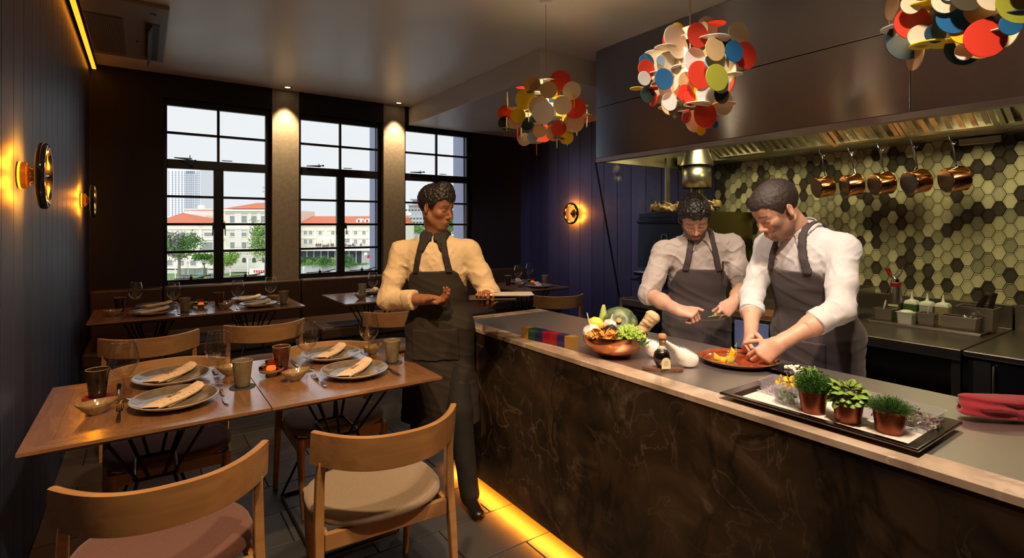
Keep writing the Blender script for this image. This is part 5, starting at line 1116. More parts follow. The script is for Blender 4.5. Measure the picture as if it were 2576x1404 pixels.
# copper pans on hooks
def pan(loc, lab):
    p = thing('copper_saucepan', lab, 'saucepan', loc, group='copper saucepans on hooks'); A = Matrix.Translation((0, 0, 0)) @ Euler((0, rad(90-10), rad(-36))).to_matrix().to_4x4()
    MB().lathe([(0, .0), (.074, .0), (.079, .004), (.081, .012), (.081, .105), (.083, .107), (.079, .107), (.078, .012), (.070, .004)], 44, A @ T(z=-.05), cap=False).build('body', M_cop2, p)
    MB().lathe([(0, -.0012), (.073, -.0012)], 44, A @ T(z=-.05), cap=False).build('bottom', M_tin, p)
    MB().tube([(.04, 0, .075), (.045, 0, .10), (.035, .005, .15), (.03, .01, .20), (.015, .014, .245), (.012, .02, .262)], [.010, .007, .006, .007, .008, .005], 8, flat=.5).build('handle', M_chrome, p)
    MB().box(.030, .055, -.018, .018, .060, .082).build('rivet_plate', M_chrome, p, smooth=False, bevel=.003)
    return p
YP = [2.005, 1.80, 1.604, 1.398, 1.188]; nm = ['leftmost', 'second from the left', 'middle', 'second from the right', 'rightmost']
pp_ = pan((4.36, YP[0], 1.80), 'leftmost copper saucepan hanging before the tiled wall')
def shook():
    q = MB(); q.tube([(.015, -.012, .0), (.008, -.022, -.006), (.004, -.018, -.018), (.010, .0, -.012), (.012, .014, .02), (.004, .018, .06), (-.002, -.01, .11), (0, -.022, .15), (.006, -.012, .172), (.018, .0, .172), (.024, .01, .162)], .0022, 7); return q.build('s_hook', M_chrome)
hk = shook(); hk.location = (4.365, YP[0]+.012, 2.052); tag(hk, 'wire s-hook carrying the leftmost copper saucepan', 'hook', 'pan hooks')
for y, n in list(zip(YP, nm))[1:]: copy_tree(pp_, (4.36, y, 1.80), rnd.uniform(-.12, .12), n+' copper saucepan hanging before the tiled wall'); copy_tree(hk, (4.365, y+.012, 2.052), 0, 'wire s-hook carrying the '+n+' copper saucepan')
# firewood roots on the oven
M_root = tex(mat('dry vine root', (.50, .34, .13), .8), nscale=25, detail=8, c1=(.22, .13, .05), c2=(.62, .44, .19), lo=.4, hi=.58, bump=.4, bdist=.004)
for k, (x, y, l, a, lab) in enumerate(((3.90, 3.20, .13, 1.4, 'gnarled dry root at the left end of the oven top'), (3.95, 3.06, .11, 1.9, 'gnarled dry root behind the bearded chef\'s head on the oven'), (4.0, 2.82, .12, 1.2, 'gnarled dry root at the right end of the oven top'))):
    s = SDF((-.18, -.10, -.03), (.18, .10, .13), .005); R = random.Random(30+k); s.chain([(-l, 0, .02), (-l*.4, .02, .035), (0, -.01, .03), (l*.5, .01, .04), (l, 0, .02)], [.018, .030, .036, .030, .016], .02)
    for j in range(6): bx = R.uniform(-l, l); s.chain([(bx, 0, .04), (bx+R.uniform(-.03, .03), R.uniform(-.04, .04), .07), (bx+R.uniform(-.05, .05), R.uniform(-.05, .05), R.uniform(.06, .11))], [.012, .008, .004], .012)
    X_, Y_, Z_ = s.grids(); s.d += .006*vnoise(X_, Y_, Z_, 45); o = put('dry_root', s.mesh(1), M_root, loc=(x, y, 1.617)); o.rotation_euler.z = a; tag(o, lab, 'root', 'dry roots on the oven')
o = MB().box(-.05, .05, -.035, .035, 0, .06).build('wood_block', M_root, loc=(4.15, 2.80, 1.66), smooth=False, bevel=.006); o.rotation_euler = (.2, .1, .5); tag(o, 'square cut wood block among the roots on the oven', 'wood block')
# ================================================================ people
M_shirt = tex(mat('white cotton shirt', (.56, .545, .54), .85, sheen=.2), nscale=420, detail=2, bump=.12, bdist=.0006)
M_shirt2 = tex(mat('off white linen shirt', (.44, .385, .35), .85, sheen=.2), nscale=420, detail=2, bump=.12, bdist=.0006)
M_apron = tex(mat('grey brown apron', (.066, .050, .050), .85, sheen=.15), nscale=380, detail=2, bump=.15, bdist=.0006)
M_aprons = mat('apron strap', (.055, .042, .042), .8); M_trou = mat('black trousers', (.010, .009, .009), .85); M_shoe = mat('black leather shoe', (.010, .009, .008), .3)
V3 = lambda *a: np.array(a, float)
def nrm(v): v = np.array(v, float); return v/np.linalg.norm(v)
def skinmat(name, c): m = vcol(mat(name, c, .48)); b = m.node_tree.nodes['Principled BSDF']; b.inputs['Subsurface Weight'].default_value = .08; b.inputs['Subsurface Radius'].default_value = (.012, .004, .002); b.inputs['Subsurface Scale'].default_value = .6; return tex(m, nscale=300, detail=3, bump=.08, bdist=.0006)
def join(meshes):
    bm = bmesh.new()
    for m in meshes: bm.from_mesh(m)
    me = bpy.data.meshes.new('body'); bm.to_mesh(me); bm.free(); return me
def head_mesh(hc, R, neck, skin, beard, bdark, lipc, jaw=1., hs=1.):
    """hc centre, R columns = forward, left, up; neck base in world"""
    nl = R.T @ (np.array(neck)-np.array(hc))/hs; h = .0021
    s = SDF((-.135, -.11, -.25), (.13, .11, .135), h)
    s.ell((-.014, 0, .034), (.096, .0745, .081), 0); s.ell((.040, 0, .040), (.048, .060, .048), .03); s.ell((.032, 0, -.022), (.056, .057, .070), .03)
    s.ell((.024, 0, -.066), (.050, .048*jaw, .040), .03); s.ell((.066, 0, -.101), (.018, .020, .015), .022)
    for q in (-1, 1):
        s.cone((-.008, q*.056*jaw, -.050), (.056, q*.020, -.101), .016, .013, .03); s.ell((.056, q*.044, -.026), (.022, .018, .016), .025)
        s.cone((.083, q*.012, .017), (.066, q*.044, .016), .0075, .006, .016)
    for q in (-1, 1): s.ell((.094, q*.031, -.003), (.017, .018, .0115), .012, op='sub')
    for q in (-1, 1):
        s.ell((.0700, q*.031, -.004), (.0150, .0150, .0135), .004); s.cone((.0835, q*.020, -.009), (.0770, q*.044, -.009), .0018, .0016, .002)
    s.cone((.082, 0, .014), (.103, 0, -.030), .0065, .0085, .012); s.ell((.1045, 0, -.037), (.0115, .0095, .0095), .008)
    for q in (-1, 1): s.ell((.0925, q*.0125, -.0415), (.010, .0065, .0075), .006); s.ell((.098, q*.0065, -.0470), (.0045, .003, .003), .002, op='sub')
    s.ell((.072, 0, -.071), (.022, .030, .022), .02)
    s.cone((.0915, -.014, -.0690), (.0915, .014, -.0690), .0050, .0050, .006); s.cone((.0895, -.012, -.0790), (.0895, .012, -.0790), .0060, .0060, .006)
    s.cone((.0985, -.021, -.0738), (.0985, .021, -.0738), .0016, .0016, .003, op='sub'); s.ell((.093, 0, -.091), (.006, .014, .004), .008, op='sub')
    for q in (-1, 1):
        Re = Euler((0, rad(-14), q*rad(22))).to_matrix(); s.ell((-.010, q*.079, -.006), (.0185, .0065, .0315), .004, R=Re); s.ell((-.006, q*.086, -.004), (.0105, .006, .020), .004, op='sub', R=Re); s.ell((-.003, q*.0755, -.032), (.008, .006, .009), .006)
    s.cone((-.028, 0, -.035), tuple(nl*1.0), .050, .053, .03); s.cone((.01, 0, -.085), tuple(nl*.95+V3(.03, 0, 0)), .030, .035, .03)
    X, Y, Z = s.grids()
    if beard > .5: m = np.exp(-((Z+.085)/.035)**2)*(X > .0); s.d -= .0025*m
    def col(V):
        x, y, z = V[:, 0], V[:, 1], V[:, 2]; c = np.tile(np.array(skin, float), (len(V), 1)); n1 = vnoise(x, y, z, 60)[:, None]*.05+vnoise(x, y, z, 22)[:, None]*.06; c *= 1+n1
        def blend(m, cc, a=1.): nonlocal c; m = np.clip(m, 0, 1)[:, None]*a; c = c*(1-m)+np.array(cc)*m
        blend(np.exp(-((np.abs(y)-.038)**2/.016**2+(z+.030)**2/.02**2))*(x > .04), np.array(skin)*V3(1.15, .72, .66), .45)
        blend(np.exp(-(y**2/.012**2+(z+.038)**2/.012**2))*(x > .09), np.array(skin)*V3(1.15, .7, .62), .5)
        nz_ = .5+.5*vnoise(x, y, z, 260)
        bm = 1/(1+np.exp(-(np.interp(np.abs(y), [0, .018, .028, .042, .058], [-.0495, -.0505, -.058, -.040, -.012])-z)/.003)); bm = bm*(x > -.005)*(z > -.128-.0*x)
        side = ((np.abs(y) > .048) & (x < .045) & (x > -.004) & (z < .01)); must = (np.abs(y) < .027) & (z < -.050) & (z > -.0665) & (x > .07)
        lipm = np.exp(-((z+.0735)/.0075)**6)*(np.abs(y) < .021)*(x > .082)
        bm2 = np.clip(bm*(1-.0*must)+side*.9, 0, 1)*(1-lipm)*(1-np.exp(-((np.abs(y)-.036)**2/.009**2+(z+.048)**2/.008**2))*.8)
        blend(bm2*(.72+.28*nz_), bdark, beard)
        blend(lipm, lipc, .75)
        ub = np.exp(-((z-(.0215-.10*(np.abs(y)-.03)*(np.abs(y) > .03)))/.0042)**2)*(np.abs(y) > .010)*(np.abs(y) < .050)*(x > .05); blend(ub*(.7+.3*nz_), np.array(bdark)*.8, .9)
        ll = np.exp(-((z+.0118)/.0016)**2)*(np.abs(np.abs(y)-.032) < .0145)*(x > .065); blend(ll, np.array(bdark)*.5, .8)
        return np.clip(c, 0, 1)
    M = Matrix([list(R[i])+[hc[i]] for i in range(3)]+[[0, 0, 0, 1]]) @ Matrix.Diagonal((hs, hs, hs, 1))
    return s.mesh(1, colfn=col, M=M)
def hair_mesh(hc, R, thick, curl, front=.066, top=0., hs=1.):
    s = SDF((-.14, -.11, -.09), (.13, .11, .15), .0026)
    s.ell((-.016, 0, .038), (.098+thick, .0765+thick, .083+thick), 0); s.ell((.036, 0, .046+top*.5), (.050+thick*.8, .060+thick*.7, .048+thick+top), .03)
    X, Y, Z = s.grids()
    zm = np.interp(X, [-.13, -.07, -.025, -.012, .004, .022, .034, .046, .062, .11], [-.055, -.058, -.045, .020, .012, -.018, .012, .034, .048, front])
    zm = zm+.012*np.exp(-((np.abs(Y)-.045)/.016)**2)*(X > .05)
    s.d = np.maximum(s.d, (zm-Z)*.75)
    s.d += curl*vnoise(X, Y, Z, 110)+curl*.6*vnoise(X, Y, Z, 200, 3)
    M = Matrix([list(R[i])+[hc[i]] for i in range(3)]+[[0, 0, 0, 1]]) @ Matrix.Diagonal((hs, hs, hs, 1))
    return s.mesh(1, M=M)
def hand_mesh(el, wr, kn, n, thumb, curls, skin, rf=.044, tcurl=.5, spread=.05, tdir=None):
    """forearm from elbow to wrist, palm to the knuckles, four fingers and a thumb. n points out of the palm, thumb=+-1 side"""
    el, wr, kn = map(lambda p: np.array(p, float), (el, wr, kn)); d = nrm(kn-wr); n = nrm(np.array(n)-d*(np.array(n)@d)); sd = np.cross(d, n)*thumb
    allp = [el, wr, kn+d*.10, kn-d*.0+n*.11, kn+sd*.1, kn-sd*.1]; lo = np.min(allp, 0)-.05; hi = np.max(allp, 0)+.05
    s = SDF(lo, hi, .0022); wd = nrm(wr-el)
    s.cone(el, el+(wr-el)*.45, rf, rf*.92, 0); s.cone(el+(wr-el)*.45, wr, rf*.92, .0265, .03); s.cone(wr-wd*.03, wr+d*.012, .0275, .025, .02, flat=(n, .78))
    K = []
    for i, (o, a, dz) in enumerate(((.030, .084, .0), (.0095, .088, -.003), (-.0115, .083, -.002), (-.030, .074, .003))):
        p = wr+d*a+sd*o+n*dz; K.append(p); s.cone(wr+d*.008+sd*o*.45, p, .0165, .0118, .016, flat=(n, .85))
    s.cone(wr+d*.015+sd*.018+n*.006, wr+d*.052+sd*.033+n*.010, .018, .013, .015)
    s.cone(wr+d*.02-sd*.018+n*.006, wr+d*.055-sd*.022+n*.006, .015, .011, .015)
    L = [(.043, .026, .021), (.047, .030, .022), (.043, .028, .021), (.034, .021, .019)]
    for i, p in enumerate(K):
        c = curls[i]; a = 0; dd = d+sd*(1.5-i)*spread; dd = nrm(dd); q = p; r = .0096 if i < 3 else .0084
        for j, l in enumerate(L[i]):
            a += c[j]; di = dd*math.cos(a)+n*math.sin(a); q2 = q+di*l; s.cone(q, q2, r, r*.90, .0035); s.ell(q2, (r*.93,)*3, .002); r *= .90; q = q2
    td = nrm(d*.62+sd*.70+n*.40) if tdir is None else nrm(tdir); q = wr+d*.024+sd*.026+n*.006; r = .0125; a = 0
    for l in (.040, .032, .025):
        t2 = nrm(td*math.cos(a)+nrm(d*.9+n*.35)*math.sin(a)); q2 = q+t2*l; s.cone(q, q2, r, r*.88, .008 if a == 0 else .003); r *= .88; q = q2; a += tcurl
    def col(V):
        c = np.tile(np.array(skin, float), (len(V), 1)); c *= 1+.07*vnoise(V[:, 0], V[:, 1], V[:, 2], 70)[:, None]
        t = np.clip(((V-kn) @ d)/.03+.2, 0, 1)[:, None]; return np.clip(c*(1-t*.25)+c*np.array((1.15, .8, .74))*t*.25, 0, 1)
    return s.mesh(1, colfn=col)
def person(name, label, S):
    base = V3(S['pel'][0], S['pel'][1], 0); p = thing(name, label, 'person', tuple(base)); off = -Vector(base)
    def W(me): me.transform(Matrix.Translation(off)); return me
    pel, neck, Rs, Ls, Re, Le, Rw, Lw = [V3(*S[k]) for k in ('pel', 'neck', 'Rsh', 'Lsh', 'Rel', 'Lel', 'Rwr', 'Lwr')]
    u = nrm(neck-pel); l = nrm((Ls-Rs)-u*((Ls-Rs)@u)); f = np.cross(l, u); B = np.stack([f, l, u], 1); g = S.get('girth', 1.); Hh = np.linalg.norm(neck-pel)
    az, pit, roll = S['face']; Rh = np.array((Matrix.Rotation(az, 3, 'Z') @ Matrix.Rotation(pit, 3, 'Y') @ Matrix.Rotation(roll, 3, 'X')))
    # ---- body: head, hands and the trunk inside the clothes, one object
    ms = [head_mesh(S['head'], Rh, neck-u*.02, S['skin'], S['beard'], S['bdark'], S['lip'], S.get('jaw', 1.), S.get('hs', 1.))]
    for w, k in (('R', Re), ('L', Le)):
        ms.append(hand_mesh(k, S[w+'wr'], S[w+'kn'], S[w+'n'], S.get(w+'t', 1 if w == 'R' else -1), S[w+'curl'], S['skin'], S.get('rf', .043), S.get(w+'tc', .5), tdir=S.get(w+'td')))
    c = SDF(np.minimum.reduce([pel, Rs, Ls])-V3(.3, .3, 1.0), np.maximum.reduce([neck, Rs, Ls])+V3(.25, .25, .05), .012)
    c.lo[2]; c.ell(pel+u*Hh*.70, (.095*g, .145*g, .17), 0, R=B); c.ell(pel+u*Hh*.3, (.085*g, .12*g, .15), .05, R=B); c.ell(pel, (.09*g, .135*g, .11), .05, R=B); c.cone(neck-u*.06, neck+u*.0, .05, .045, .04)
    for sh, el in ((Rs, Re), (Ls, Le)): c.cone(neck-u*.08, sh, .04, .04, .04); c.cone(sh, el, .042, .034, .03)
    legs = []
    for q, kk, aa in ((-1, 'Rkne', 'Rank'), (1, 'Lkne', 'Lank')):
        hip = pel+l*q*.09-u*.05; kn = V3(*S[kk]) if kk in S else hip*V3(1, 1, 0)+V3(0, 0, .50)+f*.02; an = V3(*S[aa]) if aa in S else kn*V3(1, 1, 0)+V3(0, 0, .09)-f*.03; legs.append((hip, kn, an)); c.cone(hip, kn, .065, .045, .03); c.cone(kn, an, .045, .03, .02)
    ms.append(W0 := c.mesh(1, colfn=lambda V: np.tile(np.array(S['skin'], float), (len(V), 1))))
    me = join(ms); put('body', W(me), S['skinm'], p, angle=180)
    put('hair', W(hair_mesh(S['head'], Rh, S['hthick'], S['hcurl'], S.get('hfront', .066), S.get('htop', 0), S.get('hs', 1.))), S['hairm'], p, angle=180)
    # ---- shirt
    lo = np.minimum.reduce([pel, neck, Rs, Ls, Re, Le, Rw, Lw])-.13; hi = np.maximum.reduce([neck, Rs, Ls, Re, Le])+.14; lo[2] = pel[2]-.20
    s = SDF(lo, hi, .0052)
    s.ell(pel+u*Hh*.68+f*.005, (.120*g, .172*g, .19), 0, R=B); s.ell(pel+u*Hh*.34, (.112*g, .150*g, .17), .06, R=B); s.ell(pel+u*.0, (.120*g, .165*g, .13), .06, R=B)
    s.cone(Rs-u*.02, Ls-u*.02, .052*g, .052*g, .06); s.cone(neck-u*.03, Rs-u*.01, .040, .046*g, .05); s.cone(neck-u*.03, Ls-u*.01, .040, .046*g, .05)
    cuffs = []
    for (sh, el, wr, cf) in ((Rs, Re, Rw, S['Rcuff']), (Ls, Le, Lw, S['Lcuff'])):
        e = el+(wr-el)*cf; s.cone(sh-u*.008, sh*.4+el*.6, .057*g, .057, .035); s.cone(sh*.4+el*.6, el, .057, .053, .02); s.cone(el, e, .053, .047, .025); cuffs.append((el, wr, e))
        hs = sh
    def body_noise(sd, w=.035):
        ix, X, Y, Z = sd.near(w); P = np.stack([X, Y, Z], -1)-pel; bl, bh, bf = P@l, P@u, P@f
        wn = amp(.0035)*vnoise(bl*1.3+bh*.6, bh*.6-bl*.4, bf, 11, S['seed'])
        ridge = 1-np.abs(vnoise(bl*.7+bh*1.0, bh*.8-bl*.7, bf*.6, 17, S['seed']+5))*2.2; wn -= amp(.0055)*np.clip(ridge, 0, 1)**1.6
        ridge = 1-np.abs(vnoise(bl*1.5-bh*.9, bh*.7+bl*.5, bf*.8, 26, S['seed']+9))*2.6; wn -= amp(.0028)*np.clip(ridge, 0, 1)**1.6
        return ix, X, Y, Z, wn
    def amp(k): return S.get('wr', 1.)*k
    ix, X, Y, Z, wn = body_noise(s, .045); dd = s.d[ix]+wn
    for (el, wr, e) in cuffs:      # creases gather at the elbows, sleeves end at the cuff
        q = np.sqrt((X-el[0])**2+(Y-el[1])**2+(Z-el[2])**2); a_ = nrm(wr-el); t = (X-el[0])*a_[0]+(Y-el[1])*a_[1]+(Z-el[2])*a_[2]
        dd = dd+amp(.0032)*np.sin(t*150+5*vnoise(X, Y, Z, 14))*np.exp(-(q/.07)**2)
        s_ = np.array(Rs if el is Re or (el == Re).all() else Ls); q2 = np.sqrt((X-s_[0])**2+(Y-s_[1])**2+(Z-s_[2]+.10)**2); dd = dd+amp(.003)*np.sin((Z+.6*(X+Y))*130+4*vnoise(X, Y, Z, 9))*np.exp(-(q2/.07)**2)
        L_ = np.linalg.norm(e-el); rr_ = np.sqrt(np.maximum(q*q-t*t, 0)); dd = np.where((q < .40) & (t > L_) & (rr_ < .085), np.maximum(dd, t-L_), dd)
    s.d[ix] = dd
    X, Y, Z = s.grids(); bh = (X-pel[0])*u[0]+(Y-pel[1])*u[1]+(Z-pel[2])*u[2]
    # open the neck
    nd = np.sqrt((X-neck[0])**2+(Y-neck[1])**2+(Z-neck[2])**2); s.d = np.maximum(s.d, .058-nd)
    s.d = np.maximum(s.d, -(bh+.17))
    shm = put('shirt', W(s.mesh(2)), S['shirtm'], p, angle=180)
    for (el, wr, e) in cuffs:      # turned up cuff, a band with a fold
        a_ = nrm(wr-el); M = Matrix.Translation(Vector(e-base)) @ Vector(a_).to_track_quat('Z', 'Y').to_matrix().to_4x4(); r0_ = .0505; cl_ = S.get('cufflen', .06)
        put('cuff', MB().grid(40, 8, lambda uu, vv: ((r0_+.0035*math.sin(2*PI*uu*3+1)+.003*math.sin(2*PI*uu)+.004*(1 if 0 < vv < 1 else 0)-(.010 if vv == 1 else 0))*math.cos(2*PI*uu), (r0_+.003*math.sin(2*PI*uu*3+1)+.004*(1 if 0 < vv < 1 else 0)-(.010 if vv == 1 else 0))*math.sin(2*PI*uu), -cl_+cl_*min(vv*1.05, 1)+.004*math.sin(2*PI*uu*2)), M, wrap=True).mesh(), S['shirtm'], shm, angle=50)
    # collar
    nf = nrm(f-u*.25); M = Matrix([[nf[i], l[i], np.cross(nf, l)[i], (neck-base+u*(-.005))[i]] for i in range(3)]+[[0, 0, 0, 1]])
    def colr(uu, vv):
        a = rad(-158+316*uu)+PI; a = rad(14+332*uu); fr = abs(math.cos(a/2))**8; rr_ = .064+.024*vv+.008*fr
        z = .040-.046*vv-.050*fr*vv-.020*fr*(1-vv); return (rr_*math.cos(a)*1.05+.018*fr*vv, rr_*math.sin(a)+.022*fr*vv*(1 if a < PI else -1), z)
    o = put('collar', MB().grid(41, 6, colr, M).mesh(), S['collarm'], shm, angle=60); solid(o, .003)
    # ---- apron: a thin layer over shirt and hips
    hb, bw = S['bib']
    zb = S.get('hem', .55); ap2 = SDF((lo[0]-.02, lo[1]-.02, zb-.03), (hi[0]+.02, hi[1]+.02, hi[2]), .006)
    ap2.ell(pel+u*Hh*.68+f*.005, (.120*g, .172*g, .19), 0, R=B); ap2.ell(pel+u*Hh*.34, (.112*g, .150*g, .17), .06, R=B); ap2.ell(pel, (.120*g, .165*g, .13), .06, R=B)
    ap2.cone(Rs-u*.02, Ls-u*.02, .052*g, .052*g, .06); ap2.cone(neck-u*.03, Rs-u*.01, .040, .046*g, .05); ap2.cone(neck-u*.03, Ls-u*.01, .040, .046*g, .05)
    fl_ = nrm(f*V3(1, 1, 0)); dn = V3(pel[0], pel[1], zb)
    mid = (legs[0][1]+legs[1][1])/2; dn = V3(mid[0], mid[1], zb-.05)
    for q in (-1, 1): ap2.cone(pel+l*q*.065-u*.02, dn+l*q*.085, .115*g, .125*g, .06, flat=(f, .9))
    ix, X, Y, Z = ap2.near(.05); P = np.stack([X, Y, Z], -1)-pel; bl, bh, bf = P@l, P@u, P@f; FAR = np.float32(.5)
    lowd = np.clip((.05-bh)/.3, 0, 1); fold = amp(.005)*vnoise(bl*1.0, bh*.25, bf, 20, S['seed']+2)*(.3+lowd)-amp(.0035)*np.clip(1-2.4*np.abs(vnoise(bl*.6+bh*1.3, bh*.5, bf*.4, 16, S['seed'])), 0, 1)+.010*lowd*np.sin(bl*36+2*vnoise(bl, bh, bf, 5))
    D = ap2.d[ix]+fold; shell = np.maximum(D-.0130, -(D-.001)); wl = np.interp(bh, [-.9, .06, .14, hb-.02, hb], [.5, .5, .19*g, bw+.025, bw])
    reg = np.maximum(np.abs(bl)-wl, bh-hb); reg = np.maximum(reg, -(bf+.05+.3*np.clip(.10-bh, 0, .5))); reg = np.maximum(reg, (zb-Z))
    def layer(v): o = ap2.copy(); o.d[:] = FAR; o.d[ix] = v; return o
    keep = layer(np.maximum(shell, reg)); apo = put('apron', W(keep.mesh(1)), S.get('apm', M_apron), p, angle=180)
    cen = np.interp(bh, [hb-.03, Hh], [bw-.012, .058]); band = np.maximum(np.abs(np.abs(bl)-cen)-.016, hb-.012-bh); band = np.maximum(band, -(bf+.09)); band = np.maximum(band, .070-np.sqrt((X-neck[0])**2+(Y-neck[1])**2+(Z-neck[2]-.0)**2)); st = layer(np.maximum(np.maximum(D-.0205, -(D-.004)), band)); put('strap', W(st.mesh(1)), S.get('aps', M_aprons), apo, angle=180)
    fl2 = np.sqrt((X-neck[0])**2+(Y-neck[1])**2+(Z-neck[2])**2); fb = np.clip(bf/.03, 0, 1); dn_ = np.clip(Hh-bh, 0, .3)
    R_ = .088+.050*np.exp(-((np.abs(bl)-.052)/.022)**2)*fb
    cf = np.maximum(fl2-R_, .056-fl2); cf = np.maximum(cf, np.where(bf > 0, .004+.16*dn_-np.abs(bl), -1))
    put('collar_flaps', W(layer(np.maximum(np.maximum(D-.0155, -(D-.004)), cf)).mesh(1)), S['collarm'], shm, angle=180)
    # pocket over the lap
    pk2 = layer(np.maximum(np.maximum(D-.0195, -(D-.008)), np.maximum(np.maximum(np.abs(bl)-.13, np.abs(bh+.07)-.085), -bf))); put('pocket', W(pk2.mesh(1)), S.get('apm', M_apron), apo, angle=180)
    # ---- trousers and shoes
    t = SDF((pel[0]-.42, pel[1]-.42, -.01), (pel[0]+.42, pel[1]+.42, pel[2]+.10), .009); t.ell(pel-u*.03, (.112*g, .155*g, .12), 0, R=B)
    for hip, kn, an in legs: t.cone(hip, kn, .085*g, .064, .04); t.cone(kn, an+V3(0, 0, .0), .064, .052, .03)
    X, Y, Z = t.grids(); t.d += (.004*vnoise(X, Y, Z, 16)).astype(np.float32); t.d = np.maximum(t.d, .035-Z); put('trousers', W(t.mesh(1)), M_trou, p, angle=180)
    for i, (hip, kn, an) in enumerate(legs):
        fd = nrm(S['foot'][i]); q = SDF(an*V3(1, 1, 0)-V3(.24, .24, .01), an*V3(1, 1, 0)+V3(.24, .24, .16), .005); a0 = an*V3(1, 1, 0); q.cone(a0-fd*.035+V3(0, 0, .042), a0+fd*.14+V3(0, 0, .030), .040, .034, .02, flat=((0, 0, 1), .75)); q.cone(a0+V3(0, 0, .05), a0+V3(0, 0, .10), .04, .036, .02); q.d = np.maximum(q.d, .002-q.grids()[2]); put('shoe', W(q.mesh(1)), M_shoe, p, angle=180)
    return p
SK1 = (.58, .33, .23); SK2 = (.60, .33, .22); SK3 = (.24, .105, .05)
curl_pinch = [(.75, .7, .4), (.85, .8, .45), (.95, .9, .5), (1.05, .95, .5)]
curl_soft = [(.45, .45, .3), (.55, .55, .35), (.65, .6, .4), (.7, .7, .4)]
chef2 = person('chef', 'chef in white shirt and grey apron plating food at the red plate', dict(
    pel=(2.70, 1.27, .98), neck=(2.575, 1.275, 1.475), head=(2.430, 1.325, 1.575), hs=1.08, Rsh=(2.615, 1.455, 1.405), Lsh=(2.565, 1.095, 1.400), Rel=(2.475, 1.47, 1.155), Lel=(2.405, 1.035, 1.145),
    Rwr=(2.270, 1.352, 1.010), Lwr=(2.172, 1.172, 1.005), Rkn=(2.190, 1.335, .962), Lkn=(2.105, 1.218, .948), Rn=(-.15, -.75, -.65), Ln=(.2, .75, -.65), Rcurl=curl_pinch, Lcurl=curl_pinch, Rtc=.35, Ltc=.35,
    Rcuff=.52, Lcuff=.42, face=(rad(152), rad(36), rad(-4)), skin=SK2, beard=.72, bdark=(.10, .045, .026), lip=(.50, .20, .16), skinm=skinmat('fair skin', SK2), hthick=.006, hcurl=.0012, hfront=.060, hairm=tex(mat('short brown hair', (.045, .026, .02), .6), scale=(1, 1, 4), nscale=120, c1=(.012, .007, .006), c2=(.040, .024, .019), bump=.5, bdist=.002),
    shirtm=M_shirt, collarm=M_shirt, bib=(.355, .112), girth=1.12, seed=3, rf=.044, foot=[(-1, .2, 0), (-1, -.1, 0)], jaw=1.08, wr=.8, hem=.60))
chef1 = person('chef', 'bearded young chef in rolled sleeves and grey apron left of the other chef', dict(
    pel=(2.70, 1.955, .97), neck=(2.648, 1.905, 1.425), head=(2.545, 1.855, 1.545), Rsh=(2.500, 2.035, 1.355), Lsh=(2.785, 1.775, 1.395), Rel=(2.372, 2.030, 1.105), Lel=(2.775, 1.700, 1.145),
    Rwr=(2.330, 1.800, 1.050), Lwr=(2.575, 1.640, 1.080), Rkn=(2.372, 1.715, 1.040), Lkn=(2.490, 1.640, 1.045), Rn=(.45, -.15, -.75), Ln=(-.3, .55, -.55), Rcurl=[(1.2, 1.3, .6)]*4, Lcurl=[(1.2, 1.1, .5), (1.25, 1.2, .5), (1.3, 1.2, .6), (1.35, 1.2, .6)], Rtc=.6, Ltc=.35, Ltd=(-.75, -.2, -.35), Rtd=(.5, -.5, .1), cufflen=.05,
    Rcuff=.14, Lcuff=.10, face=(rad(224), rad(40), rad(4)), skin=SK1, beard=.93, bdark=(.018, .011, .008), lip=(.42, .17, .14), skinm=skinmat('light skin', SK1), hthick=.012, hcurl=.0035, hfront=.060, htop=.008, hairm=tex(mat('black curly hair', (.012, .009, .007), .45), nscale=130, c1=(.004, .003, .003), c2=(.014, .010, .008), bump=.6, bdist=.003),
    shirtm=M_shirt2, collarm=M_shirt2, bib=(.305, .108), girth=.97, seed=8, rf=.042, foot=[(-.6, -.8, 0), (-.6, -.8, 0)], jaw=.95, wr=1.1, hem=.62))
waiter = person('waiter', 'waiter in cream shirt and long dark apron walking past with plates', dict(
    pel=(1.375, 2.685, .93), neck=(1.345, 2.675, 1.425), head=(1.335, 2.650, 1.600), Rsh=(1.200, 2.815, 1.360), Lsh=(1.495, 2.565, 1.365), Rel=(1.110, 2.800, 1.090), Lel=(1.560, 2.460, 1.120),
    Rwr=(1.225, 2.575, 1.105), Lwr=(1.420, 2.285, 1.115), Rkn=(1.285, 2.510, 1.100), Lkn=(1.385, 2.225, 1.110), Rn=(-.1, -.2, .95), Ln=(.15, .1, .95), Rt=1, Lt=-1, Rcurl=curl_soft, Lcurl=curl_soft, Rtc=.3, Ltc=.3,
    Rcuff=.75, Lcuff=.55, face=(rad(296), rad(12), 0), skin=SK3, beard=.0, bdark=(.012, .008, .006), lip=(.17, .055, .035), skinm=skinmat('brown skin', SK3), hthick=.010, hcurl=.003, hfront=.050, htop=.034, hairm=tex(mat('black hair', (.008, .007, .006), .5), nscale=110, c1=(.004, .004, .004), c2=(.018, .014, .012), bump=.5, bdist=.003),
    shirtm=mat('cream shirt', (.55, .42, .26), .85), collarm=mat('dark collar', (.012, .010, .009), .8), bib=(.33, .110), girth=.98, seed=13, foot=[(-.4, -.9, 0), (-.2, -1, 0)], wr=.9, apm=mat('dark brown apron', (.022, .016, .012), .85), aps=mat('dark strap', (.018, .013, .010), .85), hem=.42,
    Lkne=(1.40, 2.50, .50), Lank=(1.425, 2.44, .07), Rkne=(1.32, 2.76, .50), Rank=(1.31, 2.90, .09)))
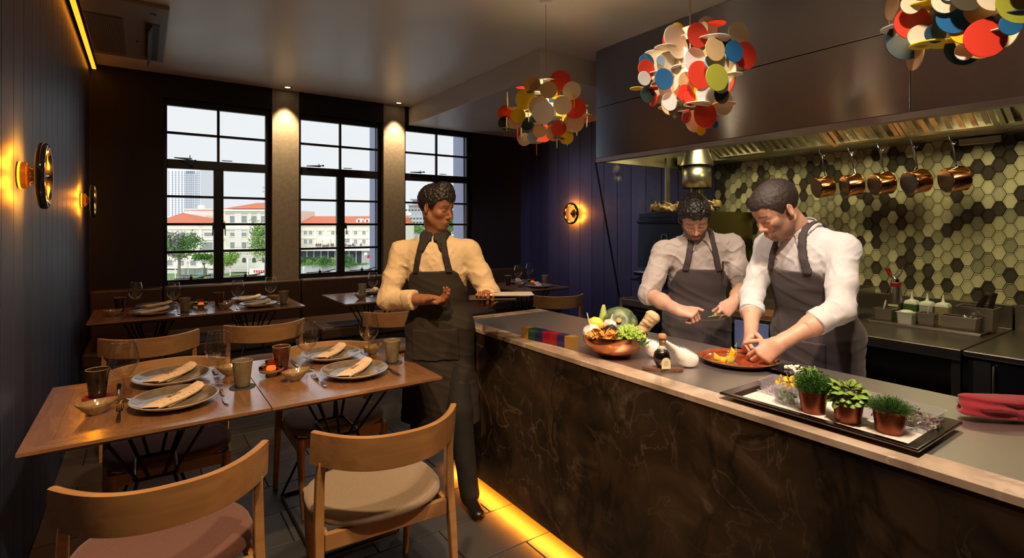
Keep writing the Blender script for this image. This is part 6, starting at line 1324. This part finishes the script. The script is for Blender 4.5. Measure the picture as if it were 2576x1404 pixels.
# things in hands and on the apron
q = MB(); q.tube([(0, 0, 0), (.045, -.012, .010), (.09, -.02, .012)], .0018, 6); q.tube([(.02, 0, .003), (.05, .01, .022)], .0014, 5); q.ball((.055, .010, .022), .008, 8, 5, (1, .6, .3)); q.ball((.09, -.02, .012), .007, 8, 5, (1, .5, .3))
o = q.build('herb_sprig', M_sprout, loc=(2.385, 1.655, 1.028)); o.rotation_euler.z = rad(-28); tag(o, 'green herb sprig pinched between the bearded chef\'s hands', 'herb sprig')
pn = thing('plating_tweezers', 'steel tweezers clipped on the bearded chef\'s apron', 'tweezers', (2.645, 1.742, 1.225)); MB().tube([(0, 0, .075), (0, 0, .02), (.003, -.004, -.01), (.0, 0, -.055)], [.003, .0035, .003, .0012], 6).build('arms', M_chrome, pn); MB().tube([(0, 0, .075), (0, 0, .03)], .0045, 8).build('grip', M_bh, pn)
wp = thing('slate_plate', 'dark square plate with orange food carried by the waiter', 'plate', (1.40, 2.21, 1.135), rad(-30)); MB().box(-.10, .13, -.07, .07, 0, .012).build('plate', M_black, wp, smooth=False, bevel=.004)
MB().ball((-.02, 0, .02), .034, 14, 8, (1.4, .9, .5)).ball((.03, .02, .018), .022, 10, 6, (1.2, 1, .6)).build('food', tex(mat('braised food', (.30, .10, .03), .4), nscale=30, c1=(.22, .06, .02), c2=(.45, .18, .05)), wp)
wp = thing('white_plate', 'cream plate with raised corner in the waiter\'s left hand', 'plate', (1.475, 2.16, 1.155), rad(-30)); MB().prism([(-.08, -.06), (.10, -.06), (.10, .06), (-.08, .06)], 0, .008, top=[(-.09, -.07), (.13, -.07), (.13, .07), (-.09, .07)]).build('plate', M_porc, wp, smooth=False, bevel=.003)
# ================================================================ the city beyond the windows (ground lies 10 m lower)
GZ = -10.
FV = Vector((math.sin(YAW), math.cos(YAW), 0)); RV = Vector((math.cos(YAW), -math.sin(YAW), 0)); RZ = -YAW
def cp(r, f, z=GZ): q = RV*r+FV*f; return (q.x, q.y, z)
def at(u, f): return (u-1288)/1329*f
def hz(v, f): return 1.5+(567-v)/1329*f
fill_sun = bpy.data.lights.new('fill_sun', 'SUN'); fill_sun.energy = 1.5; fill_sun.angle = rad(25); fill_sun.color = (1, .98, .94); so = bpy.data.objects.new('fill_sun', fill_sun); LINK(so); so.rotation_euler = Vector((FV.x, FV.y, -.62)).to_track_quat('-Z', 'Y').to_euler()  # weak soft sun added under the overcast sky to brighten the facades
Cw = mat('cream stucco', (.88, .84, .70), .8); Cw2 = mat('white stucco', (.90, .88, .82), .8); Cr = tex(mat('terracotta roof', (.75, .20, .10), .8), scale=(1, 1, 1), nscale=6, c1=(.70, .17, .08), c2=(.82, .27, .15)); Cg = mat('far window grey', (.30, .32, .33), .4); Cgd = mat('far window dark', (.10, .11, .12), .3); Cst = mat('grey stone', (.48, .50, .50), .8); Cgr = mat('lawn', (.20, .36, .08), .9); Cpv = mat('pale paving', (.70, .70, .68), .8); Cwall = mat('river wall', (.50, .52, .52), .8)
def flat(name, r0, r1, f0, f1, z, m): 
    a, b, c, d = cp(r0, f0, z), cp(r1, f0, z), cp(r1, f1, z), cp(r0, f1, z); return struct(MB().add([a, b, c, d, (a[0], a[1], z-.5), (b[0], b[1], z-.5), (c[0], c[1], z-.5), (d[0], d[1], z-.5)], [(3, 2, 1, 0)[::-1], (4, 5, 6, 7)[::-1], (0, 1, 5, 4), (1, 2, 6, 5), (2, 3, 7, 6), (3, 0, 4, 7)]).build(name, m, smooth=False))
flat('ground', -420, 300, 15, 760, GZ-.3, Cpv)
flat('lawn', -92, -60, 112, 126, GZ+.02, Cgr); flat('riverside_path', -95, -5, 96, 111, GZ, mat('white promenade', (.78, .78, .76), .8)); flat('river_water', -200, 120, 15, 94, GZ-.2, mat('grey river', (.42, .45, .42), .15))
MBX = lambda: MB()
def bldg(name, label, f, cat='building'): t = thing(name, label, cat, cp(0, f, 0), RZ); return t
def wins(par, us, v0, v1, w, f, m=Cg, arch=False, frame=True):
    for u in us:
        x = at(u, f); z0, z1 = hz(v1, f), hz(v0, f)
        if frame: o = MB().box(x-w/2-.18, x+w/2+.18, -.16, -.02, z0-.2, z1+.2).build('window', Cw2, par, smooth=False)
        else: o = par
        q = MB()
        if arch: q.prism([(x-w/2, z0), (x+w/2, z0)]+[(x+w/2*math.cos(a), z1-w/2+w/2*math.sin(a)) for a in [PI*i/8 for i in range(9)]], -.24, -.14, Matrix(((1, 0, 0, 0), (0, 0, 1, 0), (0, 1, 0, 0), (0, 0, 0, 1))))
        else:
            for s in (-1, 1):
                n = 2 if z1-z0 < 2 else 3
                for k in range(n): zz = z0+(z1-z0)*k/n; q.box(x+(s-1)*w/4+.04+ (0 if s < 0 else 0), x+(s+1)*w/4-.04, -.24, -.14, zz+.04, zz+(z1-z0)/n-.04)
        q.build('pane', m, o, smooth=False)
# right projecting block in the first window
f = 130; b = bldg('government_building', 'cream classical building with red hipped roof seen through the first window', f)
x0, x1, zt = at(566, f), at(708, f), hz(527, f)
MB().box(x0, x1, 0, 22, GZ, zt).build('wall', Cw, b, smooth=False)
for v, hh, pr in ((527, .5, .9), (533, .3, .5), (572, .5, .45), (577, .2, .3), (626, .6, .5), (634, .3, .3)): MB().box(x0-pr*.5, x1, -pr, 0, hz(v, f)-hh, hz(v, f)).build('cornice', Cw2, b, smooth=False)
for u in (596, 604, 629, 652, 676): MB().box(at(u, f)-.45, at(u, f)+.45, -.25, 0, hz(622, f), hz(534, f)).build('pilaster', Cw2, b, smooth=False)
xa, xb, xc, xd = at(566, f)-1, at(664, f), at(603, f), at(622, f)
MB().add([(xa, .5, zt+.2), (xb, .5, zt+.2), (xb, 20, zt+.2), (xa, 20, zt+.2), (xc, 9, hz(510.5, f+9)), (xd, 9, hz(510.5, f+9))], [(0, 1, 5, 4), (1, 2, 5), (2, 3, 4, 5), (3, 0, 4), (0, 3, 2, 1)]).build('roof', Cr, b, smooth=False)
wins(b, (586, 615, 640, 664), 543, 560, 1.3, f); wins(b, (586, 615, 640, 664), 585, 594, 1.2, f); wins(b, (586, 615, 640, 664), 609, 625, 1.1, f, Cg); wins(b, (587, 615, 640, 665), 648, 660, .9, f, Cgd, True, False)
q = MB()
for k in range(9): q.box(x0, x1, -.12, 0, hz(682-k*5.2, f), hz(682-k*5.2, f)+.38)
q.build('rusticated_base', Cw2, b, smooth=False)
# left wing and rear block
f = 140; b = bldg('courthouse_wing', 'cream building wing with tall windows behind the flowering tree', f)
MB().box(at(380, f), at(566, f), 0, 20, GZ, hz(563, f)).build('wall', Cw, b, smooth=False)
for v in (563, 573, 600, 630): MB().box(at(380, f), at(566, f), -.45, 0, hz(v, f)-.4, hz(v, f)).build('cornice', Cw2, b, smooth=False)
wins(b, (428, 457, 487), 585, 594, 1.5, f); wins(b, (527,), 585, 594, 2.6, f); wins(b, (457, 487), 609, 624, 1.5, f); wins(b, (527,), 609, 632, 4.4, f); wins(b, (428, 457, 487), 655, 668, 1.5, f, Cg)
for u in (505, 541): MB().box(at(u, f)-.5, at(u, f)+.5, -.25, 0, GZ, hz(573, f)).build('pilaster', Cw2, b, smooth=False)
xa, xb = at(380, f), at(508, f); MB().add([(xa, -.4, hz(562, f)), (xb, -.4, hz(562, f)), (xa, 14, hz(535, f+14)), (at(463, f+14), 14, hz(536, f+14)), (xb, 20, hz(562, f)), (xa, 20, hz(562, f))], [(0, 1, 3, 2), (1, 4, 3), (4, 5, 2, 3), (0, 2, 5), (0, 5, 4, 1)]).build('roof', Cr, b, smooth=False)
f = 158; b = bldg('rear_block', 'plain white rear block with parapet above the courthouse wing', f)
MB().box(at(464, f), at(575, f), 0, 15, GZ, hz(528, f)).build('wall', Cw2, b, smooth=False); MB().box(at(463, f), at(575, f), -.6, 0, hz(528, f), hz(525, f)).build('parapet', Cw2, b, smooth=False); MB().box(at(518, f), at(538, f), -.12, 0, hz(560, f), hz(542, f)).build('blind_panel', mat('grey blind', (.66, .68, .66), .8), b, smooth=False); MB().lathe([(1.1, 0), (1.1, .7), (.8, 1.1), (0, 1.3)], 14, T(at(487, f), 4, hz(525, f))).build('roof_dome', Cw2, b)
# long building in the second window
f = 141; b = bldg('long_building', 'long cream building with red roof, dormers and terrace in the middle window', f)
x0, x1 = at(735, f), at(1010, f)
MB().box(x0, x1, 0, 18, GZ, hz(565, f)).build('wall', Cw, b, smooth=False)
for v, pr in ((563, .8), (577, .3), (597, .4)): MB().box(x0, x1, -pr, 0, hz(v, f)-.35, hz(v, f)).build('cornice', Cw2, b, smooth=False)
MB().add([(x0, -.7, hz(563, f)), (x1, -.7, hz(563, f)), (x1, 9, hz(544, f+9)), (x0, 9, hz(544, f+9)), (x1, 18, hz(563, f)), (x0, 18, hz(563, f))], [(0, 1, 2, 3), (2, 4, 5, 3), (0, 3, 5), (1, 4, 2), (0, 5, 4, 1)]).build('roof', Cr, b, smooth=False)
for u in (900, 921):
    x = at(u, f); d = MB().prism([(x-.75, hz(560, f)), (x+.75, hz(560, f)), (x+.75, hz(553, f)), (x, hz(549.5, f)), (x-.75, hz(553, f))], 1.0, 5, Matrix(((1, 0, 0, 0), (0, 0, 1, 0), (0, 1, 0, 0), (0, 0, 0, 1)))).build('dormer', Cw2, b, smooth=False); MB().box(x-.22, x+.22, .95, 1.0, hz(558.5, f), hz(553, f)).build('pane', Cgd, d, smooth=False)
wins(b, (769, 782, 806, 838, 873, 895, 916), 581, 590, .9, f); wins(b, (753, 769, 782, 895, 916), 602, 613, .9, f); wins(b, (873,), 599, 610, 1.5, f)
for u in (794, 820, 856, 884, 930): MB().box(at(u, f)-.3, at(u, f)+.3, -.25, 0, hz(625, f), hz(577, f)).build('pilaster', Cw2, b, smooth=False)
tr_ = thing('terrace', 'raised white terrace with railing and dark glass front below the long building', 'terrace', cp(0, 128, 0), RZ); f = 128
MB().box(at(735, f), at(1010, f), 0, 12, hz(631, f), hz(626, f)).build('slab', Cw2, tr_, smooth=False); MB().box(at(735, f), at(908, f), 2.5, 3, GZ, hz(631, f)).build('glass_front', mat('dark shopfront', (.05, .06, .08), .2), tr_, smooth=False)
for k in range(10): MB().box(at(745+k*18, f)-.12, at(745+k*18, f)+.12, 2.2, 2.6, GZ, hz(631, f)).build('column', Cst, tr_, smooth=False)
MB().box(at(905, f), at(1010, f), 1.5, 6, GZ, hz(631, f)).build('pale_wall', Cst, tr_, smooth=False)
q = MB()
for k in range(26): q.box(at(738+k*8, f)-.04, at(738+k*8, f)+.04, .1, .16, hz(626, f), hz(619, f))
q.box(at(735, f), at(1000, f), .1, .16, hz(619.5, f), hz(619, f)); q.build('railing', Cst, tr_, smooth=False)
for k, (u, w) in enumerate(((812, 3.2), (832, 3.4))):
    p = thing('parasol', 'white parasol on the terrace, %s' % ('left' if k == 0 else 'right'), 'parasol', cp(at(u, 131), 131, hz(626, f)), RZ); MB().lathe([(w/2, 2.2), (w*.25, 2.7), (0, 2.95)], 8).build('canopy', Cw2, p, smooth=False); MB().tube([(0, 0, 0), (0, 0, 2.4)], .05, 6).build('pole', Cst, p)
Rr = random.Random(4); cols = [(.05, .08, .25), (.6, .1, .08), (.12, .10, .09), (.5, .5, .5), (.1, .2, .4), (.25, .15, .12)]
def farman(u, f, z, c, label, grp=None, h=1.7):
    p = thing('person', label, 'person', cp(at(u, f), f, z), RZ, grp)
    MB().lathe([(0, h*.48), (.15, h*.5), (.19, h*.62), (.21, h*.78), (.10, h*.83), (.05, h*.86)], 8, sy=.6).build('top', mat('far cloth %d' % int(sum(c)*100), c, .9), p)
    MB().tube([(-.08, 0, h*.5), (-.12, -.1, h*.25), (-.10, 0, 0)], [.09, .07, .05], 6).tube([(.08, 0, h*.5), (.11, .1, h*.25), (.12, .05, 0)], [.09, .07, .05], 6).build('legs', Cgd, p)
    MB().ball((0, 0, h*.93), .11, 8, 6).build('head', mat('far skin', (.4, .25, .18), .7), p); MB().tube([(-.2, 0, h*.78), (-.27, .05, h*.6), (-.2, -.1, h*.48)], .045, 5).tube([(.2, 0, h*.78), (.27, .05, h*.6), (.2, -.1, h*.48)], .045, 5).build('arms', mat('far skin', (.4, .25, .18), .7), p)
for k, u in enumerate((796, 801, 806, 826, 834, 838, 866, 870, 888, 892, 908)): farman(u, 130.5, hz(626, 128), cols[k % 6], 'tiny seated guest on the far terrace, number of the left part' if False else 'tiny guest among the tables on the far terrace', 'terrace guests', 1.35)
farman(502, 112, GZ, (.05, .45, .62), 'far person in cyan walking on the promenade beside the lawn'); farman(803, 108, GZ, (.7, .35, .35), 'far person in pink walking below the long building'); farman(921, 108, GZ, (.1, .3, .7), 'far person in blue at the right of the middle window')
for k, (u0, u1, m, lab) in enumerate(((811, 828, 'screen brown', 'brown slatted screen on the left of the far terrace'), (874, 884, 'screen grey', 'dark sloping screen on the right of the far terrace'))):
    o = MB().box(0, at(u1, 129)-at(u0, 129), 0, .1, 0, .95).build('terrace_screen', mat(m, (.22, .15, .12) if k == 0 else (.15, .14, .18), .8), loc=cp(at(u0, 129), 129, hz(626, 128)), smooth=False); o.rotation_euler.z = RZ; tag(o, lab, 'screen')
# planted edge, garden wall
MBq = lambda r0, r1, f0, f1, z0, z1: MB().box(r0, r1, f0, f1, z0, z1)
w_ = MBq(at(735, 116), at(1010, 116), 0, .6, GZ, hz(668, 116)).build('garden_wall', Cwall, loc=cp(0, 116, 0), smooth=False); w_.rotation_euler.z = RZ; struct(w_)
def leaves(name, label, u, v, rx, rz, f, cols, n, trunk=None, lf=.5, group=None, seed=1, cat='tree'):
    R = random.Random(seed); gz = GZ; cz = hz(v, f); t = thing(name, label, cat, cp(at(u, f), f, gz), RZ, group); Q = [MB() for _ in cols]
    cl = [(R.uniform(-1, 1)*rx*.75, R.uniform(-.6, .6)*rx*.6, R.uniform(-.8, .8)*rz) for _ in range(max(4, int(n/70)))]
    for k in range(n):
        c = cl[k % len(cl)]; s = (abs(R.gauss(0, 1))**.33); d = Vector((R.gauss(0, 1), R.gauss(0, 1), R.gauss(0, 1))).normalized(); x = c[0]+d.x*rx*.38*s; y = c[1]+d.y*rx*.38*s; z = cz-gz+c[2]*.8+d.z*rz*.42*s
        E = Euler((R.uniform(-1.2, 1.2), R.uniform(-1.2, 1.2), R.uniform(0, 6))).to_matrix(); l = lf*R.uniform(.6, 1.2); Q[k % len(cols)].add([Vector((x, y, z))+E @ Vector(p) for p in ((-l, 0, 0), (0, l*.45, l*.1), (l, 0, 0), (0, -l*.45, l*.1))], [(0, 1, 2, 3)])
    for q, c in zip(Q, cols): o = q.build('foliage', c, t, smooth=False); o['kind'] = 'stuff'
    if trunk:
        q = MB(); h = cz-gz; q.tube([(0, 0, 0), (.1, 0, h*.5), (0, 0, h*.9)], [trunk, trunk*.8, trunk*.4], 7)
        for k in range(5): c = cl[k % len(cl)]; q.tube([(.05, 0, h*.55), (c[0]*.6, c[1]*.6, h*.85+c[2]*.3), (c[0], c[1], h+c[2]*.8)], [trunk*.5, trunk*.3, trunk*.1], 5)
        q.build('trunk', mat('grey bark', (.28, .24, .20), .9), t)
G = [mat('foliage %d' % i, c, .7) for i, c in enumerate(((.10, .26, .04), (.18, .38, .06), (.06, .16, .03), (.34, .50, .10), (.38, .24, .44), (.10, .20, .12)))]
leaves('flowering_tree', 'green tree with violet blossom at the lower left of the first window', 450, 618, 4.6, 3.2, 116, [G[0], G[1], G[2], G[0], G[4]], 3200, .35, .30, seed=2)
leaves('street_tree', 'small spreading tree beside the stage frame in the first window', 513, 648, 2.6, 1.0, 121, [G[0], G[1]], 900, .16, .28, seed=3); leaves('street_tree', 'bright green tree behind the centre mullion of the first window', 562, 652, 3.4, 2.0, 122, [G[1], G[3]], 1500, .18, .3, seed=4)
leaves('street_tree', 'tall bright tree at the right edge of the first window', 668, 603, 3.2, 4.6, 112, [G[1], G[3], G[0]], 2400, .3, .3, seed=5)
for k, (u, v, lab) in enumerate(((812, 657, 'round shrub tree left of the centre of the middle window'), (880, 657, 'round shrub tree right of the centre of the middle window'))): leaves('shrub_tree', lab, u, v, 1.7, 1.3, 114, [G[5], G[0]], 900, .12, .22, seed=6+k)
for k, u in enumerate((757, 774, 788, 796, 834)): leaves('palm_shrub', 'palm shrub before the dark shopfront, %s' % ['leftmost', 'second', 'third', 'fourth', 'behind the mullion'][k], u, 655, .9, .8, 122, [G[0], G[3]], 320, .06, .25, seed=10+k, cat='shrub')
for k, (u, lab) in enumerate(((795, 'green hedge at the foot of the shopfront, left part'), (890, 'green hedge at the foot of the shopfront, right part'))): leaves('hedge', lab, u, 667, 6.0 if k == 0 else 2.8, .5, 117.5, [G[1], G[0]], 1400, None, .2, seed=20+k, cat='hedge')
leaves('park_tree', 'dense green tree behind the waiter\'s face in the right window', 1128, 560, 7.5, 4.0, 170, [G[0], G[1], G[2]], 2600, .4, .5, seed=30); leaves('park_tree', 'low trees at the left of the right window', 1040, 577, 6, 1.4, 165, [G[0], G[1]], 1200, .3, .4, seed=31)
# tower
f = 600; b = bldg('tower_block', 'tall white tower block full of small windows behind the red roof', f)
MB().box(at(395, f), at(504, f), 0, 25, GZ, hz(425, f)).build('wall', mat('tower white', (.80, .83, .86), .8), b, smooth=False); MB().box(at(468, f), at(493, f), -1.5, 0, GZ, hz(437, f)).build('centre_bay', mat('tower grey', (.62, .66, .70), .8), b, smooth=False)
q = MB()
for j in range(25):
    v = 431+j*4.55
    for k, u in enumerate((401, 407, 413, 425, 434, 442, 450, 458, 464, 470, 474.5, 479.5, 484, 489, 496, 501)): q.box(at(u-(1.6 if k not in (3, 8) else .9), f), at(u+(1.6 if k not in (3, 8) else .9), f), -1.7 if 468 < u < 493 else -.3, 0, hz(v+2.3, f), hz(v, f))
o = q.build('window_rows', mat('tower window', (.22, .26, .34), .4), b, smooth=False); o['kind'] = 'stuff'
# stone building in the third window
f = 250; b = bldg('stone_clock_building', 'grey stone building with tiered tower in the right window', f)
MB().box(at(1004, f), at(1145, f), 0, 30, GZ, hz(541, f)).build('wall', Cst, b, smooth=False); MB().box(at(1024, f), at(1120, f), 4, 20, hz(541, f), hz(516, f)).build('upper_storey', Cst, b, smooth=False); MB().box(at(1021, f), at(1060, f), 2, 20, hz(516, f), hz(514, f)).build('cornice', Cst, b, smooth=False); MB().box(at(1030, f), at(1046, f), 8, 14, hz(516, f), hz(502, f)).build('turret', Cst, b, smooth=False); MB().box(at(1026, f), at(1049, f), 6, 16, hz(502, f), hz(499, f)).build('turret_roof', mat('slate roof', (.3, .32, .33), .8), b, smooth=False)
MB().box(at(1040, f), at(1062, f), 3, 4, hz(518, f), hz(512, f)).build('roof', Cr, b, smooth=False)
q = MB()
for u in range(1010, 1110, 8):
    for v in (548, 558, 526): q.box(at(u, f)-.5, at(u, f)+.5, -.1 if v > 541 else 3.9, 4, hz(v+4, f), hz(v, f))
o = q.build('window_rows', Cgd, b, smooth=False); o['kind'] = 'stuff'
MB().lathe([(.8, 0), (.8, .3), (0, .3)], 20, T(at(1031, f), -.2, hz(538, f), rx=PI/2)).build('clock_face', Cw2, b)
f = 200; b = bldg('red_roof_block', 'white block with red roof right of the waiter\'s head', f); MB().box(at(1128, f), at(1200, f), 0, 20, GZ, hz(523, f)).build('wall', Cw2, b, smooth=False); MB().box(at(1130, f), at(1200, f), -.5, 12, hz(523, f), hz(514, f)).build('roof', Cr, b, smooth=False); MB().box(at(1131, f), at(1200, f), 1, 12, hz(514, f), hz(485, f)).build('upper_block', Cst, b, smooth=False); wins(b, (1132, 1137), 528, 534, 1.0, f, Cgd, False, False)
# riverside odds and ends
def rail(name, label, u0, u1, f, n, h, m, cat='railing'):
    q = MB(); r0, r1 = at(u0, f), at(u1, f)
    for k in range(n+1): x = r0+(r1-r0)*k/n; q.box(x-.03, x+.03, -.03, .03, GZ, GZ+h)
    q.box(r0, r1, -.03, .03, GZ+h-.06, GZ+h).box(r0, r1, -.02, .02, GZ+h*.5, GZ+h*.5+.04); o = q.build(name, m, loc=cp(0, f, 0), smooth=False); o.rotation_euler.z = RZ; tag(o, label, cat)
rail('riverside_railing', 'thin grey railing along the promenade in the first window', 415, 700, 108, 26, 1.0, Cst); rail('riverside_railing', 'thin grey railing along the promenade in the middle window', 735, 960, 108, 20, 1.0, Cst)
st = thing('stage_truss', 'white truss frame of a small stage on the lawn in the first window', 'truss', cp(at(498, 118), 118, GZ), RZ)
for n_s, (a, b_) in (('post', ((-2.3, 0, 0), (-2.3, 0, 3.3))), ('post', ((2.3, 0, 0), (2.3, 0, 3.4))), ('beam', ((-2.5, 0, 3.2), (2.5, 0, 3.4)))):
    q = MB(); A, B_ = Vector(a), Vector(b_); dd = (B_-A); pr = Vector((.18, 0, 0)) if n_s == 'post' else Vector((0, 0, .18))
    q.tube([A-pr, B_-pr], .04, 5).tube([A+pr, B_+pr], .04, 5)
    for k in range(10): q.tube([A+dd*k/10+pr*(1 if k % 2 else -1), A+dd*(k+1)/10+pr*(-1 if k % 2 else 1)], .025, 4)
    q.build(n_s, mat('truss metal', (.72, .72, .72), .4), st)
for k, (u, w, h_, lab) in enumerate(((461, 2.0, 1.6, 'grey cabinet left of the stage frame on the lawn'), (484, 3.2, 1.6, 'wide grey green cabinet under the stage frame'), (507, 1.4, 1.7, 'grey green cabinet right of the stage frame'))):
    bx_ = thing('utility_cabinet', lab, 'cabinet', cp(at(u, 121), 121, GZ), RZ); MB().box(-w/2, w/2, 0, 1, .1, h_).build('body', mat('utility green', (.42, .48, .43), .7), bx_, smooth=False)
    for s in range(3): MB().box(-w/2+w/3*s+.05, -w/2+w/3*(s+1)-.05, -.04, 0, .2, h_-.15).build('door', mat('utility door', (.48, .53, .48), .7), bx_, smooth=False)
for k, (u, lab) in enumerate(((464, 'dark floor loudspeakers by the left truss post'), (531, 'dark floor loudspeakers by the right truss post'))):
    o = thing('stage_speakers', lab, 'loudspeaker', cp(at(u, 115), 115, GZ), RZ)
    for s in (-.7, 0, .7): MB().prism([(-.28, 0), (.28, 0), (.28, .5), (-.1, .62), (-.28, .3)], s, s+.6, Matrix(((0, 0, 1, 0), (1, 0, 0, 0), (0, 1, 0, 0), (0, 0, 0, 1)))).build('cabinet', Cgd, o, smooth=False)
for (u, f, h_, lab) in ((441, 109, 3.2, 'pale lamp post at the left of the first window'), (623, 109, 4.6, 'slim lamp post before the classical building'), (764, 110, 3.0, 'white post on the promenade in the middle window'), (579, 112, 2.9, 'white and red banner post in the first window')):
    p = thing('promenade_post', lab, 'post', cp(at(u, f), f, GZ), RZ); MB().tube([(0, 0, 0), (0, 0, h_)], [.09, .07], 8).build('pole', Cw2, p); MB().box(-.12, .12, -.06, .06, h_*.82, h_).build('head', Cw2 if 'red' not in lab else mat('banner red', (.7, .03, .05), .7), p, smooth=False)
p = thing('ramp_sign', 'white banner with red lettering on the ramp of the classical building', 'sign', cp(at(652, 118), 118, GZ), RZ); MB().box(-2.2, 2.2, -.05, .05, .6, 1.8).build('board', Cw2, p, smooth=False)
for k in range(6): MB().box(-1.2+k*.52, -.85+k*.52, -.07, -.05, .9, 1.5).build('red_mark', mat('banner red', (.7, .03, .05), .7), p, smooth=False)
p = thing('globe_sign', 'white globe with red shop sign at the right of the middle window', 'sign', cp(at(922, 120), 120, GZ), RZ); MB().ball((-.2, 0, hz(640, 120)-GZ), .45, 16, 10).build('globe', Cw2, p); MB().box(.15, .75, -.05, .1, hz(650, 120)-GZ, hz(641, 120)-GZ).build('panel', mat('banner red', (.7, .03, .05), .7), p, smooth=False); MB().tube([(-.2, 0, 0), (-.2, 0, hz(644, 120)-GZ)], .06, 6).build('pole', Cst, p); MB().box(.9, 1.25, 0, .1, hz(670, 120)-GZ, hz(657, 120)-GZ).build('red_board', mat('banner red', (.7, .03, .05), .7), p, smooth=False)
q = MB(); zc = hz(575, 190)
q.tube([(0, 0, 0), (0, 0, hz(468, 190)-GZ)], [.35, .12], 6)
for v in (472, 482, 502, 512): 
    q.box(-.9, .9, -.3, .3, hz(v, 190)-GZ-.3, hz(v, 190)-GZ+.3)
o = q.build('antenna_mast', Cst, loc=cp(at(667, 190), 190, GZ)); o.rotation_euler.z = RZ; tag(o, 'thin antenna mast with dishes at the right of the first window', 'antenna')
